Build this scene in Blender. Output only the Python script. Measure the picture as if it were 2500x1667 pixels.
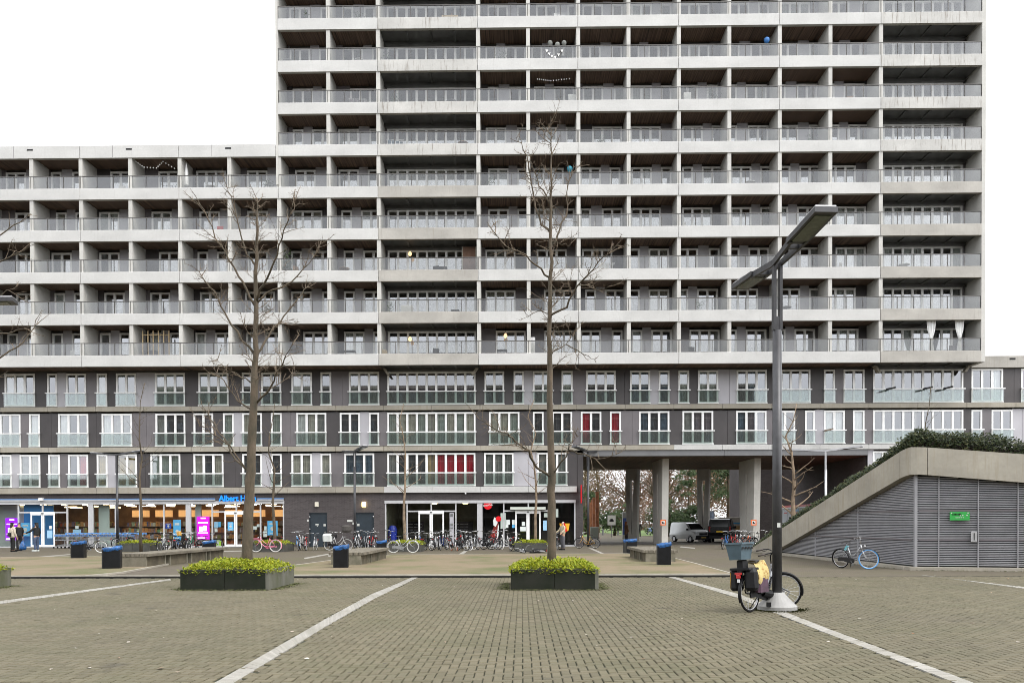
import bpy, bmesh, math, random
from mathutils import Vector, Matrix, Quaternion

# ------------------------------------------------------------------ scene reset
for o in list(bpy.data.objects): bpy.data.objects.remove(o)
S = bpy.context.scene
COL = S.collection
RAD = math.radians

# ------------------------------------------------------------------ camera
FPX = 2000.0            # focal length for a frame 2500 px wide
YAW, PITCH, ROLL, EYE = 0.0124, 0.011, 0.003, 1.65
_Z = Vector((0, 0, 1))
_F0 = Vector((-math.sin(YAW), math.cos(YAW), 0)); _R0 = Vector((math.cos(YAW), math.sin(YAW), 0))
CF = _F0*math.cos(PITCH) - _Z*math.sin(PITCH)
_U = _Z*math.cos(PITCH) + _F0*math.sin(PITCH)
CR = _R0*math.cos(ROLL) - _U*math.sin(ROLL)
CU = _U*math.cos(ROLL) + _R0*math.sin(ROLL)
YPP = 1275.5 + FPX*math.tan(PITCH)
cam_d = bpy.data.cameras.new('camera')
cam = bpy.data.objects.new('camera', cam_d); COL.objects.link(cam)
m = Matrix.Identity(4)
for i in range(3):
    m[i][0] = CR[i]; m[i][1] = CU[i]; m[i][2] = -CF[i]
m[2][3] = EYE
cam.matrix_world = m
cam_d.sensor_fit = 'HORIZONTAL'; cam_d.sensor_width = 36
cam_d.lens = 36*FPX/2500
cam_d.shift_y = (YPP - 833.5)/2500
cam_d.clip_start = 0.1; cam_d.clip_end = 2000
S.camera = cam

# ------------------------------------------------------------------ world, sun, exposure
SUN_EL, SUN_AZ = RAD(52), RAD(125)      # azimuth clockwise from +Y
W = bpy.data.worlds.new('World'); S.world = W; W.use_nodes = True
wn = W.node_tree.nodes; wl = W.node_tree.links; wn.clear()
sky = wn.new('ShaderNodeTexSky'); sky.sky_type = 'NISHITA'; sky.sun_disc = False
sky.sun_elevation = SUN_EL; sky.sun_rotation = SUN_AZ
sky.air_density = 1.0; sky.dust_density = 6.0; sky.ozone_density = 1.0
hs = wn.new('ShaderNodeHueSaturation'); hs.inputs['Saturation'].default_value = 0.22
mx = wn.new('ShaderNodeMix'); mx.data_type = 'RGBA'; mx.inputs[0].default_value = 0.62
mx.inputs[7].default_value = (14.0, 14.3, 14.8, 1)     # even cloud deck over the clear-sky gradient
bgn = wn.new('ShaderNodeBackground'); bgn.inputs['Strength'].default_value = 0.12
wo = wn.new('ShaderNodeOutputWorld')
wl.new(sky.outputs[0], hs.inputs['Color']); wl.new(hs.outputs[0], mx.inputs[6])
wl.new(mx.outputs[2], bgn.inputs['Color']); wl.new(bgn.outputs[0], wo.inputs['Surface'])
sun_d = bpy.data.lights.new('sun', 'SUN'); sun_d.energy = 1.1; sun_d.angle = RAD(25); sun_d.color = (1, .97, .92)
sun = bpy.data.objects.new('sun', sun_d); COL.objects.link(sun)
sd = Vector((math.sin(SUN_AZ)*math.cos(SUN_EL), math.cos(SUN_AZ)*math.cos(SUN_EL), math.sin(SUN_EL)))
sun.rotation_euler = sd.to_track_quat('Z', 'Y').to_euler()
vs = S.view_settings
vs.view_transform = 'Standard'; vs.look = 'None'; vs.gamma = 1; vs.use_curve_mapping = False; vs.exposure = 0.92
S.cycles.max_bounces = 8; S.cycles.transparent_max_bounces = 16
S.cycles.filter_width = 0.9
S.cycles.caustics_reflective = False; S.cycles.caustics_refractive = False

# ------------------------------------------------------------------ layout helpers (pixels of the 2500 px photograph -> places on the ground or on a wall plane)
def ray(x, y): return CF + CR*((x-1250)/FPX) + CU*((YPP-y)/FPX)
def gnd(x, y, z=0.0):
    d = ray(x, y); t = (z-EYE)/d.z
    return Vector((d.x*t, d.y*t, z))
def atY(x, y, Y):
    d = ray(x, y); t = Y/d.y
    return Vector((d.x*t, Y, EYE+d.z*t))
def zat(py, p):
    """height above point p (x, y) that shows at image row py"""
    k = (YPP-py)/FPX; d0 = Vector((p[0], p[1], -EYE))
    return (k*d0.dot(CF) - d0.dot(CU))/(CU.z - k*CF.z)
def wx(px, Y, py=1000): return atY(px, py, Y).x

# ------------------------------------------------------------------ mesh builder
class MB:
    def __init__(s): s.v = []; s.f = []; s.m = []; s.mi = 0
    def quad(s, *p):
        n = len(s.v); s.v += [tuple(q) for q in p]; s.f.append(tuple(range(n, n+len(p)))); s.m.append(s.mi)
    def box(s, x0, x1, y0, y1, z0, z1):
        n = len(s.v)
        s.v += [(x0,y0,z0),(x1,y0,z0),(x1,y1,z0),(x0,y1,z0),(x0,y0,z1),(x1,y0,z1),(x1,y1,z1),(x0,y1,z1)]
        for q in ((0,3,2,1),(4,5,6,7),(0,1,5,4),(1,2,6,5),(2,3,7,6),(3,0,4,7)):
            s.f.append(tuple(n+i for i in q)); s.m.append(s.mi)
        return s
    def cbox(s, x0, x1, y0, y1, z0, z1, b=.01):
        """box with chamfered vertical and top edges"""
        pts = [(x0+b,y0),(x1-b,y0),(x1,y0+b),(x1,y1-b),(x1-b,y1),(x0+b,y1),(x0,y1-b),(x0,y0+b)]
        cx, cy = (x0+x1)/2, (y0+y1)/2
        n = len(s.v)
        s.v += [(x,y,z0) for x,y in pts] + [(x,y,z1-b) for x,y in pts]
        s.v += [(x+(b if x<cx else -b)*.8, y+(b if y<cy else -b)*.8, z1) for x,y in pts]
        for r in (0, 8):
            for i in range(8):
                j = (i+1) % 8; s.f.append((n+r+i, n+r+j, n+r+8+j, n+r+8+i)); s.m.append(s.mi)
        s.f.append(tuple(n+16+i for i in range(8))); s.m.append(s.mi)
        s.f.append(tuple(n+7-i for i in range(8))); s.m.append(s.mi)
        return s
    def obox(s, c, ax, ay, az, hx, hy, hz):
        """oriented box"""
        n = len(s.v); c = Vector(c)
        for sz in (-1, 1):
            for sx, sy in ((-1,-1),(1,-1),(1,1),(-1,1)):
                s.v.append(tuple(c + ax*(hx*sx) + ay*(hy*sy) + az*(hz*sz)))
        for q in ((0,3,2,1),(4,5,6,7),(0,1,5,4),(1,2,6,5),(2,3,7,6),(3,0,4,7)):
            s.f.append(tuple(n+i for i in q)); s.m.append(s.mi)
        return s
    def bar(s, a, b, w, h=None):
        a = Vector(a); b = Vector(b); d = (b-a); L = d.length; d.normalize()
        up = Vector((0,0,1)) if abs(d.z) < .95 else Vector((0,1,0))
        r = d.cross(up).normalized(); u = r.cross(d)
        return s.obox((a+b)/2, d, r, u, L/2, w/2, (h or w)/2)
    def tube(s, pts, rad, n=6, cap=True):
        pts = [Vector(p) for p in pts]
        if not isinstance(rad, (list, tuple)): rad = [rad]*len(pts)
        base = len(s.v); prev = None
        for i, p in enumerate(pts):
            d = (pts[min(i+1, len(pts)-1)] - pts[max(i-1, 0)])
            if d.length < 1e-9: d = Vector((0,0,1))
            d.normalize()
            if prev is None:
                up = Vector((0,0,1)) if abs(d.z) < .9 else Vector((1,0,0))
                r = d.cross(up).normalized()
            else:
                r = (prev - d*prev.dot(d))
                r = r.normalized() if r.length > 1e-6 else d.orthogonal().normalized()
            prev = r; u = d.cross(r)
            for k in range(n):
                a = 2*math.pi*k/n
                s.v.append(tuple(p + (r*math.cos(a)+u*math.sin(a))*rad[i]))
        for i in range(len(pts)-1):
            for k in range(n):
                k2 = (k+1) % n
                s.f.append((base+i*n+k, base+i*n+k2, base+(i+1)*n+k2, base+(i+1)*n+k)); s.m.append(s.mi)
        if cap and n > 2:
            s.f.append(tuple(base+n-1-k for k in range(n))); s.m.append(s.mi)
            e = base+(len(pts)-1)*n
            s.f.append(tuple(e+k for k in range(n))); s.m.append(s.mi)
        return s
    def cyl(s, c, r, z0, z1, n=16, r2=None):
        return s.tube([(c[0],c[1],z0),(c[0],c[1],z1)], [r, r if r2 is None else r2], n)
    def lathe(s, prof, n=16, c=(0,0,0)):
        b = len(s.v)
        for r, z in prof:
            for k in range(n):
                a = 2*math.pi*k/n; s.v.append((c[0]+r*math.cos(a), c[1]+r*math.sin(a), c[2]+z))
        for i in range(len(prof)-1):
            for k in range(n):
                k2 = (k+1) % n
                s.f.append((b+i*n+k, b+i*n+k2, b+(i+1)*n+k2, b+(i+1)*n+k)); s.m.append(s.mi)
        s.f.append(tuple(b+n-1-k for k in range(n))); s.m.append(s.mi)
        e = b+(len(prof)-1)*n; s.f.append(tuple(e+k for k in range(n))); s.m.append(s.mi)
        return s
    def torus(s, c, R, r, n=28, k=6, flat=1.0, a0=0, a1=2*math.pi, axis='y'):
        b = len(s.v); full = abs(a1-a0-2*math.pi) < 1e-6; N = n if full else n+1
        for i in range(N):
            a = a0+(a1-a0)*i/n
            for j in range(k):
                t = 2*math.pi*j/k; q = R+r*math.cos(t); h = r*math.sin(t)*flat
                if axis == 'y': s.v.append((c[0]+q*math.cos(a), c[1]+h, c[2]+q*math.sin(a)))
                else: s.v.append((c[0]+q*math.cos(a), c[1]+q*math.sin(a), c[2]+h))
        for i in range(n):
            i2 = (i+1) % N
            for j in range(k):
                j2 = (j+1) % k
                s.f.append((b+i*k+j, b+i*k+j2, b+i2*k+j2, b+i2*k+j)); s.m.append(s.mi)
        return s
    def prism(s, poly, y0, y1):
        """polygon in x,z pushed along y"""
        n = len(s.v); k = len(poly)
        s.v += [(x, y0, z) for x, z in poly] + [(x, y1, z) for x, z in poly]
        s.f.append(tuple(n+i for i in range(k))); s.m.append(s.mi)
        s.f.append(tuple(n+k+k-1-i for i in range(k))); s.m.append(s.mi)
        for i in range(k):
            j = (i+1) % k; s.f.append((n+j, n+i, n+k+i, n+k+j)); s.m.append(s.mi)
        return s
    def slab(s, poly, z0, z1):
        """polygon in x,y pushed along z"""
        n = len(s.v); k = len(poly)
        s.v += [(p[0], p[1], z0) for p in poly] + [(p[0], p[1], z1) for p in poly]
        s.f.append(tuple(n+k-1-i for i in range(k))); s.m.append(s.mi)
        s.f.append(tuple(n+k+i for i in range(k))); s.m.append(s.mi)
        for i in range(k):
            j = (i+1) % k; s.f.append((n+i, n+j, n+k+j, n+k+i)); s.m.append(s.mi)
        return s
    def mesh(s, name, mats, smooth=False, fix=False):
        me = bpy.data.meshes.new(name)
        me.from_pydata(s.v, [], s.f)
        if not isinstance(mats, (list, tuple)): mats = [mats]
        for q in mats: me.materials.append(q)
        if len(mats) > 1: me.polygons.foreach_set('material_index', s.m)
        if fix:
            bm = bmesh.new(); bm.from_mesh(me); bmesh.ops.recalc_face_normals(bm, faces=bm.faces); bm.to_mesh(me); bm.free()
        if smooth: me.polygons.foreach_set('use_smooth', [True]*len(me.polygons))
        me.update(); return me
    def obj(s, name, mats, parent=None, loc=(0,0,0), rz=0, smooth=False, fix=False):
        return put(name, s.mesh(name, mats, smooth, fix), parent, loc, rz)

def put(name, me, parent=None, loc=(0,0,0), rz=0, mat=None):
    o = bpy.data.objects.new(name, me); COL.objects.link(o)
    o.location = loc
    if rz: o.rotation_euler = (0, 0, rz)
    if parent: o.parent = parent
    if mat:
        if not isinstance(mat, (list, tuple)): mat = [mat]
        for i, q in enumerate(mat):
            o.material_slots[i].link = 'OBJECT'; o.material_slots[i].material = q
    return o
def tag(o, label, cat, group=None):
    o['label'] = label; o['category'] = cat
    if group: o['group'] = group
    return o
def thing(name, label, cat, loc=(0,0,0), rz=0, group=None):
    o = bpy.data.objects.new(name, None); COL.objects.link(o); o.location = loc; o.rotation_euler = (0,0,rz)
    o.empty_display_size = .2
    return tag(o, label, cat, group)
def kind(o, k): o['kind'] = k; return o

# ------------------------------------------------------------------ materials
_mc = {}
def M(name, col, rough=.7, metal=0, var=0.0, vscale=3.0, bump=0.0, bscale=40.0, emit=0, spec=.5, stretch=(1,1,1), col2=None, lo=.35, hi=.65, alpha=None):
    if name in _mc: return _mc[name]
    m = bpy.data.materials.new(name); m.use_nodes = True; _mc[name] = m
    nt = m.node_tree; N = nt.nodes; L = nt.links; b = N['Principled BSDF']
    b.inputs['Base Color'].default_value = (*col, 1); b.inputs['Roughness'].default_value = rough
    b.inputs['Metallic'].default_value = metal; b.inputs['Specular IOR Level'].default_value = spec
    if emit:
        b.inputs['Emission Color'].default_value = (*col, 1); b.inputs['Emission Strength'].default_value = emit
    if var or col2 or bump:
        g = N.new('ShaderNodeNewGeometry'); mp = N.new('ShaderNodeMapping'); mp.inputs['Scale'].default_value = stretch
        L.new(g.outputs['Position'], mp.inputs['Vector'])
    if var or col2:
        n = N.new('ShaderNodeTexNoise'); n.inputs['Scale'].default_value = vscale; n.inputs['Detail'].default_value = 6; n.inputs['Roughness'].default_value = .6
        L.new(mp.outputs[0], n.inputs['Vector'])
        r = N.new('ShaderNodeValToRGB'); r.color_ramp.elements[0].position = lo; r.color_ramp.elements[1].position = hi
        c2 = col2 or tuple(max(0, c*(1-var)) for c in col)
        r.color_ramp.elements[0].color = (*c2, 1)
        r.color_ramp.elements[1].color = (*(tuple(min(1, c*(1+var*.5)) for c in col) if not col2 else col), 1)
        L.new(n.outputs['Fac'], r.inputs[0]); L.new(r.outputs[0], b.inputs['Base Color'])
    if bump:
        n2 = N.new('ShaderNodeTexNoise'); n2.inputs['Scale'].default_value = bscale; n2.inputs['Detail'].default_value = 4
        L.new(g.outputs['Position'], n2.inputs['Vector'])
        bp = N.new('ShaderNodeBump'); bp.inputs['Strength'].default_value = bump; bp.inputs['Distance'].default_value = .02
        L.new(n2.outputs['Fac'], bp.inputs['Height']); L.new(bp.outputs[0], b.inputs['Normal'])
    return m

def concrete(name, col, dirty=.25, streak=True, dark=(.12,.11,.09), amount=(.62,.85)):
    """board-marked concrete with cloudy tone and run-off streaks"""
    m = bpy.data.materials.new(name); m.use_nodes = True
    nt = m.node_tree; N = nt.nodes; L = nt.links; b = N['Principled BSDF']; b.inputs['Roughness'].default_value = .85
    b.inputs['Specular IOR Level'].default_value = .25
    g = N.new('ShaderNodeNewGeometry')
    def noise(scale, st, det=6, ro=.6):
        mp = N.new('ShaderNodeMapping'); mp.inputs['Scale'].default_value = st; L.new(g.outputs['Position'], mp.inputs['Vector'])
        n = N.new('ShaderNodeTexNoise'); n.inputs['Scale'].default_value = scale; n.inputs['Detail'].default_value = det; n.inputs['Roughness'].default_value = ro
        L.new(mp.outputs[0], n.inputs['Vector']); return n
    def ramp(a, c0, c, c1):
        r = N.new('ShaderNodeValToRGB'); r.color_ramp.elements[0].position = a; r.color_ramp.elements[1].position = c
        r.color_ramp.elements[0].color = (*c0, 1); r.color_ramp.elements[1].color = (*c1, 1); return r
    n1 = noise(.55, (1,1,1.6)); r1 = ramp(.3, tuple(c*(1-dirty) for c in col), .7, col); L.new(n1.outputs['Fac'], r1.inputs[0])
    n2 = noise(9, (1,1,1)); r2 = ramp(.3, (.86,.86,.86), .7, (1,1,1)); L.new(n2.outputs['Fac'], r2.inputs[0])
    mu = N.new('ShaderNodeMix'); mu.data_type = 'RGBA'; mu.blend_type = 'MULTIPLY'; mu.inputs[0].default_value = .7
    L.new(r1.outputs[0], mu.inputs[6]); L.new(r2.outputs[0], mu.inputs[7]); out = mu.outputs[2]
    if streak:
        n3 = noise(1.0, (7,7,.55), 5, .7); r3 = ramp(amount[0], (0,0,0), amount[1], (1,1,1)); L.new(n3.outputs['Fac'], r3.inputs[0])
        m3 = N.new('ShaderNodeMix'); m3.data_type = 'RGBA'; L.new(r3.outputs[0], m3.inputs[0]); L.new(out, m3.inputs[6])
        m3.inputs[7].default_value = (*dark, 1); out = m3.outputs[2]
    L.new(out, b.inputs['Base Color'])
    bp = N.new('ShaderNodeBump'); bp.inputs['Strength'].default_value = .25; bp.inputs['Distance'].default_value = .01
    L.new(n2.outputs['Fac'], bp.inputs['Height']); L.new(bp.outputs[0], b.inputs['Normal'])
    _mc[name] = m; return m

def brick_mat(name, c1, c2, mortar, scale, bw=.5, rh=.25, ms=.02, vertical=True, moss=None, bias=0.0):
    m = bpy.data.materials.new(name); m.use_nodes = True; nt = m.node_tree; N = nt.nodes; L = nt.links; b = N['Principled BSDF']
    b.inputs['Roughness'].default_value = .85; b.inputs['Specular IOR Level'].default_value = .25
    g = N.new('ShaderNodeNewGeometry'); vec = g.outputs['Position']
    if vertical:
        sx = N.new('ShaderNodeSeparateXYZ'); L.new(vec, sx.inputs[0])
        ad = N.new('ShaderNodeMath'); ad.operation = 'ADD'; L.new(sx.outputs[0], ad.inputs[0]); L.new(sx.outputs[1], ad.inputs[1])
        cb = N.new('ShaderNodeCombineXYZ'); L.new(ad.outputs[0], cb.inputs[0]); L.new(sx.outputs[2], cb.inputs[1]); vec = cb.outputs[0]
    t = N.new('ShaderNodeTexBrick'); L.new(vec, t.inputs['Vector'])
    t.inputs['Color1'].default_value = (*c1, 1); t.inputs['Color2'].default_value = (*c2, 1); t.inputs['Mortar'].default_value = (*mortar, 1)
    t.inputs['Scale'].default_value = scale; t.inputs['Mortar Size'].default_value = ms; t.inputs['Brick Width'].default_value = bw; t.inputs['Row Height'].default_value = rh
    t.inputs['Bias'].default_value = bias
    n = N.new('ShaderNodeTexNoise'); n.inputs['Scale'].default_value = .35; n.inputs['Detail'].default_value = 7; L.new(g.outputs['Position'], n.inputs['Vector'])
    r = N.new('ShaderNodeValToRGB'); r.color_ramp.elements[0].position = .35; r.color_ramp.elements[1].position = .7
    mu = N.new('ShaderNodeMix'); mu.data_type = 'RGBA'
    if moss:
        r.color_ramp.elements[0].color = (0,0,0,1); r.color_ramp.elements[1].color = (.6,.6,.6,1)
        L.new(n.outputs['Fac'], r.inputs[0]); L.new(r.outputs[0], mu.inputs[0]); L.new(t.outputs['Color'], mu.inputs[6]); mu.inputs[7].default_value = (*moss, 1)
    else:
        r.color_ramp.elements[0].color = (.8,.8,.8,1); r.color_ramp.elements[1].color = (1.1,1.1,1.1,1)
        mu.blend_type = 'MULTIPLY'; mu.inputs[0].default_value = 1
        L.new(n.outputs['Fac'], r.inputs[0]); L.new(t.outputs['Color'], mu.inputs[6]); L.new(r.outputs[0], mu.inputs[7])
    L.new(mu.outputs[2], b.inputs['Base Color'])
    bp = N.new('ShaderNodeBump'); bp.inputs['Strength'].default_value = .4; bp.inputs['Distance'].default_value = .01
    L.new(t.outputs['Fac'], bp.inputs['Height']); bp.invert = True; L.new(bp.outputs[0], b.inputs['Normal'])
    _mc[name] = m; return m

def glass(name, tint, refl=.16, edge=.7, rough=.01, haze=0.0, hazecol=(.8,.85,.83)):
    """thin architectural glass: mirror sheen over see-through, with optional milky film"""
    m = bpy.data.materials.new(name); m.use_nodes = True; nt = m.node_tree; N = nt.nodes; L = nt.links; N.clear()
    out = N.new('ShaderNodeOutputMaterial'); tr = N.new('ShaderNodeBsdfTransparent'); tr.inputs[0].default_value = (*tint, 1)
    gl = N.new('ShaderNodeBsdfGlossy'); gl.inputs['Roughness'].default_value = rough; gl.inputs['Color'].default_value = (.93,.95,1,1)
    lw = N.new('ShaderNodeLayerWeight'); lw.inputs['Blend'].default_value = .25
    mr = N.new('ShaderNodeMapRange'); mr.inputs['To Min'].default_value = refl; mr.inputs['To Max'].default_value = edge
    L.new(lw.outputs['Facing'], mr.inputs['Value'])
    base = tr.outputs[0]
    if haze:
        df = N.new('ShaderNodeBsdfDiffuse'); df.inputs[0].default_value = (*hazecol, 1)
        mh = N.new('ShaderNodeMixShader'); mh.inputs[0].default_value = haze; L.new(tr.outputs[0], mh.inputs[1]); L.new(df.outputs[0], mh.inputs[2]); base = mh.outputs[0]
    mix = N.new('ShaderNodeMixShader'); L.new(mr.outputs[0], mix.inputs[0]); L.new(base, mix.inputs[1]); L.new(gl.outputs[0], mix.inputs[2])
    L.new(mix.outputs[0], out.inputs['Surface']); _mc[name] = m; return m

def island_mat(name, cols, rough=.8, trans=False, noise=None, objrand=True):
    """colour that differs from piece to piece (each loose island of a mesh, each object)"""
    m = bpy.data.materials.new(name); m.use_nodes = True; nt = m.node_tree; N = nt.nodes; L = nt.links; b = N['Principled BSDF']
    b.inputs['Roughness'].default_value = rough; b.inputs['Specular IOR Level'].default_value = .3
    g = N.new('ShaderNodeNewGeometry'); oi = N.new('ShaderNodeObjectInfo')
    ad = N.new('ShaderNodeMath'); ad.operation = 'ADD'; L.new(g.outputs['Random Per Island'], ad.inputs[0]); L.new(oi.outputs['Random'], ad.inputs[1])
    fr = N.new('ShaderNodeMath'); fr.operation = 'FRACT'; L.new(ad.outputs[0], fr.inputs[0])
    r = N.new('ShaderNodeValToRGB'); e = r.color_ramp.elements
    while len(e) < len(cols): e.new(.5)
    for i, c in enumerate(cols): e[i].position = i/(len(cols)-1); e[i].color = (*c, 1)
    L.new(fr.outputs[0], r.inputs[0]); out = r.outputs[0]
    if noise:
        sc, c2, lo, hi, amt = noise
        n = N.new('ShaderNodeTexNoise'); n.inputs['Scale'].default_value = sc; n.inputs['Detail'].default_value = 8; n.inputs['Roughness'].default_value = .65
        L.new(g.outputs['Position'], n.inputs['Vector'])
        r2 = N.new('ShaderNodeValToRGB'); r2.color_ramp.elements[0].position = lo; r2.color_ramp.elements[1].position = hi
        r2.color_ramp.elements[1].color = (amt,amt,amt,1)
        L.new(n.outputs['Fac'], r2.inputs[0])
        mu = N.new('ShaderNodeMix'); mu.data_type = 'RGBA'; L.new(r2.outputs[0], mu.inputs[0]); L.new(out, mu.inputs[6]); mu.inputs[7].default_value = (*c2, 1); out = mu.outputs[2]
        n2 = N.new('ShaderNodeTexNoise'); n2.inputs['Scale'].default_value = 160; n2.inputs['Detail'].default_value = 3; L.new(g.outputs['Position'], n2.inputs['Vector'])
        bp = N.new('ShaderNodeBump'); bp.inputs['Strength'].default_value = .35; bp.inputs['Distance'].default_value = .004
        L.new(n2.outputs['Fac'], bp.inputs['Height']); L.new(bp.outputs[0], b.inputs['Normal'])
        r4 = N.new('ShaderNodeValToRGB'); r4.color_ramp.elements[0].position = .3; r4.color_ramp.elements[1].position = .7
        r4.color_ramp.elements[0].color = (.75,.75,.75,1); r4.color_ramp.elements[1].color = (1.15,1.15,1.15,1); L.new(n2.outputs['Fac'], r4.inputs[0])
        m5 = N.new('ShaderNodeMix'); m5.data_type = 'RGBA'; m5.blend_type = 'MULTIPLY'; m5.inputs[0].default_value = 1; L.new(out, m5.inputs[6]); L.new(r4.outputs[0], m5.inputs[7]); out = m5.outputs[2]
    L.new(out, b.inputs['Base Color'])
    if trans:
        td = N.new('ShaderNodeBsdfTranslucent'); L.new(out, td.inputs[0])
        ms = N.new('ShaderNodeMixShader'); ms.inputs[0].default_value = .3; L.new(b.outputs[0], ms.inputs[1]); L.new(td.outputs[0], ms.inputs[2])
        L.new(ms.outputs[0], N['Material Output'].inputs['Surface'])
    _mc[name] = m; return m

CONC = concrete('pale_concrete', (.535,.53,.515), .17, True, (.34,.335,.315), (.57,.86))
CONC_S = concrete('stained_concrete', (.43,.41,.375), .28, True, (.25,.23,.20), (.55,.82))
CONC_T = concrete('streaked_concrete', (.52,.51,.485), .25, True, (.17,.145,.12), (.54,.70))
CONC_B = concrete('band_concrete', (.38,.35,.295), .3, True, (.27,.245,.19), (.5,.75))
CONC_R = concrete('ramp_concrete', (.40,.37,.31), .28, True, (.27,.23,.165), (.5,.8))
CONC_D = concrete('divider_concrete', (.52,.51,.48), .18, True, (.32,.31,.29), (.6,.9))
CONC_P = concrete('post_concrete', (.64,.62,.57), .22, True, (.42,.40,.35), (.58,.88))
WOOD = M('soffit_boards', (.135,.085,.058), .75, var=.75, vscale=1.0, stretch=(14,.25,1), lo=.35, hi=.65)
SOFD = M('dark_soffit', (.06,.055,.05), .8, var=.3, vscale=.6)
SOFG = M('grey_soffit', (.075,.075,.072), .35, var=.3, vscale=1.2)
PD = M('dark_panel', (.054,.048,.049), .55, var=.18, vscale=.8)
PM = M('mid_panel', (.145,.132,.138), .5, var=.12, vscale=.8)
PL = M('light_panel', (.39,.38,.405), .45, var=.08, vscale=.8)
WHITE = M('white_frame', (.80,.80,.79), .4, var=.1, vscale=2)
GREYM = M('grey_metal', (.16,.165,.165), .45, .3, var=.12)
RAILM = M('rail_metal', (.085,.08,.075), .5, .3, var=.15)
BEAM = M('beam_metal', (.15,.15,.155), .45, .2, var=.12, vscale=.8)
DKMET = M('lamp_grey', (.052,.052,.056), .42, .3, var=.25, vscale=6)
BLACK = M('black_plastic', (.007,.007,.008), .5, var=.3, vscale=8, spec=.25)
RUBBER = M('rubber', (.009,.009,.009), .85, spec=.2)
CHROME = M('chrome', (.55,.55,.56), .25, .9)
ALU = M('aluminium', (.5,.5,.51), .4, .6, var=.1)
GLASS = glass('window_glass', (.86,.89,.88), .18, .75); UGLASS = glass('balcony_glass', (.86,.89,.88), .24, .75)
GUARD = glass('guard_glass', (.80,.85,.83), .06, .6, .03, .06, (.42,.45,.43))
RGLASS = glass('railing_glass', (.84,.84,.82), .03, .45, .02, .02, (.35,.35,.34))
SGLASS = glass('shop_glass', (.9,.93,.92), .05, .55, .01)
DGLASS = glass('dark_glass', (.22,.24,.25), .07, .6, .01)
BRICK = brick_mat('dark_brick', (.080,.070,.070), (.055,.047,.048), (.10,.09,.088), 1.0, .22, .062, .008)
ROOM = M('room_wall', (.20,.18,.16), .9, var=.3, vscale=.5)

# ================================================================== APARTMENT BUILDING
YF, YW = 55.0, 57.0          # balcony front plane, window plane
XB, PB = -16.3, 6.70         # first bay seam of the tower, bay width
Z0, DZ = 12.25, 2.80         # lowest balcony band, storey height
def bay(k): return XB + PB*k
NF = 11                      # balcony storeys of the tower (two run above the picture)
XL = bay(-5)                 # left end of the low wing
XR = bay(7)
PASS0, PASS1 = 4.25, bay(6)  # passage through the ground floors
rng = random.Random(11)

bld = thing('apartment_building', 'large concrete apartment block with stacked balconies over grey panelled storeys and shops', 'building', (0, YW, 0))
def bp(name, mb, mats, smooth=False, loc=(0,0,0), fix=False):
    """part of the building, given in world coordinates"""
    return put(name, mb.mesh(name, mats, smooth, fix), bld, (loc[0], loc[1]-YW, loc[2]))

# ---- hull: gable walls, roofs, storey slabs
h = MB()
top = Z0 + DZ*NF
h.box(XB-.14, XB+.02, YF+.02, 71.9, Z0+4*DZ+.9, top)
bp('gable_wall', h, CONC_D)
h = MB(); h.box(XR-.02, XR+.24, YF+.02, 71.9, Z0, top); bp('gable_wall', h, CONC_D)
h = MB(); h.box(XB-.1, XR+.2, YF+.1, 72, top, top+.4); bp('roof', h, CONC)
h = MB(); h.box(XL, XB-.2, YF+.3, 72, Z0+DZ*5+.3, Z0+DZ*5+.6); bp('roof', h, SOFD)
h = MB(); h.box(XR+.26, XR+14, YW+.3, 72, Z0+.2, Z0+.5); bp('roof', h, SOFD)
h = MB(); h.box(XL, XR+14, 71.6, 72.0, 6.3, Z0); h.box(XL, PASS0, 71.6, 72, 0, 6.3); h.box(XL, XR, 71.6, 72.0, Z0, Z0+DZ*5); h.box(XB, XR, 71.6, 72.0, Z0+DZ*5, top)
bp('rear_wall', h, PM)

# ---- rooms behind the windows
def rooms(x0, x1, z, d=4.2, zh=2.5):
    r = MB(); y0 = YW+.12
    r.quad((x0,y0,z-.1),(x1,y0,z-.1),(x1,y0+d,z-.1),(x0,y0+d,z-.1))
    r.quad((x0,y0,z+zh),(x0,y0+d,z+zh),(x1,y0+d,z+zh),(x1,y0,z+zh))
    r.quad((x0,y0+d,z-.1),(x1,y0+d,z-.1),(x1,y0+d,z+zh),(x0,y0+d,z+zh))
    x = x0
    while x <= x1+.01:
        r.box(x-.06, x+.06, y0, y0+d, z-.1, z+zh); x += PB/2
    return r
for j in range(3):
    x1 = XR+14 if j or True else PASS0
    bp('room_interior', rooms(XL, PASS0 if j == 0 else XR+13.4, 4.22+2.82*j), ROOM)
for k in range(NF):
    bp('room_interior', rooms(XL if k < 5 else XB, XR, Z0+.41+DZ*k), ROOM)

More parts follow.
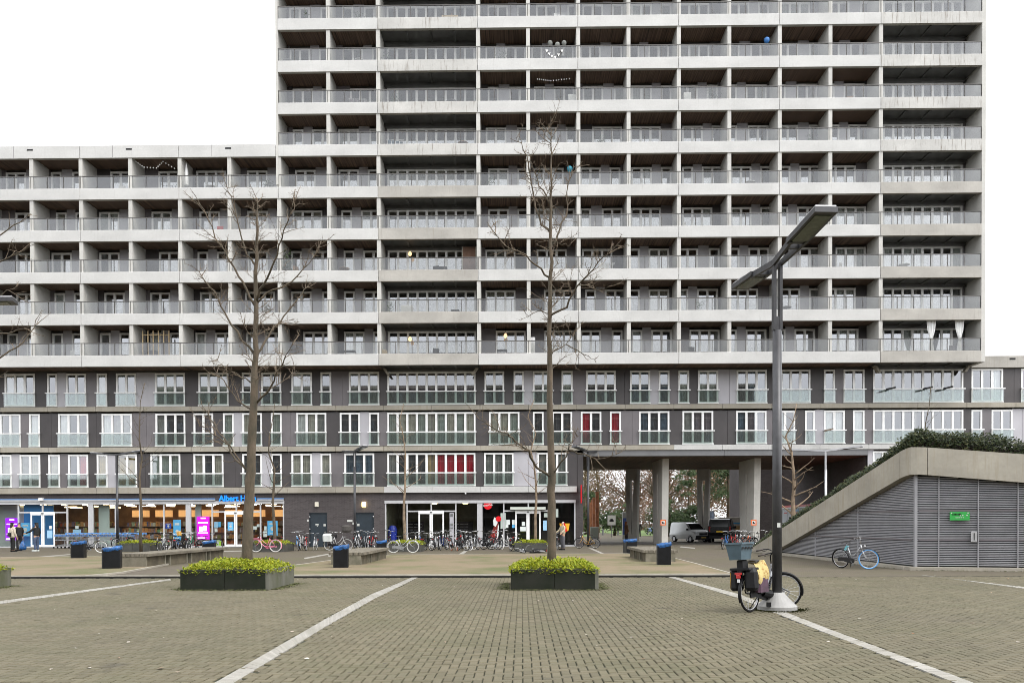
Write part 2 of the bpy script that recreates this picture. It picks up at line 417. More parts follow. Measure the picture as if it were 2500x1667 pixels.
# ---- windows
FRW, MUW, PANEW = .115, .155, .515
def win_width(n): return 2*FRW + n*PANEW + (n-1)*MUW
_wm = {}
def win_meshes(n, hgt, w):
    key = (n, round(hgt,2), round(w,2))
    if key in _wm: return _wm[key]
    pw = (w-2*FRW-(n-1)*MUW)/n
    f = MB()
    f.box(0, w, -.05, .07, 0, .13); f.box(0, w, -.05, .07, hgt-.12, hgt)
    f.box(0, FRW, -.047, .067, .13, hgt-.12); f.box(w-FRW, w, -.047, .067, .13, hgt-.12)
    xs = []
    x = FRW
    for i in range(n):
        xs.append(x); x += pw
        if i < n-1: f.box(x, x+MUW, -.035, .06, .13, hgt-.12); f.box(x+MUW*.46, x+MUW*.54, -.038, -.034, .13, hgt-.12); x += MUW
    f.box(-.03, w+.03, -.10, -.05, -.02, .06)
    p = MB(); p.quad((0,0,0),(pw,0,0),(pw,0,hgt-.25),(0,0,hgt-.25))
    allp = MB()
    for q in xs: allp.quad((q,.02,.13),(q+pw,.02,.13),(q+pw,.02,hgt-.12),(q,.02,hgt-.12))
    c = MB(); N = 14
    for i in range(N):
        a = -.05+(pw+.1)*i/N; b = -.05+(pw+.1)*(i+1)/N
        ya = .035*math.sin(i*2.1)+.012*math.sin(i*5); yb = .035*math.sin((i+1)*2.1)+.012*math.sin((i+1)*5)
        c.quad((a,ya,0),(b,yb,0),(b,yb*.6,hgt-.2),(a,ya*.6,hgt-.2))
    rl = MB(); rl.box(-.07, w+.07, -.22, -.16, .40*hgt-.04, .40*hgt+.03)
    rl.box(-.02, .03, -.2, -.05, .40*hgt-.03, .40*hgt+.02); rl.box(w-.03, w+.02, -.2, -.05, .40*hgt-.03, .40*hgt+.02)
    gg = MB(); gg.box(.02, w-.02, -.195, -.185, .06, .40*hgt-.041)
    _wm[key] = (f.mesh('window', WHITE), p.mesh('pane', GLASS), allp, c.mesh('curtain', PL), rl.mesh('guard_rail', WHITE), gg.mesh('guard_glass', GUARD), xs)
    return _wm[key]
CURT = {
 'g': M('grey_curtain', (0.225,0.232,0.217), .9, var=.3, vscale=2.5), 'w': M('white_curtain', (0.589,0.608,0.589), .9, var=.15, vscale=2.5),
 'c': M('cream_curtain', (0.390,0.375,0.315), .9, var=.25, vscale=2.5), 's': M('sage_curtain', (0.285,0.323,0.285), .9, var=.2, vscale=2.5),
 'r': M('red_curtain', (0.399,0.011,0.028), .8, var=.2, vscale=3), 'y': M('ochre_curtain', (0.342,0.247,0.057), .9, var=.25, vscale=3),
 'd': M('dark_curtain', (.055,.06,.065), .9, var=.4, vscale=3), 'b': M('blue_curtain', (.07,.11,.15), .9, var=.4, vscale=3),
 'p': M('plum_curtain', (0.150,0.128,0.143), .9, var=.3, vscale=3), 'k': M('kraft_board', (0.437,0.332,0.190), .9, var=.15, vscale=3)}
npane = 0
upper = MB()
def window(x0, z0, n, hgt=2.29, w=None, cur='', guard=True):
    global npane
    w = w or win_width(n)
    f, p, ap, c, rl, gg, xs = win_meshes(n, hgt, w)
    o = put('window', f, bld, (x0, 0, z0))
    if npane + n <= 300:
        for q in xs: put('pane', p, o, (q, .02, .13), mat=None if guard else UGLASS)
        npane += n
    else:
        b = len(upper.v)
        upper.v += [(x0+a, YW+y, z0+z) for a, y, z in ap.v]; upper.f += [tuple(b+i for i in q) for q in ap.f]; upper.m += ap.m
    for i, ch in enumerate(cur[:n]):
        if ch in CURT: put('curtain', c, o, (xs[i], .13, .1), mat=CURT[ch])
    if guard:
        put('guard_rail', rl, o); put('guard_glass', gg, o)
    return o

# lower storeys: pixel spans of each window in the photograph, pane count, curtain code
ROWS = {
3: [(12,86,3,'ww'),(116,140,1,''),(162,211,2,''),(237,262,1,'w'),(284,333,2,'sg'),(379,452,3,'ssg'),(485,558,3,'sgs'),(591,615,1,'d'),(638,687,2,'dd'),
    (712,762,2,'wg'),(783,809,1,'d'),(852,926,3,'gpg'),(946,1161,9,'ppppppppp'),(1183,1231,2,'dd'),(1254,1279,1,'d'),(1301,1350,2,'gs'),(1371,1398,1,'s'),
    (1431,1503,3,'dpd'),(1538,1587,2,'bb'),(1608,1634,1,'b'),(1656,1682,1,'s'),(1704,1753,2,'ss'),(1798,1872,3,'dbb'),(1906,1978,3,'g d'),(2011,2038,1,''),(2059,2110,2,''),
    (2131,2351,9,''),(2371,2448,3,'  w'),(2492,2568,3,'')],
2: [(1,51,2,' g'),(72,98,1,'w'),(143,216,3,'w'),(249,323,3,'wgg'),(380,453,3,'gdd'),(473,521,2,'pp'),(545,571,1,'s'),(592,640,2,'cd'),(662,688,1,'s'),
    (724,797,3,'wcg'),(830,879,2,'dd'),(901,926,1,'d'),(946,1161,9,'sccscscsc'),(1194,1268,3,'ccs'),(1301,1327,1,'d'),(1348,1397,2,'dd'),
    (1418,1468,2,'rd'),(1489,1516,1,'r'),(1560,1634,3,'bdb'),(1666,1741,3,'gpp'),(1797,1871,3,'bpp'),(1892,1941,2,'w '),(1965,1989,1,'p'),
    (2011,2062,2,'ww'),(2082,2110,1,'w'),(2131,2351,9,''),(2371,2397,1,''),(2420,2471,2,''),(2510,2560,2,'')],
1: [(1,29,1,'c'),(49,99,2,'gc'),(119,147,1,'c'),(167,216,2,'dr'),(237,263,1,'y'),(286,335,2,'yy'),(368,441,3,'sss'),(473,546,3,'cdc'),(592,640,2,'dd'),(662,688,1,'d'),
    (712,762,2,'cc'),(783,809,1,'c'),(841,914,3,'bbb'),(946,1161,9,'gddd'+'k'+'rrrr'),(1182,1254,3,'ggg'),(1312,1385,3,'gsg'),(2130,2180,2,'c')]}
PAN = {3: 'DLMDLDDMDDMDDDLDMDLMDLDDMDDDD', 2: 'MDDMDDLDMDLMDDDMDMDDMDLDMDMLMM', 1: 'LDMDLDDDLDLMDDLDDDD'}
PMAT = {'D': PD, 'M': PM, 'L': PL}
ZWB = {1: 4.22, 2: 7.05, 3: 9.86}
for fl in (3, 2, 1):
    zb = ZWB[fl]; row = ROWS[fl]; ym = 950+98*(3-fl)
    spans = [(wx(a, YW, ym), wx(b, YW, ym), n, c) for a, b, n, c in row]
    # unseen run of the wing to the left of the frame
    xl = spans[0][0]
    gaps = []
    for i, (a, b, n, c) in enumerate(spans):
        window(a, zb, n, 2.29, b-a, c)
        if i+1 < len(spans): gaps.append((b, spans[i+1][0], PAN[fl][min(i, len(PAN[fl])-1)]))
    ends = [(XL, xl, 'D')] + ([(PASS1+.42, spans[-1][0], 'M'), (spans[-1][1], XR+13.4, 'D')] if fl == 1 else [])
    if fl != 1: ends.append((spans[-1][1], XR+13.4, 'M'))
    for a, b, ch in ends+gaps:
        if fl == 1 and b > PASS0 and a < PASS1:      # not across the open passage
            if a < PASS0: b = PASS0-.42
            else: a = PASS1+.4
        if b-a < .03: continue
        if fl == 1 and a < PASS0 < b: continue
        w = MB(); pieces = 2 if b-a > .95 else 1
        for q in range(pieces):
            xa = a+(b-a)*(.62 if q else 0); xb2 = a+(b-a)*(.62 if (pieces == 2 and not q) else 1)
            w = MB(); w.box(xa+.008, xb2-.008, YW-.02-.012*q, YW+.08, zb-.03, zb+2.33)
            bp('wall_panel', w, PMAT[ch])

# concrete string courses, in lengths of half a bay
for fl, zt, hh in ((3, 9.80, .32), (2, 6.98, .33), (1, 4.16, .40)):
    k = -9
    while True:
        a = bay(0)+PB/2*k+.0; b = a+PB/2
        if a > XR+13: break
        if fl == 1 and a > PASS0-.5: break
        if fl == 1 and b > PASS0: b = PASS0
        w = MB(); w.cbox(a+.006, b-.006, YW-.2, YW+.1, zt-hh, zt, .02)
        bp('string_course', w, CONC if (fl == 1 and k > 1 or (fl == 2 and k > 7)) else CONC_B)
        k += 1
# backing behind panels and bands
w = MB(); w.box(XL, XR+13.4, YW+.08, YW+.11, 9.5, 9.83); w.box(XL, XR+13.4, YW+.08, YW+.11, 6.66, 7.02); w.box(XL, PASS0, YW+.08, YW+.11, 3.7, 4.2); bp('wall_backing', w, SOFD)
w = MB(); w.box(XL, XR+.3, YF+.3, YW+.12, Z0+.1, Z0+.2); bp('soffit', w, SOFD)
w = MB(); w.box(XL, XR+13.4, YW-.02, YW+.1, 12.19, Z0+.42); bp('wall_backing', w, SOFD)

# ---- balconies
ngl = 0
glstuff = MB()
def half_type(wide, x0, x1, k):
    """window groups along one recessed balcony wall: list of (x, panes or panel)"""
    out = []
    t = rng.choice('AABBCC' if not wide else 'W')
    if t == 'W': out.append(('w', (x0+x1)/2-3.06, 9)); return out
    if t == 'A':
        s = x0+rng.choice((.25,.45,.95)); out.append(('w', s, 3)); return out
    s = x0+rng.choice((.12,.3,.45)); a, b = (2, 1) if t == 'B' else (1, 2)
    out.append(('w', s, a)); s += win_width(a); pw = rng.choice((.62,.62,.75)); out.append(('p', s, pw, rng.choice('LLL'))); s += pw
    out.append(('w', s, b)); return out
wide_bays = (1, 6)
for k in range(NF):
    zb = Z0+DZ*k
    bays = list(range(-4, 7)) if k < 5 else list(range(0, 7))
    xa, xe = bay(bays[0])-0, bay(7)
    # slab with boarded soffit; the two wide bays have grey sheet soffits
    w = MB(); w.box(xa, xe-.02, YF+.25, YW+.14, zb+.12, zb+.34); bp('balcony_slab', w, CONC_D)
    for b in bays:
        x0, x1 = bay(b), bay(b+1)
        wide = b in wide_bays
        # fascia
        f = MB(); f.cbox(x0+.012, x1-.012, YF, YF+.25, zb, zb+.75, .018)
        bp('fascia_panel', f, (CONC_T if (wide and k >= 5) else CONC_S if wide else CONC))
        # soffit under this slab
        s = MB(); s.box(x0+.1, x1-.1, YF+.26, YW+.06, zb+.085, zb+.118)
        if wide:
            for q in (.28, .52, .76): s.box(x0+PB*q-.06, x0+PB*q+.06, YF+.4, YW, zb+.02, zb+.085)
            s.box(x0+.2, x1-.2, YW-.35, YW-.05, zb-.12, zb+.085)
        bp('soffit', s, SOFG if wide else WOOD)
        if wide:
            for xx, sg in ((x0+.16, 1), (x1-.16, -1)):
                q = MB(); q.prism([(xx-.09, zb-.002), (xx+.09, zb-.002), (xx+.09+.3*sg, zb-.45), (xx-.09+.3*sg, zb-.45)], YW-.9, YW-.5)
                if k == 0: bp('bracket', q, CONC_B, fix=True)
        # dividers
        for xx in ([x0] if wide else [x0, (x0+x1)/2]):
            if xx == XB and k >= 5: continue
            d = MB(); d.box(xx-.09, xx+.16, YF+.06, YW+.05, zb+.345, zb+DZ+.08)
            if b < 0 and xx == x0: d.box(xx+.16, xx+.172, YF+.45, YW-.25, zb+.6, zb+2.2)
            bp('balcony_divider', d, CONC_D)
        # railing
        r = MB(); zr = zb+1.60
        r.box(x0+.005, x1-.005, YF+.05, YF+.12, zr-.05, zr)
        r.box(x0+.005, x1-.005, YF+.07, YF+.10, zb+.752, zb+.775)
        nn = 6
        for i in range(nn+1):
            xp = x0+.03+(PB-.06)*i/nn
            r.box(xp-.018, xp+.018, YF+.055, YF+.115, zb+.75, zr-.05)
        ro = bp('railing', r, RAILM)
        for i in range(nn):
            xp = x0+.03+(PB-.06)*i/nn+.022; xq = x0+.03+(PB-.06)*(i+1)/nn-.022
            if ngl < 300:
                g = MB(); g.box(xp, xq, YF+.078, YF+.09, zb+.78, zr-.052)
                o = put('glass_panel', g.mesh('glass_panel', RGLASS), ro); ngl += 1
            else: glstuff.box(xp, xq, YF+.078, YF+.09, zb+.78, zr-.052)
        # recessed wall with windows
        for hb in ([(x0, x1)] if wide else [(x0, (x0+x1)/2), ((x0+x1)/2, x1)]):
            a, e = hb[0]+.16, hb[1]-.09
            items = half_type(wide, a, e, k); zw = zb+.41
            pos = a; solid = []
            for it in items:
                if it[1] > pos+.02: solid.append((pos, it[1], rng.choice('DDMM')))
                if it[0] == 'w':
                    n = it[2]; ww = 6.12 if n == 9 else win_width(n)
                    base = rng.choice(['', '', 'g', 'w', 'd', 'c'])
                    cur = ''.join((base or ' ') if rng.random() < .7 else ' ' for _ in range(n))
                    window(it[1], zw, n, 2.29, ww, cur, False); pos = it[1]+ww
                else:
                    solid.append((it[1], it[1]+it[2], it[3])); pos = it[1]+it[2]
            if pos < e-.02: solid.append((pos, e, rng.choice('DDMM')))
            for sa, sb, ch in solid:
                w = MB(); w.box(sa+.006, sb-.006, YW-.03, YW+.1, zb+.345, zb+DZ+.08); bp('wall_panel', w, PMAT[ch])
        # end divider of the last bay is the gable
# glazing and railing glass beyond the nearest three hundred of each
kind(bp('upper_panes', upper, UGLASS), 'stuff')
kind(bp('upper_glass_panels', glstuff, RGLASS), 'stuff')

# ---- parapets
zp = Z0+DZ*5
for b in range(-4, 0):
    f = MB(); x0, x1 = bay(b), bay(b+1)-(.16 if b == -1 else 0)
    f.cbox(x0+.012, x1-.012, YF, YF+.25, zp-.02, zp+.82, .02)
    o = bp('parapet', f, CONC)
    s = MB(); xs = x0+PB*.5; s.box(xs-.2, xs+.2, YF-.012, YF+.05, zp+.5, zp+.6); put('scupper', s.mesh('scupper', BLACK), o)
    j = MB(); j.box(x0+PB*.335-.012, x0+PB*.335+.012, YF-.003, YF+.02, zp+.02, zp+.8); put('joint', j.mesh('joint', PM), o)
    s = MB(); s.box(x0+.1, x1-.1, YF+.26, YW+.06, zp+.085, zp+.118); bp('soffit', s, WOOD)
w = MB(); w.box(bay(-4), XB-.2, YF+.25, YW+.14, zp+.12, zp+.3); bp('balcony_slab', w, SOFD)
for b in range(0, 2):
    x0 = XR+.27+6.7*b
    f = MB(); f.cbox(x0, x0+6.69, YW-.25, YW, 12.2, 13.0, .02)
    o = bp('parapet', f, CONC_S)
    s = MB(); s.box(x0+2.6, x0+3.0, YW-.262, YW-.2, 12.72, 12.84); put('scupper', s.mesh('scupper', BLACK), o)

# ---- ground floor walls
def bw(x0, x1, z0, z1, y0=YW-.02, y1=YW+.3): 
    w = MB(); w.box(x0, x1, y0, y1, z0, z1); return bp('brick_wall', w, BRICK)
SH1R = wx(694, YW, 1280); SH2L = wx(940, YW, 1280); SH2R = wx(1405, YW, 1280); ZTOP = 3.22
bw(XL, PASS0, ZTOP, 3.76)
D1 = (wx(755, YW, 1290), wx(799, YW, 1290)); D2 = (wx(868, YW, 1290), wx(913, YW, 1290)); DH = 2.40
bw(SH1R, D1[0], 0, ZTOP); bw(D1[1], D2[0], 0, ZTOP); bw(D2[1], SH2L, 0, ZTOP)
bw(D1[0], D1[1], DH, ZTOP); bw(D2[0], D2[1], DH, ZTOP)
bw(SH2R, PASS0, 0, ZTOP)
w = MB(); w.box(PASS0-.3, PASS0, YW+.3, 71.6, 0, 6.4); bp('brick_wall', w, BRICK)
w = MB(); w.box(PASS0-.4, PASS0, YW-.03, YW+.3, 3.76, 6.4); bp('corner_strip', w, PD)
# passage: beam, soffit, right-hand walls
for a, b in ((PASS0+.02, 9.0), (9.0, 14.0), (14.0, 19.0), (19.0, PASS1)):
    w = MB(); w.box(a+.006, b-.006, YW-.12, YW+.3, 6.24, 6.64); bp('passage_beam', w, BEAM)
w = MB(); w.box(PASS0, PASS1, YW+.3, 72, 6.22, 6.4); bp('passage_soffit', w, WOOD)
w = MB(); w.box(PASS1, PASS1+.3, YW, 72, 0, 6.64); w.box(22.7, 34, 79, 90, 0, 12); w.box(PASS1+.3, XR+13.4, YW, YW+.3, 0, 4.2); w.box(PASS1+.3, XR+13.4, YW+.09, YW+.12, 6.5, 6.72); bp('brick_wall', w, BRICK)
w = MB(); w.box(PASS1-.03, PASS1+.0, 60, 61.6, 2.2, 3.9); bp('side_window', w, CURT['s'])
w = MB(); w.box(PASS1, PASS1+.4, YW-.02, YW+.2, 4.2, 6.64); bp('corner_strip', w, PL)
for xx in (9.2, 9.75, 15.6, 16.1):
    w = MB(); w.cyl((xx, 71.2), .16, 6.02, 6.22, 10); bp('ceiling_lamp', w, BLACK)

# ---- doors and wall lamps in the brick wall
DOORM = M('door_paint', (.022,.032,.042), .4, var=.15)
STK = M('sticker_white', (.50,.51,.48), .5)
for (a, b), n in ((D1, 0), (D2, 1)):
    d = MB(); d.box(a, b, YW+.08, YW+.14, .02, DH)
    o = bp('service_door', d, DOORM)
    f = MB(); f.box(a-.0, a+.06, YW+.03, YW+.08, 0, DH); f.box(b-.06, b, YW+.03, YW+.08, 0, DH); f.box(a+.06, b-.06, YW+.03, YW+.08, DH-.06, DH); put('door_frame', f.mesh('door_frame', DOORM), o, (0, 0, 0))
    hd = MB(); hd.box(b-.22, b-.1, YW+.0, YW+.03, 1.0, 1.04) if n == 0 else hd.box(a+.1, a+.22, YW+.0, YW+.03, 1.0, 1.04); hd.box((b if n==0 else a+.3)-.16, (b if n==0 else a+.3)-.14, YW+.02, YW+.09, .95, 1.1); put('door_handle', hd.mesh('door_handle', CHROME), o)
    s = MB()
    if n == 0: s.box(a+.42,a+.64, YW+.07,YW+.082, 1.52,1.62); s.box(a+.52,a+.60,YW+.07,YW+.082,1.44,1.5); s.box(b-.28,b-.12,YW+.07,YW+.082,1.45,1.6)
    else: s.box(a+.08,a+.26,YW+.07,YW+.082,1.45,1.62)
    put('notice', s.mesh('notice', STK), o)
    hg = MB()
    for z in (.3, 1.25, 2.1): xx = a+.03 if n == 0 else b-.03; hg.tube([(xx-.04, YW+.01, z), (xx+.04, YW+.01, z)], .05, 8)
    put('hinge', hg.mesh('hinge', ALU), o)
LAMP_ON = M('lamp_lit', (1.0, .72, .36), .5, emit=7); LAMP_OFF = M('lamp_unlit', (.62,.58,.48), .4)
for px, on in ((774, 0), (889, 1)):
    p = atY(px, 1231, YW); l = MB(); l.cbox(p.x-.13, p.x+.13, YW-.16, YW-.03, p.z-.16, p.z+.16, .02)
    o = bp('wall_lamp', l, LAMP_ON if on else LAMP_OFF)
    l = MB(); l.box(p.x-.15, p.x+.15, YW-.03, YW-.02, p.z-.18, p.z+.18); put('lamp_plate', l.mesh('lamp_plate', GREYM), o)
p = atY(854, 1271, YW); l = MB(); l.box(p.x-.19, p.x+.19, YW-.05, YW-.02, p.z-.07, p.z+.07); bp('wall_plate', l, STK)
l = MB()
for px, py in ((752, 1270), (863, 1277), (868, 1275)): q = atY(px, py, YW); l.box(q.x-.06, q.x+.06, YW-.05, YW-.02, q.z-.07, q.z+.07)
bp('bell_boxes', l, STK)
p = atY(104, 1219, YW); l = MB(); l.cbox(p.x-.14, p.x+.14, YW-.35, YW-.02, p.z-.09, p.z+.09, .03); bp('security_camera', l, WHITE)
p = atY(1137, 1204, YW); l = MB(); l.cbox(p.x-.05, p.x+.05, YW-.2, YW-.02, p.z-.05, p.z+.05, .02); bp('security_camera', l, WHITE)

# ---- shop fronts
FR = M('shopfront_frame', (.50,.50,.51), .35, .2, var=.06)
FRD = M('shopfront_dark', (.035,.035,.037), .4)
def shopfront(name, x0, x1, mulls, wides, glassm, transom=None, doors=(), depth=11):
    f = MB(); y0, y1 = YW-.02, YW+.10
    f.box(x0-.02, x1+.02, y0-.05, y1, 3.02, ZTOP)
    f.box(x0, x1, y0, y1, 0, .09)
    f.box(x0, x0+.09, y0, y1, .09, 3.02); f.box(x1-.09, x1, y0, y1, .09, 3.02)
    for q in mulls: f.box(q-.045, q+.045, y0+.01, y1, .09, 3.02)
    for a, b in wides: f.box(a, b, y0-.02, y1+.02, .09, 3.02)
    if transom:
        for a, b in transom: f.box(a, b, y0+.012, y1-.005, 2.42, 2.52)
    o = bp(name, f, FR)
    edges = sorted([x0+.09, x1-.09] + [q for m_ in mulls for q in (m_-.045, m_+.045)] + [q for w_ in wides for q in w_])
    for i in range(0, len(edges), 2):
        a, b = edges[i], edges[i+1]
        if b-a < .05: continue
        g = MB(); g.quad((a, YW+.04, .09), (b, YW+.04, .09), (b, YW+.04, 3.02), (a, YW+.04, 3.02))
        put('pane', g.mesh('pane', glassm), o)
    for a, b in doors:
        mid = (a+b)/2
        d = MB()
        d.box(a, b, y0-.06, y0-.005, 2.28, 2.52)
        for q, e in ((a, mid-.01), (mid+.01, b)):
            d.box(q, q+.1, y0-.05, y0-.008, .05, 2.28); d.box(e-.1, e, y0-.05, y0-.008, .05, 2.28)
            d.box(q+.1, e-.1, y0-.05, y0-.008, .05, .2)
        dd = put('sliding_door', d.mesh('sliding_door', WHITE), o)
        g = MB(); g.quad((a+.1, y0-.03, .2), (mid-.11, y0-.03, .2), (mid-.11, y0-.03, 2.28), (a+.1, y0-.03, 2.28)); g.quad((mid+.11, y0-.03, .2), (b-.1, y0-.03, .2), (b-.1, y0-.03, 2.28), (mid+.11, y0-.03, 2.28))
        put('door_glass', g.mesh('door_glass', glassm), dd)
        s = MB(); s.box(mid-.08, mid+.08, y0-.1, y0-.06, 2.36, 2.44); put('door_sensor', s.mesh('door_sensor', GREYM), dd)
    return o
def X(px): return wx(px, YW, 1285)
S1 = shopfront('shop_front', XL, SH1R, [X(-50), X(45), X(104), X(164), X(282), X(341), X(400), X(518), X(577), X(636)], [(X(-30), X(-16)), (X(216), X(228)), (X(454), X(466))], SGLASS,
     [(X(45), X(164)), (X(518), X(636))], [(X(76), X(135)), (X(549), X(603))])
S2 = shopfront('shop_front', SH2L, SH2R, [X(994), X(1053), X(1113), X(1230), X(1290), X(1345)], [(X(1165), X(1178))], SGLASS,
     [(X(994), X(1113)), (X(1230), X(1345))], [(X(1022), X(1084)), (X(1258), X(1320))])
for o in (S1, S2):
    for c in o.children: pass
# light strip over the supermarket
LB = M('blue_strip', (.09,.18,.36), .4)
w = MB(); w.box(XL, X(527), YW-.14, YW-.08, 3.34, 3.42); w.box(X(630), SH1R, YW-.14, YW-.08, 3.34, 3.42); o = bp('light_strip', w, LB)
w = MB(); w.box(XL, X(527), YW-.14, YW-.02, 3.24, 3.335); w.box(X(630), SH1R, YW-.14, YW-.02, 3.24, 3.335); bp('strip_housing', w, ALU)
def text(name, body, size, mat, parent, loc, ext=.02, rot=(RAD(90),0,0), align='LEFT', bold=0.0, sx=1.0):
    c = bpy.data.curves.new(name, 'FONT'); c.body = body; c.size = size; c.extrude = ext; c.align_x = align; c.align_y = 'BOTTOM_BASELINE'; c.offset = bold; c.resolution_u = 3
    t = bpy.data.objects.new(name+'_tmp', c); COL.objects.link(t)
    dg = bpy.context.evaluated_depsgraph_get(); me = bpy.data.meshes.new_from_object(t.evaluated_get(dg))
    bpy.data.objects.remove(t); me.materials.clear(); me.materials.append(mat)
    o = put(name, me, parent, loc); o.rotation_euler = rot; o.scale = (sx, 1, 1); return o
LET = M('blue_letters', (.006,.20,.80), .4, emit=.55)
p = atY(536, 1222, YW)
text('shop_sign', 'Albert Heijn', .56, LET, bld, (p.x, -.10, p.z-.02), .03, bold=.012, sx=.93)

# ================================================================== SHOP INTERIORS
def room(x0, x1, y1, wall, floor, ceil, zc=3.15):
    r = MB(); y0 = YW+.12
    r.mi = 0; r.quad((x0,y1,0),(x1,y1,0),(x1,y1,zc),(x0,y1,zc)); r.quad((x0,y0,0),(x0,y1,0),(x0,y1,zc),(x0,y0,zc)); r.quad((x1,y1,0),(x1,y0,0),(x1,y0,zc),(x1,y1,zc))
    r.mi = 1; r.quad((x0,y0,.03),(x1,y0,.03),(x1,y1,.03),(x0,y1,.03))
    r.mi = 2; r.quad((x0,y1,zc),(x1,y1,zc),(x1,y0,zc),(x0,y0,zc))
    return bp('room_interior', r, [wall, floor, ceil])
WARM = M('warm_wall', (.26,.15,.07), .8, var=.3, vscale=1.2); TILE = M('shop_floor', (.20,.17,.14), .4); CEILD = M('shop_ceiling', (.10,.08,.07), .9)
GREENW = M('pale_green_wall', (.40,.46,.42), .8); OLIVE = M('lobby_wall', (.20,.21,.15), .7, var=.2)
GOODS = island_mat('shelf_goods', [(.5,.10,.05),(.55,.38,.14),(.12,.25,.10),(.6,.55,.42),(.08,.10,.2),(.35,.18,.08),(.65,.3,.08),(.2,.08,.06),(.5,.48,.45)], .6)
SHELF = M('shelf_wood', (.22,.14,.08), .6)
LIT = M('ceiling_light', (1.0,.74,.42), .5, emit=5)
SIGNB = M('shop_blue', (.02,.22,.55), .5); SKYB = M('shop_light_blue', (.10,.42,.75), .5)
room(XL, SH1R-.05, 67, WARM, TILE, CEILD)
g = MB()
for row in range(4):
    y = 59.3+1.9*row
    x = X(180)-6+row*.7
    while x < SH1R-1.2:
        L = rng.uniform(2.0, 3.4)
        if x+L > SH1R-.4: break
        hgt = rng.uniform(1.25, 1.9)
        sh = MB(); sh.box(x, x+L, y-.05, y+.05, .05, hgt)
        for z in (.1, .55, 1.0, 1.45):
            if z < hgt: sh.box(x, x+L, y-.4, y-.05, z, z+.03)
        so = bp('shelf', sh, SHELF)
        gg = MB()
        for z in (.13, .58, 1.03, 1.48):
            if z > hgt-.1: continue
            xx = x+.03
            while xx < x+L-.1:
                ww = rng.uniform(.07, .22); gg.box(xx, xx+ww, y-.38, y-.1, z, z+rng.uniform(.2, .36)); xx += ww+.015
        put('goods', gg.mesh('goods', GOODS), so)
        x += L+rng.uniform(.8, 2.0)
l = MB()
for row in range(5):
    for i in range(16):
        x = XL+14+i*1.55+.5*(row % 2); 
        if x > SH1R-.6: continue
        y = 58.2+1.8*row
        if rng.random() < .25: l.box(x-.45, x+.45, y-.05, y+.05, 2.93, 2.98)
        else: l.box(x-.16, x+.16, y-.12, y+.12, 3.02, 3.10)
bp('ceiling_lights', l, LIT)
w = MB(); 
for i in range(9):
    x = X(170)+i*1.9; w.box(x, x+1.25, 66.2, 66.6, 2.2, 2.75)
bp('lit_fascia', w, M('lit_signs', (1.0,.55,.22), .5, emit=.35))
w = MB(); w.box(X(160)-1.2, X(46), YW+.6, YW+.66, .05, 3.0); bp('blue_wall', w, SIGNB)
w = MB(); w.box(XL+8, X(44), YW+1.2, YW+1.3, .05, 3.0); bp('pale_wall', w, GREENW)
w = MB(); w.box(X(232), X(258), YW+.5, YW+.6, .05, 3.0); bp('pale_wall', w, GREENW)
w = MB(); w.box(X(258), X(281), YW+.5, YW+.6, .05, 1.35); bp('pale_wall', w, GREENW)
w = MB(); w.box(X(470), X(484), YW+.5, YW+.6, .05, 3.0); bp('pale_wall', w, GREENW)
PURPLE = M('purple_screen', (.26,.0,.62), .4, emit=.5); MAG = M('magenta_screen', (.55,.0,.55), .4, emit=.5); SCW = M('screen_white', (.8,.78,.85), .4, emit=.5)
def screen(px0, px1, py0, py1, mt, y=YW+.16):
    a = atY(px0, py0, y); b = atY(px1, py1, y)
    s = MB(); s.box(a.x, b.x, y, y+.08, b.z, a.z); o = bp('advert_screen', s, mt)
    s = MB(); W_, H_ = b.x-a.x, a.z-b.z
    s.box(a.x+W_*.32, b.x-W_*.28, y-.006, y-.001, a.z-H_*.11, a.z-H_*.05)
    for i, (u, v) in enumerate(((.10,.9),(.12,.9))): s.box(a.x+W_*u, a.x+W_*v, y-.006, y-.001, a.z-H_*(.30-.0*i), a.z-H_*.25)
    s.box(a.x+W_*.2, a.x+W_*.5, y-.006, y-.001, b.z+H_*.34, b.z+H_*.56); s.box(a.x+W_*.52, a.x+W_*.8, y-.006, y-.001, b.z+H_*.36, b.z+H_*.6)
    s.box(a.x+W_*.06, a.x+W_*.66, y-.006, y-.001, b.z+H_*.02, b.z+H_*.09); s.box(a.x+W_*.1, a.x+W_*.9, y-.006, y-.001, b.z+H_*.26, b.z+H_*.31)
    put('print', s.mesh('print', SCW), o)
screen(13, 44, 1264, 1318, PURPLE); screen(480, 511, 1260, 1316, MAG)
def poster(px0, px1, py0, py1, mt, y=YW-.03, mt2=None, name='poster'):
    a = atY(px0, py0, y); b = atY(px1, py1, y)
    s = MB(); s.box(a.x, b.x, y-.006, y, b.z, a.z); o = bp(name, s, mt)
    if mt2:
        s = MB(); W_, H_ = b.x-a.x, a.z-b.z
        s.box(a.x+W_*.2, b.x-W_*.2, y-.012, y-.007, a.z-H_*.25, a.z-H_*.15); s.tube([((a.x+b.x)/2, y-.012, (a.z+b.z)/2-H_*.02), ((a.x+b.x)/2, y-.007, (a.z+b.z)/2-H_*.02)], min(W_,H_)*.22, 12)
        s.box(a.x+W_*.25, b.x-W_*.25, y-.012, y-.007, b.z+H_*.12, b.z+H_*.18)
        put('print', s.mesh('print', mt2), o)
PAPER = M('paper', (.62,.66,.64), .7); PAPB = M('paper_blue', (.30,.52,.72), .7)
poster(51, 73, 1276, 1308, SKYB, YW+.1, STK); poster(556, 570, 1274, 1294, SKYB, YW-.085, STK); poster(653, 678, 1271, 1307, SKYB, YW+.1, STK)
poster(423, 442, 1268, 1322, SKYB, YW+.1, PAPER); poster(404, 418, 1277, 1290, M('deep_blue', (.01,.06,.4), .5), YW+.1, STK)
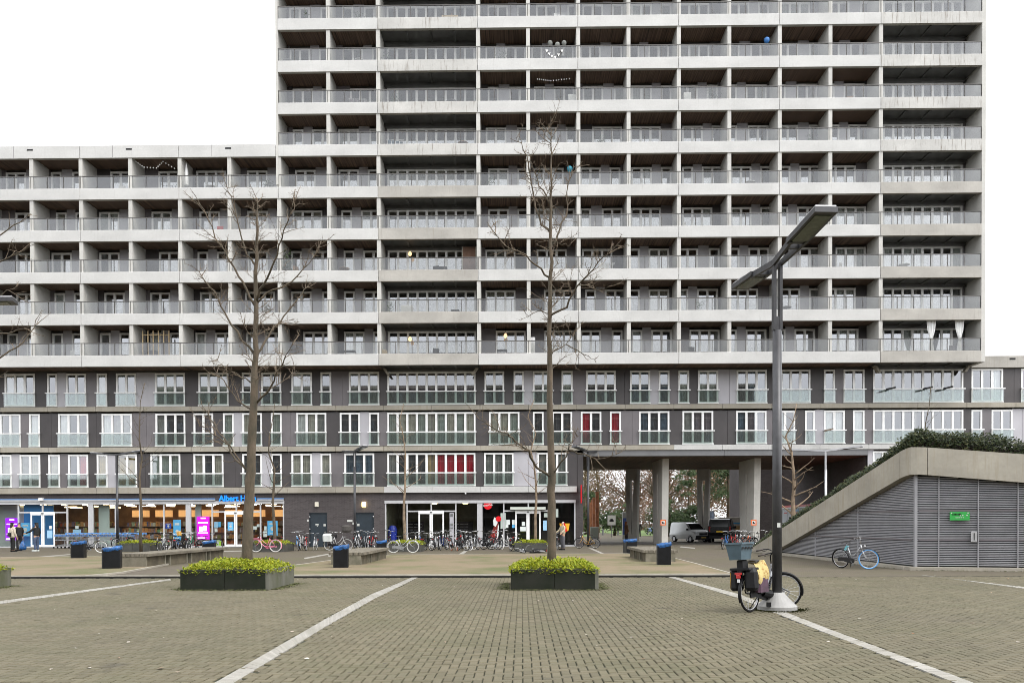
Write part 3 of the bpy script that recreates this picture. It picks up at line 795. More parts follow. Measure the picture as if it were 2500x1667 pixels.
poster(523, 532, 1273, 1287, PAPB, YW+.1); poster(533, 539, 1273, 1286, SKYB, YW+.1); poster(524, 531, 1289, 1298, PAPER, YW+.1); poster(523, 540, 1317, 1332, M('lime', (.35,.62,.05), .6), YW+.1, STK)
poster(643, 652, 1296, 1310, PAPER, YW+.1); poster(645, 651, 1284, 1294, PAPER, YW+.1); poster(617, 627, 1284, 1292, PAPER, YW+.1); poster(627, 636, 1279, 1286, PAPER, YW+.1)
poster(115, 128, 1294, 1313, PAPB, YW-.085); poster(120, 127, 1283, 1291, PAPER, YW-.085); poster(184, 192, 1283, 1290, PAPER, YW+.1); poster(178, 198, 1292, 1302, PAPB, YW+.1)
# entrance lobby and corner shop
room(SH2L+.05, X(1172), 63, OLIVE, TILE, SOFD)
mb = MB()
for x0_, x1_ in ((X(972), X(1021)), (X(1090), X(1148))):
    mb.box(x0_, x1_, 60.0, 60.4, .5, 1.75)
o = bp('mailbox_wall', mb, BLACK)
mb = MB()
for x0_, x1_ in ((X(972), X(1021)), (X(1090), X(1148))):
    for r in range(5):
        x = x0_+.05
        while x < x1_-.3: mb.box(x, x+.27, 59.98, 59.995, .72+r*.21, .75+r*.21); x += .33
put('letter_slot', mb.mesh('letter_slot', PL), o)
for px in (1061, 1136):
    p = atY(px, 1227, 58.2); l = MB(); l.lathe([(.16,.0),(.2,.05),(.14,.1)], 12, (p.x, p.y, 3.0)); bp('ceiling_lamp', l, LAMP_ON)
w = MB(); w.box(X(1098), X(1108), YW-.08, YW-.03, .1, 2.35); bp('intercom_post', w, PL)
w = MB(); w.box(X(1100), X(1106), YW-.1, YW-.08, 2.1, 2.3); w.box(X(1100), X(1106), YW-.1, YW-.08, 1.25, 1.35); w.box(X(1100), X(1106), YW-.1, YW-.08, 1.45, 1.62); bp('intercom_plates', w, GREYM)
p = atY(950, 1300, 57.6); w = MB(); w.lathe([(.3,.1),(.32,1.2),(.22,1.45),(.0,1.5)], 14, (p.x+.2, 57.9, 0)); bp('blue_display', w, M('royal_blue', (.01,.03,.35), .4))
room(X(1176), SH2R-.05, 62, FRD, FRD, FRD)
# round soda sign and bottle-shaped window print
p = atY(1191, 1233, YW-.02); RED = M('sign_red', (.62,.005,.012), .35)
w = MB(); w.tube([(p.x, YW-.06, p.z), (p.x, YW-.02, p.z)], .29, 28); o = bp('round_sign', w, RED)
text('sign_lettering', 'Coca-Cola', .155, STK, bld, (p.x, -.065, p.z-.04), .002, (RAD(90), RAD(-6), 0), 'CENTER', .006)
w = MB(); q = [(1190,1320),(1196,1308),(1203,1293),(1208,1278),(1210,1268),(1216,1266),(1217,1280),(1215,1296),(1214,1312),(1211,1326),(1205,1318)]
PR = M('cola_brown', (.16,.02,.015), .3); pts = [atY(a, b, YW) for a, b in q]
w.prism([(v.x, v.z) for v in pts], YW-.03, YW-.022); o = bp('bottle_print', w, PR, fix=True)
w = MB(); q = [(1190,1320),(1192,1316),(1211,1330),(1210,1336)]; pts = [atY(a, b, YW) for a, b in q]; w.prism([(v.x, v.z) for v in pts], YW-.034, YW-.031)
q = [(1205,1282),(1204,1270),(1207,1262),(1214,1266),(1215,1276),(1210,1285)]; pts = [atY(a, b, YW) for a, b in q]; w.prism([(v.x, v.z) for v in pts], YW-.034, YW-.031)
q = [(1214,1300),(1216,1278),(1218,1284),(1217,1306),(1212,1330),(1210,1328)]; pts = [atY(a, b, YW) for a, b in q]; w.prism([(v.x, v.z) for v in pts], YW-.034, YW-.031); put('print', w.mesh('print', PAPER, fix=True), o)
w = MB(); p = atY(1217, 1266, YW); w.tube([(p.x, YW-.05, p.z), (p.x, YW-.035, p.z)], .19, 16); bp('bottle_cap_print', w, RED)
for a in ((1236,1245,1268,1280,PAPER),(1250,1262,1268,1281,PAPER),(1274,1282,1273,1283,PAPER),(1270,1284,1285,1296,PAPER),(1250,1257,1280,1288,SKYB),(1235,1241,1280,1288,PAPER),(1326,1335,1270,1294,PAPB),(1328,1352,1252,1262,GREENW),(1352,1363,1242,1262,GREENW),(1222,1235,1252,1290,GREENW)): poster(*a[:4], a[4], YW-.09 if a[0] in (1274,1270) else YW+.02)
p = [atY(a, b, YW-.03) for a, b in ((1366,1277),(1391,1277),(1388,1294),(1377,1301),(1370,1298))]; w = MB(); w.prism([(v.x, v.z) for v in p], YW-.03, YW-.024); bp('yellow_decal', w, M('decal_yellow', (.75,.38,.02), .4), fix=True)
p = [atY(a, b, YW-.03) for a, b in ((1374,1276),(1379,1276),(1385,1296),(1381,1298))]; w = MB(); w.prism([(v.x, v.z) for v in p], YW-.036, YW-.031); bp('red_decal', w, RED, fix=True)
w = MB(); w.box(X(1246), X(1332), YW-.3, YW-.03, 2.56, 2.74); bp('door_canopy', w, M('canopy', (.50,.53,.48), .5))
# pierced red banner on the passage corner
p = atY(1418, 1206, YW-.3); w = MB(); w.box(p.x-.02, p.x+.02, YW-.95, YW-.12, p.z-.62, p.z+.62); bp('banner', w, RED)
text('banner_lettering', '1', .01, STK, bld, (p.x-.03, -.6, p.z), .001)
bpy.data.objects.remove(bpy.data.objects['banner_lettering'])
# concrete supports of the passage, each a slab with a tall wedge cut out of it
def vee(name, c, rz, w, d, slot):
    """support seen as a wedge: w across the slotted face, d thick"""
    H_ = 6.23; b = MB(); wt, wb = w, w*.82
    def lx(z, s): return s*(wb+(wt-wb)*z/H_)/2
    b.prism([(lx(0,-1),0),(-.02,0),(-.02,.6),(-slot/2,H_*.84),(-slot/2,H_*.84),(lx(H_*.84,-1),H_*.84)], -d/2, d/2)
    b.prism([(.02,0),(lx(0,1),0),(lx(H_*.84,1),H_*.84),(slot/2,H_*.84),(.02,.6)], -d/2, d/2)
    b.prism([(lx(H_*.84,-1),H_*.84),(lx(H_*.84,1),H_*.84),(lx(H_,1),H_),(lx(H_,-1),H_)], -d/2, d/2)
    b.prism([(-.02,0),(.02,0),(.02,.6),(-.02,.6)], -d/2, d/2)
    o = put(name, b.mesh(name, CONC_P, fix=True), bld, (c[0], c[1]-YW, 0), rz); return o
c1 = wx(1622, 59.2, 1200); c2 = wx(1846, 59.2, 1200)
vee('passage_support', (c1, 60.9), RAD(92), 3.8, .46, .5); vee('passage_support', (c2, 60.9), RAD(92), 3.8, .46, .5)
c3 = wx(1545, 70, 1200); c4 = wx(1718, 71.2, 1200)
vee('passage_support', (c3, 70.0), RAD(-24), 1.05, .75, .34); vee('passage_support', (c4, 71.2), RAD(-24), 1.05, .75, .34)
ORG = M('notice_orange', (.75,.16,.04), .5)
for px, yy in ((1619, 58.95), (1840, 58.95)):
    p = atY(px, 1275, yy); w = MB(); w.box(p.x-.2, p.x+.2, yy-.02, yy, p.z-.2, p.z+.2); o = bp('column_notice', w, ORG)
    w = MB(); w.box(p.x-.12, p.x+.12, yy-.028, yy-.021, p.z-.12, p.z+.12); put('print', w.mesh('print', PAPER), o)
    w = MB(); w.box(p.x-.08, p.x+.02, yy-.034, yy-.029, p.z-.08, p.z+.06); w.box(p.x+.03, p.x+.09, yy-.034, yy-.029, p.z-.08, p.z-.02); put('pictogram', w.mesh('pictogram', BLACK), o)
# floodlights clamped to guard rails
for px, py, mt in ((2175, 948, BLACK), (2265, 947, BLACK), (2315, 946, BLACK), (2023, 1049, M('brown_lamp', (.16,.12,.09), .5))):
    p = atY(px, py, YW-.75); b = MB()
    b.obox(p, Vector((.95,-.1,.18)).normalized(), Vector((.1,.99,0)).normalized(), Vector((-.18,0,.98)).normalized(), .28, .15, .05)
    b.bar((p.x, p.y, p.z), (p.x, YW-.2, p.z-.05), .035); bp('floodlight', b, mt)

# ================================================================== THE BLOCK ACROSS THE SQUARE (seen mirrored in the lower windows)
opp = thing('opposite_building', 'brown brick block across the square, mirrored in the lower storey windows', 'building', (-14, -56, 0))
b = MB(); b.box(-62, 62, -12, 0, 0, 29.5); b.obj('wall', M('opposite_brick', (.085,.068,.06), .9, var=.3, vscale=.3), opp)
b = MB(); b.box(-130, -62.02, -12, 0, 0, 11); b.obj('low_wing', M('opposite_brick', (.085,.068,.06)), opp)
b = MB(); b.box(-62.2, 62.2, -12.2, .25, 29.5, 30.1); b.obj('parapet', CONC_B, opp)
b = MB()
for k in range(10): b.box(-62, 62, .0, .12, 2.9*k+2.7, 2.9*k+2.95)
b.obj('string_course', CONC_B, opp)
b = MB()
for k in range(10):
    for i in range(40):
        if (i*7+k*3) % 5: b.box(-61+3.05*i, -59.4+3.05*i, .002, .05, 2.9*k+.9, 2.9*k+2.4)
kind(b.obj('windows', DGLASS, opp), 'stuff')

# ================================================================== GROUND
def ground_mat():
    m = brick_mat('far_paving', (.125,.104,.080), (.098,.083,.064), (.06,.052,.038), 1.0, .21, .105, .010, False, (.095,.088,.05))
    return m
g = MB(); R_ = 900
g.quad((-R_,-60,-.016),(R_,-60,-.016),(R_,R_,-.016),(-R_,R_,-.016))
kind(put('ground', g.mesh('ground', M('joint_soil', (.030,.029,.015), .95, var=.5, vscale=2.5, col2=(.018,.022,.008)))), 'structure')
YK = 24.75
pv = MB(); pv.quad((-70, YK, -.004), (70, YK, -.004), (70, 140, -.004), (-70, 140, -.004)); pv.quad((-70,-40,-.004),(70,-40,-.004),(70,6.6,-.004),(-70,6.6,-.004))
kind(put('paving', pv.mesh('paving', ground_mat())), 'structure')
lw = MB(); lw.slab([(-60,140),(80,140),(80,300),(-60,300)], -.01, .03); lw.slab([(2,95),(8.5,95),(12,140),(-8,140)], -.01, .02); lw.slab([(13,100),(34,98),(40,140),(13,140)], -.01, .02)
kind(put('lawn', lw.mesh('lawn', M('lawn_green', (.10,.16,.035), .9, var=.4, vscale=2))), 'structure')

# herringbone setts of the near plaza
def ingon(x, y, poly):
    c = False; j = len(poly)-1
    for i in range(len(poly)):
        xi, yi = poly[i][0], poly[i][1]; xj, yj = poly[j][0], poly[j][1]
        if (yi > y) != (yj > y) and x < (xj-xi)*(y-yi)/(yj-yi)+xi: c = not c
        j = i
    return c
STR = [ # left edge, right edge of each pale stripe (photograph pixels)
 ([(505,1690),(522,1667),(800,1507),(904,1451),(1005,1409)], [(553,1690),(570,1667),(800,1526),(914,1461),(1020,1409)]),
 ([(1632,1408),(1804,1459.5),(1885,1493),(2000,1538),(2335,1667),(2399,1692)], [(1649,1408),(1806,1450),(1897,1485),(2020,1533),(2381,1667),(2450,1694)]),
 ([(-250,1513),(0,1466.5),(415,1412.4)], [(-250,1521),(0,1473),(418,1415.2)]),
 ([(2250,1403.5),(2500,1432),(2700,1457)], [(2262,1404),(2500,1436),(2700,1462)])]
STRG = [([gnd(*p) for p in a], [gnd(*p) for p in b]) for a, b in STR]
POLY = [a+b[::-1] for a, b in STRG]
U_ = .105; gap = .0062
SETT = island_mat('setts', [(.112,.098,.063),(.126,.110,.071),(.098,.086,.055),(.118,.106,.069),(.134,.117,.077),(.106,.092,.059)], .85, noise=(.6, (.076,.076,.040), .45, .78, .7))
def add_stains(m):
    nt = m.node_tree; N = nt.nodes; L = nt.links; b = N['Principled BSDF']; src = b.inputs['Base Color'].links[0].from_socket
    g = N.new('ShaderNodeNewGeometry'); out = src
    for sc, lo, hi, amt, col in ((.9, .66, .74, .65, (.040,.036,.028)), (7.0, .71, .74, .8, (.035,.032,.027)), (.22, .45, .7, .35, (.075,.066,.048))):
        n = N.new('ShaderNodeTexNoise'); n.inputs['Scale'].default_value = sc; n.inputs['Detail'].default_value = 4; L.new(g.outputs['Position'], n.inputs['Vector'])
        r = N.new('ShaderNodeValToRGB'); r.color_ramp.elements[0].position = lo; r.color_ramp.elements[1].position = hi; r.color_ramp.elements[1].color = (amt,amt,amt,1); L.new(n.outputs['Fac'], r.inputs[0])
        mu = N.new('ShaderNodeMix'); mu.data_type = 'RGBA'; L.new(r.outputs[0], mu.inputs[0]); L.new(out, mu.inputs[6]); mu.inputs[7].default_value = (*col, 1); out = mu.outputs[2]
    L.new(out, b.inputs['Base Color'])
add_stains(SETT)
PALE = island_mat('pale_setts', [(.275,.262,.235),(.31,.295,.265),(.24,.228,.203),(.29,.277,.25)], .8, noise=(.9, (.17,.16,.12), .45, .75, .7))
plaza = kind(put('plaza', None), 'structure')
rb = random.Random(5)
cells = []
j0, j1 = int(6.6/U_), int(YK/U_)
for j in range(j0, j1):
    y = j*U_; half = .66*y+4.0
    for i in range(int(-half/U_), int(half/U_)+1):
        k = (i-j) % 4
        if k == 0: cx, cy, hor = (i+1)*U_, (j+.5)*U_, True
        elif k == 3: cx, cy, hor = (i+.5)*U_, (j+1)*U_, False
        else: continue
        if cy+(.105 if not hor else .05) > YK: continue
        if any(ingon(cx, cy, P) for P in POLY): continue
        cells.append((cx, cy, hor))
def shown(c):
    d = Vector((c[0], c[1], -EYE)); z = d.dot(CF); u = 1250+FPX*d.dot(CR)/z; v = YPP-FPX*d.dot(CU)/z
    return -20 < u < 2520 and v < 1672, v
vis = []
for c in cells:
    ok, v = shown(c)
    if ok: vis.append((v, c))
vis.sort(key=lambda t: -t[0]); near = set(c for _, c in vis[:300])
def sett_mesh(mb, cx, cy, hx, hy, z, tx, ty):
    b = .008; n = len(mb.v)
    lo = [(cx-hx,cy-hy),(cx+hx,cy-hy),(cx+hx,cy+hy),(cx-hx,cy+hy)]; hi = [(cx-hx+b,cy-hy+b),(cx+hx-b,cy-hy+b),(cx+hx-b,cy+hy-b),(cx-hx+b,cy+hy-b)]
    mb.v += [(x,y,-.02) for x,y in lo]+[(x,y,z-.007+tx*(x-cx)+ty*(y-cy)) for x,y in lo]+[(x,y,z+tx*(x-cx)+ty*(y-cy)) for x,y in hi]
    for r in (0,4):
        for i in range(4): mb.f.append((n+r+i, n+r+(i+1)%4, n+r+4+(i+1)%4, n+r+4+i)); mb.m.append(0)
    mb.f.append((n+8,n+9,n+10,n+11)); mb.m.append(0)
sh = []
for hx, hy in ((U_-gap, U_/2-gap), (U_/2-gap, U_-gap)):
    b = MB(); sett_mesh(b, 0, 0, hx, hy, 0, 0, 0); sh.append(b.mesh('sett', SETT))
rest = MB()
for c in cells:
    z = rb.gauss(0, .0016); tx, ty = rb.gauss(0, .012), rb.gauss(0, .012)
    if c in near:
        o = put('sett', sh[0 if c[2] else 1], plaza, (c[0], c[1], z)); o.rotation_euler = (ty, -tx, rb.gauss(0, .008))
    else:
        hx, hy = ((U_-gap, U_/2-gap) if c[2] else (U_/2-gap, U_-gap)); sett_mesh(rest, c[0]+rb.gauss(0,.001), c[1]+rb.gauss(0,.001), hx, hy, z, tx, ty)
kind(put('setts', rest.mesh('setts', SETT), plaza), 'stuff')
# pale stripes
stripe = kind(put('pale_stripe', None), 'structure')
npale = 0; pst = MB()
for a, b in STRG:
    cuts = []
    for sg in range(len(a)-1):
        n = max(1, int((a[sg+1]-a[sg]).length/.108))
        cuts += [(a[sg].lerp(a[sg+1], t/n), b[sg].lerp(b[sg+1], t/n)) for t in range(n)]
    cuts.append((a[-1], b[-1]))
    for i in range(len(cuts)-1):
        q = [cuts[i][0], cuts[i][1], cuts[i+1][1], cuts[i+1][0]]
        c = sum(q, Vector())/4; q = [c+(p-c)*.965 for p in q]; z = .003+rb.gauss(0, .0012)
        if (q[1]-q[0]).cross(q[2]-q[1]).z < 0: q = q[::-1]
        one = MB(); one.slab([(p.x-c.x, p.y-c.y) for p in q], -.02, 0)
        if npale < 300 and c.y < 17 and abs(c.x) < .65*c.y:
            o = put('pale_sett', one.mesh('pale_sett', PALE), stripe, (c.x, c.y, z)); npale += 1
        else: pst.slab([(p.x, p.y) for p in q], -.02, z)
kind(put('pale_setts', pst.mesh('pale_setts', PALE), stripe), 'stuff')
fs = MB()
for q in ([(800,1355),(830,1351),(832,1353.5),(802,1358)],[(1119,1353),(1138,1340.5),(1146,1340.5),(1130,1353)],[(1444,1337),(1478,1352),(1470,1352),(1436,1337)],[(1662,1333),(1697,1336.5),(1697,1339),(1660,1335)],[(60,1361),(178,1351),(178,1353),(70,1363)],[(742,1361),(801,1351),(803,1353),(744,1364)],[(515,1345),(600,1343),(600,1345),(515,1347)]):
    P = [gnd(*p) for p in q]
    if (P[1]-P[0]).cross(P[2]-P[1]).z < 0: P = P[::-1]
    fs.slab([(p.x, p.y) for p in P], -.01, .004)
kind(put('far_stripe', fs.mesh('far_stripe', PALE)), 'structure')
# gravel islands, kerb and the dark strip painting its shaded, dirty face
def gravel_mat():
    m = M('gravel', (.168,.130,.080), .95, bump=.6, bscale=60, col2=(.088,.094,.034), vscale=.38, lo=.33, hi=.55, stretch=(1,.8,1)); return m
GRV = gravel_mat()
for P in ([(-400,1411),(209,1408),(300,1399),(470,1367),(482,1356),(75,1361),(-400,1367)], [(600,1406.5),(700,1384),(820,1368),(960,1355.5),(1440,1353),(1527,1352.5),(1640,1362.5),(1700,1378),(1790,1403.5)]):
    G = [gnd(*p) for p in P]
    if sum((G[i].x*G[(i+1)%len(G)].y-G[(i+1)%len(G)].x*G[i].y) for i in range(len(G))) < 0: G = G[::-1]
    s = MB(); s.slab([(p.x, max(p.y, YK+.44)) for p in G], -.01, .045); kind(put('gravel_island', s.mesh('gravel_island', GRV)), 'structure')
    e = MB()
    for i in range(len(G)):
        a, b = G[i], G[(i+1) % len(G)]
        if a.y < YK+.7 and b.y < YK+.7: continue
        e.bar((a.x, a.y, .025), (b.x, b.y, .025), .09, .06)
    kind(put('edging_strip', e.mesh('edging_strip', CONC_B)), 'structure')
kb = kind(put('kerb', None), 'structure')
x = -21.0
kp = MB(); kp.cbox(-.495, .495, .10, .42, -.05, .065, .012); km = kp.mesh('kerbstone', M('kerb_stone', (.20,.185,.15), .85, var=.3, vscale=2))
while x < 6.3: put('kerbstone', km, kb, (x, YK, 0)); x += 1.0
sl = MB(); sl.box(-21.5, 6.4, YK, YK+.098, -.02, .045); sl.box(6.4, 16, YK, YK+.05, -.02, -.001); kind(put('kerb_shade_strip', sl.mesh('kerb_shade_strip', M('kerb_shade_dirt', (.012,.011,.009), .95))), 'structure')  # dark strip paints shade and wet dirt on the kerb face; thin joint beyond

# ================================================================== TREES
BARK = M('bark', (.120,.090,.062), .95, var=.45, vscale=6, bump=.8, bscale=25, col2=(.045,.040,.026), stretch=(1,1,.35), lo=.3, hi=.7)
TWIG = M('twig_bark', (.16,.122,.085), .95, var=.4, vscale=4)
BARKL = M('pale_bark', (.21,.155,.105), .95, var=.4, vscale=4, bump=.4, bscale=20)
BARKP = M('park_bark', (.10,.075,.05), .95, var=.35, vscale=2)
def limb_pts(pl, wob, rr):
    out = []
    for i in range(len(pl)-1):
        n = 3
        for k in range(n):
            p = pl[i].lerp(pl[i+1], k/n)
            out.append(p + (Vector((rr.gauss(0,wob), rr.gauss(0,wob), rr.gauss(0,wob))) if (i or k) else Vector()))
    out.append(pl[-1]); return out
def twigs(mb, pts, r0, rr, dens=1.0, length=.7, up=.35, lvl=2):
    """side shoots along a limb"""
    tot = sum((pts[i+1]-pts[i]).length for i in range(len(pts)-1)); n = max(1, int(tot*dens))
    for _ in range(n):
        t = rr.uniform(.12, 1)**.8*(len(pts)-1); i = min(int(t), len(pts)-2)
        p = pts[i].lerp(pts[i+1], t-i); d = (pts[i+1]-pts[i]).normalized()
        s = Vector((rr.gauss(0,1), rr.gauss(0,1), rr.gauss(0,.7))); s = (s-d*s.dot(d)); 
        if s.length < .01: continue
        d2 = (s.normalized()*.9+d*rr.uniform(.2,.9)+Vector((0,0,up))).normalized()
        L = length*rr.uniform(.35,1.15)*(1-.45*t/(len(pts)-1))
        q = [p]; dd = d2.copy()
        for k in range(3):
            dd = (dd+Vector((rr.gauss(0,.22), rr.gauss(0,.22), rr.gauss(.06,.16)))).normalized(); q.append(q[-1]+dd*L/3)
        r = r0*rr.uniform(.5,.85)
        mb.tube(q, [r, r*.8, r*.6, r*.4], 4, False)
        if lvl > 1: twigs(mb, q, r*.68, rr, dens*1.9, L*.55, up*.6, lvl-1)
def px_tree(label, trunk, limbs, Y, w0, seed, mat, group, lvl=2, dens=1.9, tl=.8):
    rr = random.Random(seed)
    T = [atY(x, y, Y) for x, y, w in trunk]; base = T[0]
    root = thing('bare_tree', label, 'tree', (base.x, base.y, 0), 0, group)
    def L_(v): return v-Vector((base.x, base.y, 0))
    b = MB(); pts = [L_(p) for p in T]; rad = [w*.40/FPX*Y for _, _, w in trunk]
    pp, rd = [], []
    for i in range(len(pts)-1):
        for k in range(4):
            pp.append(pts[i].lerp(pts[i+1], k/4)+Vector((rr.gauss(0,.012), rr.gauss(0,.012), 0))); rd.append((rad[i]+(rad[i+1]-rad[i])*k/4)*rr.uniform(.95,1.06))
    pp.append(pts[-1]); rd.append(rad[-1]); pp[0].z = .25
    rd[0] *= 1.15
    b.tube(pp, rd, 12); b.obj('trunk', mat, root, smooth=True)
    tw = MB(); twigs(tw, pp[len(pp)//3:], .014, rr, dens*4.2, tl*1.15, .25, lvl)
    for pl in limbs:
        dy = rr.uniform(-1, 1)*.35
        q = []
        for i, (x, y) in enumerate(pl):
            q.append(L_(atY(x, y, Y+dy*i)))
        q = limb_pts(q, .02, rr); n = len(q); tot = sum((q[i+1]-q[i]).length for i in range(n-1))
        r0 = min(.034, .010+.0080*tot)
        bb = MB(); bb.tube(q, [r0*(1-.82*i/(n-1)) for i in range(n)], 7); bb.obj('limb', mat, root, smooth=True)
        twigs(tw, q, .0135, rr, dens*3.6, tl*1.0, .25, lvl)
    kind(tw.obj('twigs', TWIG, root), 'stuff'); return root
GT = 'bare young trees standing in the square planters'
px_tree('bare tree with thick leaning trunk in the planter at left of the square',
 [(602,1378,33),(606,1250,31),(613,1150,28),(620,950,22),(624,860,17),(625,700,13),(628,560,8),(629,485,2)],
 [[(622,745),(593,689),(562,638),(526,580),(498,513),(475,475)],[(625,650),(603,622),(587,564),(568,491),(554,454)],[(627,735),(641,692),(670,644),(686,580),(708,523),(723,486)],
  [(627,740),(667,708),(715,686),(756,644),(785,590)],[(626,866),(657,820),(692,769),(737,718),(756,692)],[(622,866),(578,810),(549,762),(523,711),(498,682),(485,660)],
  [(618,1001),(578,976),(546,931),(517,893)],[(611,1153),(574,1122),(546,1068),(514,1023),(491,985)],[(625,985),(664,944),(680,899),(700,868),(718,830)],[(612,1160),(560,1087),(520,1060),(485,1040)],
  [(620,936),(590,918),(555,905),(528,876)],[(624,800),(640,790),(657,815)],[(620,1000),(645,960),(690,930),(725,905)]], 21.4, 33, 4, BARK, GT)
px_tree('taller bare tree with straight mossy trunk in the planter at the centre of the square',
 [(1347,1372,27),(1347,1250,25),(1347,1150,23),(1342,1000,19),(1342,880,16),(1343,760,13),(1344,600,10),(1345,480,7),(1345,380,4),(1345,285,1.5)],
 [[(1342,678),(1309,650),(1284,624),(1230,599),(1188,541)],[(1344,567),(1322,548),(1303,484),(1284,382),(1265,327)],[(1344,500),(1325,468),(1303,423),(1290,366)],
  [(1344,770),(1380,752),(1412,697),(1437,666),(1472,630),(1517,586)],[(1412,696),(1437,697),(1466,713),(1488,697)],[(1344,602),(1360,579),(1380,525),(1386,468),(1402,398)],
  [(1346,1166),(1309,1142),(1290,1100),(1255,1078),(1239,1056),(1191,1040),(1160,1011)],[(1342,873),(1383,839),(1405,817)],[(1383,841),(1424,864),(1453,877)],
  [(1347,1158),(1380,1116),(1392,1084),(1415,1062)],[(1389,1098),(1421,1107),(1456,1120),(1517,1104)],[(1342,766),(1312,760),(1288,776)],[(1344,590),(1362,592),(1390,600),(1396,586)],
  [(1344,690),(1365,715),(1378,712)],[(1342,905),(1360,890),(1388,893)]], 21.0, 27, 9, BARK, GT)
px_tree('bare tree at the left edge with branches reaching in from outside the frame',
 [(-75,1380,30),(-72,1150,27),(-68,950,22),(-65,760,15),(-62,620,9),(-60,480,3)],
 [[(-66,905),(0,876),(38,849),(84,798),(102,757)],[(-66,840),(0,818),(45,808),(90,792)],[(-64,700),(0,637),(38,622),(90,595)],[(-62,620),(0,570),(46,541),(77,521)],[(-65,790),(18,711),(50,690)],[(-68,960),(-20,930),(20,905)]], 21.5, 30, 3, BARK, GT, 2, .8)
def free_tree(label, p, hgt, r, seed, mat, group, clear=.3, spread=.32, n=18, lvl=2, dens=1.6, tl=.75, top=.02, thick=1.0):
    rr = random.Random(seed); root = thing('bare_tree', label, 'tree', (p.x, p.y, 0), 0, group)
    pts = [Vector((rr.gauss(0,.02)*i, rr.gauss(0,.02)*i, hgt*i/9)) for i in range(10)]; pts[0].z = -.02
    b = MB(); b.tube(pts, [max(top, r*(1-.93*i/9)) for i in range(10)], 9); b.obj('trunk', mat, root, smooth=True)
    tw = MB()
    for i in range(n):
        t = clear+(1-clear)*(i+rr.random())/n; t = min(t, .97); f = t*9; k = int(f); q0 = pts[k].lerp(pts[k+1], f-k)
        a = rr.uniform(0, 2*math.pi); L = hgt*spread*(1.1-t)*rr.uniform(.7, 1.2)+.25
        d = Vector((math.cos(a), math.sin(a), rr.uniform(.35, .9))).normalized(); q = [q0]
        for s in range(4):
            d = (d+Vector((rr.gauss(0,.16), rr.gauss(0,.16), rr.gauss(.07,.1)))).normalized(); q.append(q[-1]+d*L/4)
        r0 = r*.33*(1.15-t)*thick
        if L > .8: bb = MB(); bb.tube(q, [r0*(1-.2*s) for s in range(5)], 5); bb.obj('limb', mat, root, smooth=True)
        else: tw.tube(q, [r0*(1-.2*s) for s in range(5)], 4)
        twigs(tw, q, max(.008, r0*.35), rr, dens, tl, .25, lvl)
    twigs(tw, pts[6:], .01, rr, dens*2, tl*.6, .4, lvl)
    kind(tw.obj('twigs', mat, root), 'stuff'); return root
def hz(px, py, base): return zat(py, base)
for lab, px, py, top_, r, sd_, mt in (('slim bare tree in the planter before the supermarket windows', 344, 1340, 935, .10, 21, BARK), ('slim bare tree behind the pink bicycle', 668, 1342, 985, .11, 22, BARK),
    ('pale bare tree between bicycles before the lobby entrance', 988, 1342, 985, .105, 23, BARKL), ('slim bare tree in the planter before the corner shop doors', 1306, 1341, 975, .10, 24, BARKL)):
    p = gnd(px, py); p.y = min(p.y, 48.0); p.x = wx(px, p.y, 1300)
    free_tree(lab, p, zat(top_, p), r, sd_, mt, 'slim bare trees in the planters before the shops', .36, .26, 20, 2, 1.8, .6)
p = Vector((wx(1937, 50.5, 1200), 50.5, 0)); free_tree('pale bare tree rising behind the ivy ramp beside the dark passage wall', p, zat(985, p), .17, 31, BARKL, None, .22, .24, 20, 2, 1.3, .7, .02, 1.5)
p = Vector((wx(2258, 47, 1000), 47, 0)); free_tree('thin sapling whose top shows over the ivy roof', p, zat(945, p), .09, 32, BARK, None, .6, .28, 12, 1, 1.2, .8)

# park beyond the passage
def crown_cards(mb, c, rx, ry, rz_, n, rr, size, clump=.35):
    cl = [(Vector((rr.gauss(0,.5)*rx, rr.gauss(0,.5)*ry, rr.gauss(0,.5)*rz_))) for _ in range(max(4, int(n**.5)))]
    for _ in range(n):
        q = rr.choice(cl); p = c+q+Vector((rr.gauss(0,clump)*rx*.5, rr.gauss(0,clump)*ry*.5, rr.gauss(0,clump)*rz_*.5))
        a = Vector((rr.gauss(0,1), rr.gauss(0,1), rr.gauss(0,1))).normalized(); b_ = a.orthogonal().normalized(); s = size*rr.uniform(.5,1.3)
        mb.quad(p-a*s*.5, p-b_*s*.28, p+a*s*.5, p+b_*s*.28)
RUST = island_mat('russet_leaves', [(.13,.058,.03),(.17,.078,.042),(.10,.055,.032),(.16,.10,.055)], .85, True)
OCH = island_mat('ochre_leaves', [(.15,.11,.055),(.12,.09,.045),(.18,.135,.065)], .85, True)
PINE = island_mat('pine_needles', [(.035,.06,.022),(.05,.085,.03),(.07,.10,.04),(.03,.05,.022)], .8, True)
def park_tree(label, x, y, hgt, r, seed, leaf=None, nleaf=900, group='bare park trees beyond the passage', spread=.33):
    o = free_tree(label, Vector((x, y, 0)), hgt, r, seed, BARKP, group, .18, spread, 36, 2, 1.5, 1.9, .03, 1.3)
    if leaf:
        rr = random.Random(seed); mb = MB(); crown_cards(mb, Vector((0,0,hgt*.52)), hgt*.32, hgt*.32, hgt*.42, nleaf, rr, .24); kind(mb.obj('leaves', leaf, o), 'stuff')
    return o
PT = [(5.5,128,15,.28,41,None),(9.3,120,15,.3,42,OCH),(12.2,132,16,.3,43,None),(15.0,118,16,.34,44,RUST),(18.6,112,17,.42,45,None),(21.6,121,16,.3,46,RUST),(24.5,112,16,.3,47,RUST),(28.0,125,17,.3,48,OCH),(11.0,150,17,.3,49,RUST),(23.5,145,18,.3,50,RUST),(33,128,17,.3,51,RUST)]
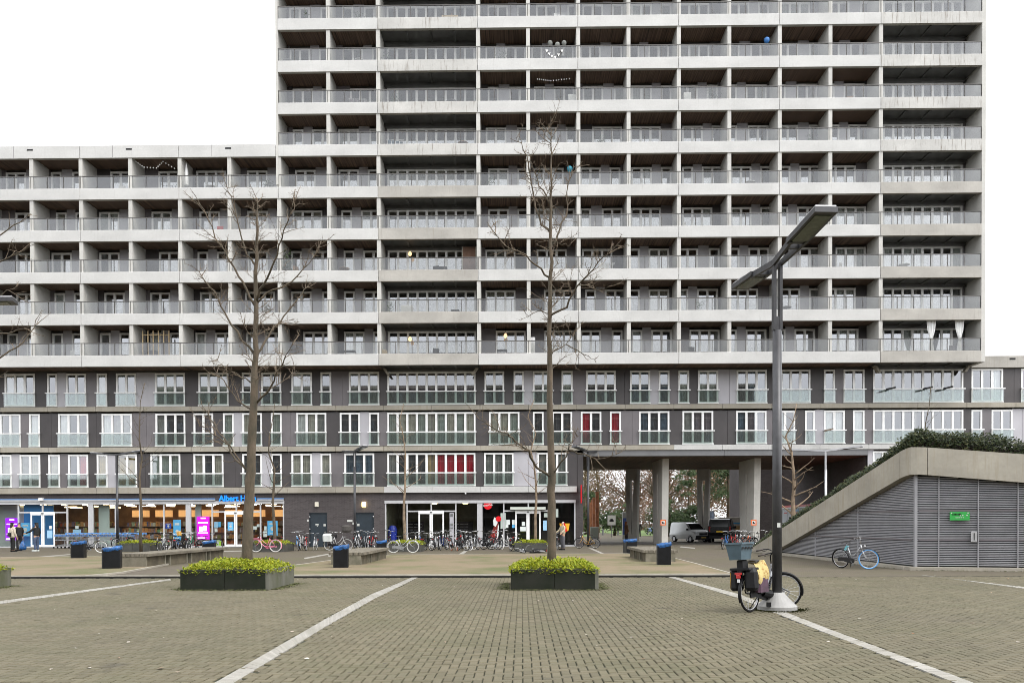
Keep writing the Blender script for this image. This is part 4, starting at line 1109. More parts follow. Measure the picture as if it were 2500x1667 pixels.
for i, (x, y, hh, r, sd_, lf) in enumerate(PT):
    lab = ['thin bare park tree just right of the corner post', 'bare park tree with ochre leaves left of the first concrete support', 'bare grey park tree behind the blue advertising column', 'russet-leaved park tree behind the walker in black', 'stout forked park tree seen between the two concrete supports', 'russet park tree left of the slotted support', 'russet park tree above the black van', 'ochre park tree behind the right-hand support', 'distant russet tree behind the wooden posts', 'distant russet tree over the silver van', 'russet park tree at the far right beyond the passage'][i]
    park_tree(lab, x, y, hh, r, sd_, lf, 5200)
def pine(label, x, y, hgt, cr, seed, low=.35, n=1900):
    rr = random.Random(seed); o = thing('pine_tree', label, 'tree', (x, y, 0), 0, 'green pines in the park')
    b = MB(); b.tube([(0,0,0),(.1,0,hgt*.5),(0,.1,hgt*.95)], [.2,.14,.04], 8); b.obj('trunk', BARKP, o, smooth=True)
    mb = MB()
    for k in range(9):
        a = rr.uniform(0, 6.3); z = hgt*(low+(1-low)*rr.random()); d = cr*rr.uniform(.15, .8)
        mb2c = Vector((math.cos(a)*d, math.sin(a)*d, z)); crown_cards(mb, mb2c, cr*.5, cr*.5, cr*.28, n//9, rr, .34, .5)
    kind(mb.obj('crown', PINE, o), 'stuff')
pine('low spreading pine left of the advertising column', 11.6, 103, 3.6, 2.2, 61, .3, 1300); pine('young pine behind the no-entry posts', 8.6, 112, 5.5, 1.8, 62, .15)
pine('dark pine left of the slotted support', 21.0, 104, 8.5, 1.5, 63, .6, 900); pine('bushy pine behind the silver van', 17.2, 96, 3.9, 2.3, 64, .15); pine('tall pine above the black van', 24.5, 98, 9.5, 3.2, 65, .5, 2600); pine('bushy pine right of the silver van', 19.8, 100, 3.4, 1.8, 66, .15)
tm = MB(); rr = random.Random(77)
for i in range(70):
    x = -18+i*1.1; crown_cards(tm, Vector((x, 170+rr.uniform(-8,8), rr.uniform(2,6.5) if x < 14 else rr.uniform(2,11))), 3.0, 3, 4.2, 650, rr, .55, .75)
kind(tm.obj('far_thicket', island_mat('thicket', [(.14,.10,.07),(.17,.125,.09),(.12,.095,.065),(.17,.10,.07),(.10,.09,.06)], .9, True)), 'stuff')
tag(bpy.data.objects['far_thicket'], 'brown leafless thicket closing the view beyond the park', 'thicket')

# ================================================================== PLANTERS
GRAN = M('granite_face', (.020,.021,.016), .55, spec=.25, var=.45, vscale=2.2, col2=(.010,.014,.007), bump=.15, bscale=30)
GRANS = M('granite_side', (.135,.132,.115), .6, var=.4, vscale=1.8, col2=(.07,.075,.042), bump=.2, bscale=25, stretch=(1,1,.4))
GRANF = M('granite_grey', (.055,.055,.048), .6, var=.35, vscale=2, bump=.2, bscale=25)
LEAF = island_mat('groundcover_leaves', [(.20,.26,.012),(.28,.33,.014),(.36,.38,.018),(.14,.20,.012),(.42,.40,.03),(.08,.13,.012)], .55, True)
SOIL = M('soil', (.03,.022,.015), .95)
def leafbed(label, c, w, d, hgt, n, seed, size, parent=None):
    rr = random.Random(seed); mb = MB()
    for _ in range(n):
        x = rr.uniform(-.5,.5)*(w+.16); y = rr.uniform(-.5,.5)*(d+.16)
        e = max(0, 1-(max(abs(x)/(w/2), abs(y)/(d/2)))**5)
        bump_ = .5+.5*math.sin(x*5.1+seed)*math.cos(y*4.3+seed*2)
        z = hgt*(.25+.75*e*(.55+.45*bump_))*rr.uniform(.35,1) - (0 if e > .05 else rr.uniform(0,.10))
        a = rr.uniform(0, 6.3); t = rr.uniform(-.15,.9)
        dr = Vector((math.cos(a)*math.cos(t), math.sin(a)*math.cos(t), math.sin(t))); s = Vector((-math.sin(a), math.cos(a), rr.gauss(0,.3))).normalized(); L = size*rr.uniform(.6,1.3); p = Vector((x,y,z))
        up = dr.cross(s)*L*.12
        mb.quad(p, p+dr*L*.5+s*L*.24-up, p+dr*L, p+dr*L*.5-s*L*.24-up)
    o = mb.obj('groundcover', LEAF, None, c); kind(o, 'stuff'); tag(o, label, 'plants', 'bright groundcover in the planters'); return o
def planter(label, x0, x1, y0, y1, leaf_label, seed, hgt=.50, big=True):
    w, d = x1-x0, y1-y0; o = thing('planter', label, 'planter', ((x0+x1)/2, (y0+y1)/2, 0), 0, 'square stone planters of the plaza'); hw, hd, t = w/2, d/2, .09
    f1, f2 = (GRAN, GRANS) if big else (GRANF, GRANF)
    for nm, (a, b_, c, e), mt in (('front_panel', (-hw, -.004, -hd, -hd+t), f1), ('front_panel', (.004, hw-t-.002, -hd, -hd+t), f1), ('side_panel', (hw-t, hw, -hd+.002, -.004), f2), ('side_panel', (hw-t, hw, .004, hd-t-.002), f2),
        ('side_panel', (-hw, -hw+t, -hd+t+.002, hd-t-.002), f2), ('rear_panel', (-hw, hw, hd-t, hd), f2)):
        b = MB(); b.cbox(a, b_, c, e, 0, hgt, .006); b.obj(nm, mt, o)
    b = MB(); b.box(-hw+t, hw-t, -hd+t, hd-t, hgt-.14, hgt-.06); b.obj('soil', SOIL, o)
    leafbed(leaf_label, ((x0+x1)/2, (y0+y1)/2, hgt-.06), w-.1, d-.1, .33 if big else .24, 5200 if big else 1500, seed, .085 if big else .11)
pA = gnd(440,1440); pB = gnd(655,1440); planter('large stone planter at left with pale right side', pA.x, pB.x, pA.y, pA.y+2.25, 'lime green groundcover around the leaning tree', 1)
pA = gnd(1247,1439.5); pB = gnd(1462,1439.5); planter('large dark stone planter under the tall central tree', pA.x, pB.x, pA.y, pA.y+2.25, 'lime green groundcover around the tall central tree', 2)
pB = gnd(28,1430); planter('stone planter cut by the left edge of the frame', pB.x-2.25, pB.x, pB.y-2.25, pB.y, 'groundcover at the left edge of the frame', 3)
for px0, px1, py, lab, ll, sd_ in ((282,363,1346,'grey planter behind the long bench','groundcover in the grey planter behind the long bench',4), (612,690,1347,'grey planter behind the pink bicycle','groundcover behind the pink bicycle',5), (950,1025,1347,'grey planter behind the silver bicycle','groundcover behind the silver bicycle',6), (1256,1336,1346,'grey planter before the corner shop doors','groundcover before the corner shop doors',7)):
    a = gnd(px0, py); b_ = gnd(px1, py); planter(lab, a.x, b_.x, a.y, a.y+2.2, ll, sd_, .50, False)

# ================================================================== BENCHES AND BINS
PLANK = M('grey_plank', (.15,.132,.10), .85, var=.4, vscale=3, stretch=(6,.6,1), bump=.3, bscale=30)
BEN = M('bench_concrete', (.19,.17,.13), .85, var=.35, vscale=2, col2=(.10,.095,.065), bump=.2)
BEND = M('bench_face', (.095,.08,.052), .9, var=.4, vscale=2.5, bump=.2)
def bench(label, x0, x1, y0, y1, n):
    o = thing('bench', label, 'bench', ((x0+x1)/2, (y0+y1)/2, 0), 0, 'long low benches of concrete and planks'); hw, hd = (x1-x0)/2, (y1-y0)/2
    np_ = 7; pw = 2*hw/np_
    seg = [(-hd, hd)] if 2*hd < 6.6 else [(-hd, -.01), (.01, hd)]
    for a, b_ in seg:
        for i in range(np_):
            b = MB(); b.cbox(-hw+i*pw+.006, -hw+(i+1)*pw-.006, a, b_, .42, .53, .008); b.obj('plank', PLANK, o)
    L = 2*hd/n
    for i in range(n):
        y = -hd+i*L; b = MB(); b.box(-hw+.14, hw-.14, y+.12, y+L-.45, 0, .415); b.obj('plinth', BEND, o)
        b = MB(); b.box(-hw+.10, hw-.10, y+L-.448, y+L-.33, 0, .418); b.obj('leg', BEN, o)
        b = MB(); b.box(-hw+.10, hw-.10, y+.02, y+.118, 0, .418); b.obj('leg', BEN, o)
bench('long plank bench at left with a bin at each end', -15.25, -14.05, 30.6, 39.0, 4)
bench('plank bench at centre left behind a black bin', -7.45, -6.1, 31.4, 37.6, 3)
bench('plank bench at right before the passage', 4.9, 6.3, 33.2, 38.4, 3)
BINB = M('bin_black', (.007,.0075,.009), .45, spec=.25, var=.3, vscale=4); BINS = M('bin_side', (.035,.035,.032), .5, var=.3, vscale=4); BAG = M('blue_bag', (.012,.085,.26), .4, var=.6, vscale=9, bump=.8, bscale=18)
def bin_(label, px, py, w, hgt, rz=.3, seed=1, litter=False):
    p = gnd(px, py); p.y += w*.4; o = thing('litter_bin', label, 'litter bin', (p.x, p.y, 0), rz, 'black litter bins with blue bags'); h2 = w/2
    b = MB(); b.mi = 0; b.cbox(-h2+.012, h2-.012, -h2, h2, 0, hgt*.86, .03); b.mi = 1; b.box(-h2-.004, -h2+.05, -h2+.04, h2-.04, .02, hgt*.84); b.obj('body', [BINB, BINS], o)
    rr = random.Random(seed); b = MB(); N = 20; prof = [(1.0,.79),(1.05,.83),(1.04,.90),(1.0,.96),(.90,.94),(.84,.80)]
    base = len(b.v)
    for f, z in prof:
        for k in range(N):
            a = 2*math.pi*k/N; c, s = math.cos(a), math.sin(a); q = 1/max(abs(c), abs(s)); j = rr.uniform(-.02,.02)
            b.v.append((h2*c*min(q,1.32)*(f+j), h2*s*min(q,1.32)*(f+j), hgt*(z+.05*c+rr.uniform(-.02,.02))))
    for i in range(len(prof)-1):
        for k in range(N): k2 = (k+1) % N; b.f.append((base+i*N+k, base+i*N+k2, base+(i+1)*N+k2, base+(i+1)*N+k)); b.m.append(0)
    b.f.append(tuple(base+(len(prof)-1)*N+k for k in range(N))); b.m.append(0)
    b.obj('bag', BAG, o, smooth=True)
    if litter:
        b = MB(); 
        for k in range(9): x, y = rr.uniform(-.2,.2), rr.uniform(-.2,.2); b.obox((x,y,hgt*.93), Vector((1,.2,.1)).normalized(), Vector((-.2,1,0)).normalized(), Vector((-.1,0,1)).normalized(), .07,.05,.02)
        b.obj('rubbish', PAPER, o)
bin_('black bin standing alone left of the planter', 186, 1364, .58, .86, .25, 1); bin_('black bin full of paper at the near end of the long bench', 266, 1390, .62, .86, .35, 2, True)
bin_('black bin at the far end of the long bench', 507, 1361, .58, .86, .2, 3, True); bin_('black bin at the near end of the centre-left bench', 830, 1388, .54, .88, .15, 4)
bin_('black bin behind the far end of the centre-left bench', 930, 1357, .52, .8, .15, 5); bin_('black bin at the near end of the right-hand bench', 1623, 1381, .52, .9, -.1, 6); bin_('black bin behind the far end of the right-hand bench', 1540, 1352, .6, .8, .2, 7)

# ================================================================== STREET LAMPS
LENS = M('lamp_lens', (.085,.105,.065), .25, var=.3, vscale=12)
def lamp(label, p, hgt, rz, s=1.0, mat=DKMET, cone=False, arm=2.2, group='twin-armed street lamps'):
    o = thing('street_lamp', label, 'street lamp', (p[0], p[1], 0), rz, group); r = .085*s
    zs = hgt*.80
    b = MB(); b.tube([(0,0,0),(0,0,zs)], [r*1.05, r*.98], 20); b.obj('pole', mat, o, smooth=True)
    b = MB(); b.box(-.085*s, -.03*s, -.055*s, .055*s, zs, hgt-.05); b.box(.03*s, .085*s, -.055*s, .055*s, zs, hgt-.05); b.box(-.03*s,.03*s,-.05*s,.05*s, zs, zs+.25*s); b.obj('fork', mat, o)
    for sg in (-1, 1):
        b = MB(); e = arm*s
        for q in (-1, 1):
            b.bar((q*.07*s, 0, hgt-.05), (q*.135*s, sg*e*.5, hgt+.03*s), .05*s, .11*s)
        b.box(-.11*s, .11*s, sg*e*.36-.03, sg*e*.36+.03, hgt-.04*s, hgt+.04*s); b.obj('arm', mat, o)
        b = MB(); c = Vector((0, sg*e*.74, hgt+.08*s)); d = Vector((0, sg*1, .07)).normalized(); sx = Vector((1,0,0)); n = sx.cross(d)
        if n.z < 0: n = -n
        b.obox(c, sx, d, n, .19*s, e*.30, .045*s); hd = b.obj('lamp_head', mat, o)
        b = MB(); b.obox(c-n*(.049*s), sx, d, n, .135*s, e*.24, .008*s); b.obj('lens', LENS, hd)
        b = MB(); b.obox(c+n*(.06*s)+d*(e*.12), sx, d, n, .17*s, e*.17, .018*s); b.obj('cover', ALU, hd)
    if cone:
        b = MB(); b.lathe([(.365,0),(.365,.075),(.35,.09),(.30,.14),(.22,.22),(.14,.31),(.12,.33)], 28); b.obj('foot', M('foot_concrete', (.27,.265,.255), .6, var=.15, vscale=4), o, smooth=False)
        b = MB(); b.box(-.30,-.22,-.305,-.27,.09,.17); b.obj('foot_hatch', BLACK, o)
        b = MB(); b.box(-.03,.03,-.095,-.083,1.55,1.63); b.obj('sticker', STK, o)
    return o
FL = gnd(1898, 1480)
FL = Vector((wx(1897, 15.45, 1400), 15.45, 0)); lamp('large dark street lamp with twin arms rising from a pale cone foot', FL, 6.54, RAD(3), 1.0, DKMET, True, 2.1)
for px, yy, top_, s, rz, lab, mt in ((286, 54.0, 1108, .95, 70, 'street lamp before the supermarket windows', DKMET), (866, 54.5, 1100, .95, 30, 'street lamp between the two dark service doors', DKMET), (1436, 56.0, 1100, .95, -30, 'street lamp at the left end of the passage', DKMET), (2016, 52.0, 1098, .95, 60, 'pale street lamp rising behind the ivy ramp', ALU)):
    q = Vector((wx(px, yy, 1200), yy, 0)); lamp(lab, q, zat(top_, q), RAD(rz), s, mt)
q = atY(-50, 1450, 17.8); q.x -= 1.72; lamp('street lamp outside the left edge with one head showing', (q.x, 17.8), 6.55, RAD(-75), 1.0, DKMET, True, 2.2)

# ================================================================== IVY RAMP (bicycle store)
mc = gnd(2233, 1390); MX, MY = mc.x, mc.y
sdir = Vector((-.026, 1, 0)).normalized(); fdir = Vector((.966, -.26, 0)).normalized()
ramp = thing('bicycle_store', 'wedge shaped grille walled store with a concrete rim and ivy roof', 'building', (MX, MY, 0))
def rp(s_, f_, z): return Vector((sdir.x*s_+fdir.x*f_, sdir.y*s_+fdir.y*f_, z))
ZT, SLEN, FLEN = 4.18, 18.2, 13.0
def rim_top(s_, f_): return ZT*(1-s_/SLEN) - .105*f_
def rim_bot(s_, f_): return rim_top(s_, f_)-.93
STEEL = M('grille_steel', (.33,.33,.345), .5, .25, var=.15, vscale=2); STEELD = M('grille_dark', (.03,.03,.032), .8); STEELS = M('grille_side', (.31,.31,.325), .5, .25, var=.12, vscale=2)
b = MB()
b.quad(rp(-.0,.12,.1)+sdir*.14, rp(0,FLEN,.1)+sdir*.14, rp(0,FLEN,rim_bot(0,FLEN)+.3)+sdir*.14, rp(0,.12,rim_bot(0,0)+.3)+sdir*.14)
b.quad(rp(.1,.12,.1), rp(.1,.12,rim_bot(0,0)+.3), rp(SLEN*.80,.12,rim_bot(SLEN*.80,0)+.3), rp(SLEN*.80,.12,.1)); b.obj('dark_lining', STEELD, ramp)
z = .17; i = 0
while z < 3.3:
    # front slats
    fmax = FLEN if rim_bot(0,FLEN) > z else (ZT-.93-z)/.105
    if fmax > .3:
        b = MB(); A, B = rp(0,.03,z), rp(0,fmax,z); b.obox((A+B)/2, fdir, sdir, Vector((0,0,1)), (B-A).length/2, .018, .015); b.obj('slat', STEEL, ramp)
    smax = SLEN*(1-(z+.93)/ZT)
    if smax > .3:
        b = MB(); A, B = rp(.03,0,z), rp(smax,0,z); b.obox((A+B)/2, sdir, fdir, Vector((0,0,1)), (B-A).length/2, .018, .019); b.obj('slat', STEELS, ramp)
    z += .060; i += 1
for f_ in (0, .72, 1.92, 3.1, 4.3, 5.5, 7.9, 10.3):
    b = MB(); t = rim_bot(0,f_); c = rp(0,f_,(.1+t)/2); b.obox(c-sdir*.05, fdir, sdir, Vector((0,0,1)), .012 if f_ else .04, .018 if f_ else .045, (t-.1)/2); b.obj('post', STEEL if f_ else STEELS, ramp)
for s_ in (4.4, 8.8):
    b = MB(); t = rim_bot(s_,0); c = rp(s_,-.03,(.1+t)/2); b.obox(c, sdir, fdir, Vector((0,0,1)), .012, .02, (t-.1)/2); b.obj('post', STEEL, ramp)
for zz in (1.02, 2.02):
    b = MB(); A, B = rp(0,.1,zz), rp(0,FLEN,zz); b.obox((A+B)/2-sdir*.038, fdir, sdir, Vector((0,0,1)), (B-A).length/2, .006, .028); b.obj('rail', PM, ramp)
    s1 = SLEN*(1-(zz+1.0)/ZT); b = MB(); A, B = rp(.1,0,zz), rp(s1,0,zz); b.obox((A+B)/2-fdir*.038, sdir, fdir, Vector((0,0,1)), (B-A).length/2, .006, .026); b.obj('rail', PM, ramp)
# concrete rim in lengths
def rim_piece(P):
    """P: list of (s, f, outward) stations"""
    b = MB(); n0 = 0
    for s_, f_, o_ in P:
        inn = -o_
        for q, zz in ((o_*.28, rim_bot(s_,f_)), (o_*.28, rim_top(s_,f_)), (inn*.10, rim_top(s_,f_)), (inn*.10, rim_bot(s_,f_)+.02)): b.v.append(tuple(rp(s_,f_,zz)+q))
    for i in range(len(P)-1):
        for k in range(4): k2 = (k+1) % 4; b.f.append((i*4+k, i*4+k2, i*4+4+k2, i*4+4+k)); b.m.append(0)
    b.f.append((0,1,2,3)); b.m.append(0); e = (len(P)-1)*4; b.f.append((e+3,e+2,e+1,e)); b.m.append(0)
    b.obj('rim', CONC_R, ramp, fix=True)
os_, of_ = -fdir, -sdir
for a, e in ((.45,4.6),(4.62,8.9),(8.92,13.4),(13.42,SLEN)): rim_piece([(a,0,os_),((a+e)/2,0,os_),(e,0,os_)])
cn = []
for t in range(7): a = t/6; o_ = (os_*(1-a)+of_*a); o_.normalize(); cn.append((max(.43-.43*a*2,0) if a < .5 else 0, 0 if a < .5 else (a-.5)*2*.25, o_*1.0))
rim_piece(cn)
for a, e in ((.27,3.2),(3.22,7.6),(7.62,FLEN)): rim_piece([(0,a,of_),(0,(a+e)/2,of_),(0,e,of_)])
b = MB()
for A, B, o_ in ((rp(0,-.0,0), rp(SLEN,0,0), os_), (rp(0,-.3,0), rp(0,FLEN,0), of_)):
    d = (B-A).normalized(); b.obox((A+B)/2+o_*.17+Vector((0,0,.05)), d, o_, Vector((0,0,1)), (B-A).length/2, .2, .055)
b.obj('plinth', CONC_B, ramp)
b = MB(); b.box(-.30,.30,-.03,0,-.14,.14); sg = b.obj('sign_plate', M('sign_green', (.03,.32,.06), .45), ramp); c = rp(0,1.34,1.83)-of_*-.08; sg.location = c; sg.rotation_euler = (0,0,math.atan2(fdir.y, fdir.x))
b = MB()
for i in range(7): b.box(-.22+i*.04, -.195+i*.04, -.036, -.031, .03, .09)
put('print', b.mesh('print', BLACK), sg)
b = MB()
for i in range(5): b.box(-.13+i*.055, -.09+i*.055, -.036, -.031, -.065, -.04)
for x_, z_ in ((-.25,.10),(.25,.10),(.22,.02),(.09,.02),(.02,.015)): b.box(x_-.02,x_+.02,-.036,-.031,z_-.015,z_+.02)
put('print', b.mesh('print', STK), sg)
b = MB(); b.cbox(-.09,.09,-.07,0,-.17,.17,.01); lk = b.obj('lock_box', ALU, ramp); lk.location = rp(0,1.78,1.14)+of_*.06; lk.rotation_euler = sg.rotation_euler
b = MB(); b.box(-.015,.015,-.075,-.069,-.12,.12); put('key_slot', b.mesh('key_slot', STEELD), lk)
# ivy roof
rr = random.Random(8); IVY = island_mat('ivy_leaves', [(.016,.026,.008),(.022,.036,.010),(.035,.048,.013),(.013,.020,.008),(.045,.055,.016),(.085,.085,.03)], .6, True)
def roof_z(s_, f_):
    e = min(1, max(0, s_)/.45, max(0, f_)/.40)**.6
    return rim_top(s_, f_) - .03 + e*(.50*(1-max(0,(s_-15)/8)) + .16*math.exp(-((s_-.6)**2+(f_-1.2)**2)/5) - .035*f_)
b = MB()
for i in range(26):
    for j in range(16):
        q = []
        for u, v in ((i,j),(i+1,j),(i+1,j+1),(i,j+1)):
            s_, f_ = SLEN*(u/26)**1.6, .0+FLEN*(v/16)**1.5; q.append(rp(s_+.05, f_, roof_z(s_,f_)-.05))
        b.quad(*q[::-1])
b.obj('roof_deck', SOIL, ramp)
b = MB()
for k in range(52000):
    if k < 26000: s_, f_ = SLEN*rr.random(), (rr.random()**2.6)*3.0
    else: s_, f_ = SLEN*rr.random()**1.6, FLEN*rr.random()
    if k % 4 == 0: s_, f_ = rr.random()**1.5*1.5, FLEN*rr.random()
    lump = .5+.5*math.sin(s_*2.3+math.sin(f_*3))*math.cos(f_*2.1+s_)
    z = roof_z(s_, f_) - .06 + rr.random()**.8*(.20+.24*lump)*(1-.35*s_/SLEN)
    p = rp(s_+rr.gauss(0,.03)-.05, f_+rr.gauss(0,.05)-.06, z)
    a = Vector((rr.gauss(0,1), rr.gauss(0,1), rr.gauss(0,.7))).normalized(); c = a.orthogonal().normalized(); L = rr.uniform(.06,.13)
    b.quad(p, p+a*L*.5+c*L*.38, p+a*L, p+a*L*.5-c*L*.38)
iv = b.obj('ivy', IVY, None, (MX, MY, 0)); kind(iv, 'stuff'); tag(iv, 'dark clipped ivy covering the sloping roof of the bicycle store', 'ivy')

# ================================================================== BICYCLES
def col_mat(name, c, rough=.35, metal=.1): return M('paint_'+name, c, rough, metal, var=.12, vscale=10)
PAINT = {'black': col_mat('black',(.018,.018,.02)), 'red': col_mat('red',(.42,.02,.02)), 'blue': col_mat('blue',(.04,.16,.42)), 'white': col_mat('white',(.6,.6,.6)), 'silver': col_mat('silver',(.42,.43,.44),.3,.6),
 'pink': col_mat('pink',(.72,.20,.30)), 'orange': col_mat('orange',(.62,.14,.05)), 'ochre': col_mat('ochre',(.50,.28,.06)), 'navy': col_mat('navy',(.03,.05,.16)), 'green': col_mat('green',(.05,.22,.14)), 'plum': col_mat('plum',(.14,.06,.07)), 'sky': col_mat('sky',(.09,.30,.62)), 'grey': col_mat('grey',(.16,.16,.17))}
RIMM = M('rim_alloy', (.45,.45,.46), .35, .7); TYREW = M('pale_tyre', (.60,.59,.55), .8); GRIP = M('grip', (.06,.05,.045), .7); SADL = M('saddle', (.02,.018,.016), .5)
RW = .345
def arc(c, R, a0, a1, n=14, y=0): return [(c[0]+R*math.cos(a0+(a1-a0)*i/n), y, c[2]+R*math.sin(a0+(a1-a0)*i/n)) for i in range(n+1)]
def bike_parts():
    P = {}
    b = MB(); b.torus((0,0,0), RW-.021, .021, 30, 7); P['tyre'] = b.mesh('tyre', RUBBER, True)
    b = MB(); b.torus((0,0,0), RW-.046, .012, 30, 5, 1.3); P['rim'] = b.mesh('rim', RIMM, True)
    b = MB(); b.tube([(0,-.05,0),(0,.05,0)], .022, 8)
    for i in range(18):
        a = 2*math.pi*i/18; s = .03 if i % 2 else -.03; b.tube([(0,s,0),((RW-.05)*math.cos(a),0,(RW-.05)*math.sin(a))], .0022, 3, False)
    P['spokes'] = b.mesh('wheel', CHROME)
    RA, FA, BB = Vector((-.54,0,RW)), Vector((.55,0,RW)), Vector((-.07,0,.29)); ST = Vector((-.23,0,.80)); HB, HT = Vector((.345,0,.64)), Vector((.305,0,.86))
    b = MB()
    b.tube([BB, ST], .017, 8); b.tube([HB, HT], .021, 8); b.tube([HB, (.20,0,.42), (.08,0,.32), BB], .019, 8); b.tube([HT+Vector((.01,0,-.05)), (.12,0,.56), (-.02,0,.46), (-.12,0,.44)], .015, 7)
    for s in (-1, 1): b.tube([BB+Vector((0,s*.03,0)), RA+Vector((0,s*.06,0))], .010, 6); b.tube([ST+Vector((.01,s*.02,-.06)), RA+Vector((0,s*.06,0))], .009, 6)
    b.tube([BB+Vector((0,-.05,0)), BB+Vector((0,.05,0))], .03, 10); P['frame'] = b.mesh('frame', BLACK, True)
    b = MB(); b.tube([ST, (-.255,0,.90)], .013, 8); P['seat_post'] = b.mesh('seat_post', CHROME, True)
    b = MB(); rows = [(-.40,.095,.935),(-.36,.11,.955),(-.29,.10,.955),(-.21,.06,.945),(-.14,.03,.94),(-.11,.016,.93)]
    for x, w, z in rows: b.v += [(x,-w,z-.035),(x,-w*.8,z-.004),(x,0,z+.006),(x,w*.8,z-.004),(x,w,z-.035)]
    for i in range(len(rows)-1):
        for k in range(4): b.f.append((i*5+k, i*5+k+1, i*5+6+k, i*5+5+k)); b.m.append(0)
        b.f.append((i*5+4, i*5, i*5+5, i*5+9)); b.m.append(0)
    b.f.append((0,1,2,3,4)); b.m.append(0); e = 5*(len(rows)-1); b.f.append((e+4,e+3,e+2,e+1,e)); b.m.append(0); P['saddle'] = b.mesh('saddle', SADL, True)
    b = MB()
    for s in (-1, 1):
        b.tube([(-.28,s*.065,.745),(-.88,s*.065,.735)], .008, 5); b.tube([(-.62,s*.065,.74),RA+Vector((0,s*.07,0))], .007, 5); b.tube([(-.80,s*.065,.735),RA+Vector((-.01,s*.07,0))], .006, 5)
    for x in (-.3,-.45,-.6,-.75,-.88): b.tube([(x,-.065,.742),(x,.065,.742)], .006, 5)
    P['rear_rack'] = b.mesh('rear_rack', BLACK)
    b = MB(); b.cbox(-.90,-.87,-.045,.045,.64,.70,.008); P['rear_light'] = b.mesh('rear_light', PAINT['red'])
    def guard(c, a0, a1):
        g = MB(); n = 16; R = RW+.02
        for i in range(n+1):
            a = a0+(a1-a0)*i/n
            for yy, dr in ((-.03,-.018),(-.02,0),(.02,0),(.03,-.018)): g.v.append((c[0]+(R+dr)*math.cos(a), yy, c[2]+(R+dr)*math.sin(a)))
        for i in range(n):
            for k in range(3): g.f.append((i*4+k, i*4+k+1, i*4+5+k, i*4+4+k)); g.m.append(0)
        return g
    P['rear_mudguard'] = guard(RA, RAD(10), RAD(205)).mesh('mudguard', BLACK, True)
    b = MB(); poly = [(-.60,.27),(-.62,.33),(-.58,.40),(-.50,.405),(-.10,.385),(.02,.36),(.055,.29),(.02,.215),(-.06,.185),(-.14,.20),(-.40,.27)]; b.prism(poly, -.075, -.045); P['chain_case'] = b.mesh('chain_case', BLACK, fix=True)
    b = MB(); b.tube([BB+Vector((0,-.09,0)), BB+Vector((.10,-.09,-.135))], .010, 6); b.tube([BB+Vector((0,.08,0)), BB+Vector((-.10,.08,.135))], .010, 6); b.tube([BB+Vector((0,-.09,0)), BB+Vector((0,.08,0))], .012, 6)
    b.obox(BB+Vector((.10,-.14,-.135)), Vector((1,0,0)), Vector((0,1,0)), Vector((0,0,1)), .045,.04,.012); b.obox(BB+Vector((-.10,.13,.135)), Vector((1,0,0)), Vector((0,1,0)), Vector((0,0,1)), .045,.04,.012); P['crank'] = b.mesh('crank', GREYM)
    b = MB(); b.tube([(-.16,.06,.26),(-.30,.17,.015)], .009, 6); P['kickstand'] = b.mesh('kickstand', BLACK)
    # steering group, built about the steering pivot
    pv_ = Vector((.345,0,.64))
    b = MB()
    for s in (-1, 1): b.tube([Vector((.345,s*.05,.62))-pv_, Vector((.39,s*.055,.52))-pv_, Vector((.46,s*.055,.42))-pv_, FA+Vector((0,s*.055,0))-pv_], [.013,.013,.011,.009], 6)
    b.tube([Vector((.345,-.055,.63))-pv_, Vector((.345,.055,.63))-pv_], .018, 6); P['fork'] = b.mesh('fork', BLACK, True)
    b = MB(); b.tube([Vector((.305,0,.86))-pv_, Vector((.285,0,1.02))-pv_, Vector((.31,0,1.05))-pv_], .012, 7)
    for s in (-1, 1): b.tube([Vector(q)-pv_ for q in ((.31,0,1.05),(.33,s*.10,1.085),(.27,s*.24,1.10),(.16,s*.30,1.08),(.06,s*.31,1.05))], .011, 7)
    P['handlebar'] = b.mesh('handlebar', CHROME, True)
    b = MB()
    for s in (-1, 1): b.tube([Vector((.17,s*.297,1.082))-pv_, Vector((.04,s*.312,1.045))-pv_], .017, 7); b.tube([Vector((.24,s*.26,1.07))-pv_, Vector((.15,s*.31,1.035))-pv_], .006, 4)
    P['grips'] = b.mesh('grips', GRIP, True)
    b = MB(); b.tube([Vector((.40,0,.80))-pv_, Vector((.46,0,.80))-pv_], [.035,.042], 10); P['headlight'] = b.mesh('headlight', CHROME, True)
    P['front_mudguard'] = guard(FA-pv_, RAD(-12), RAD(155)).mesh('mudguard', BLACK, True)
    P['pv'] = pv_; P['FA'] = FA-pv_; P['RA'] = RA; return P
BP = bike_parts(); STEER_AX = Vector((-.175,0,.985)).normalized()
GB = 'bicycles parked on the plaza'
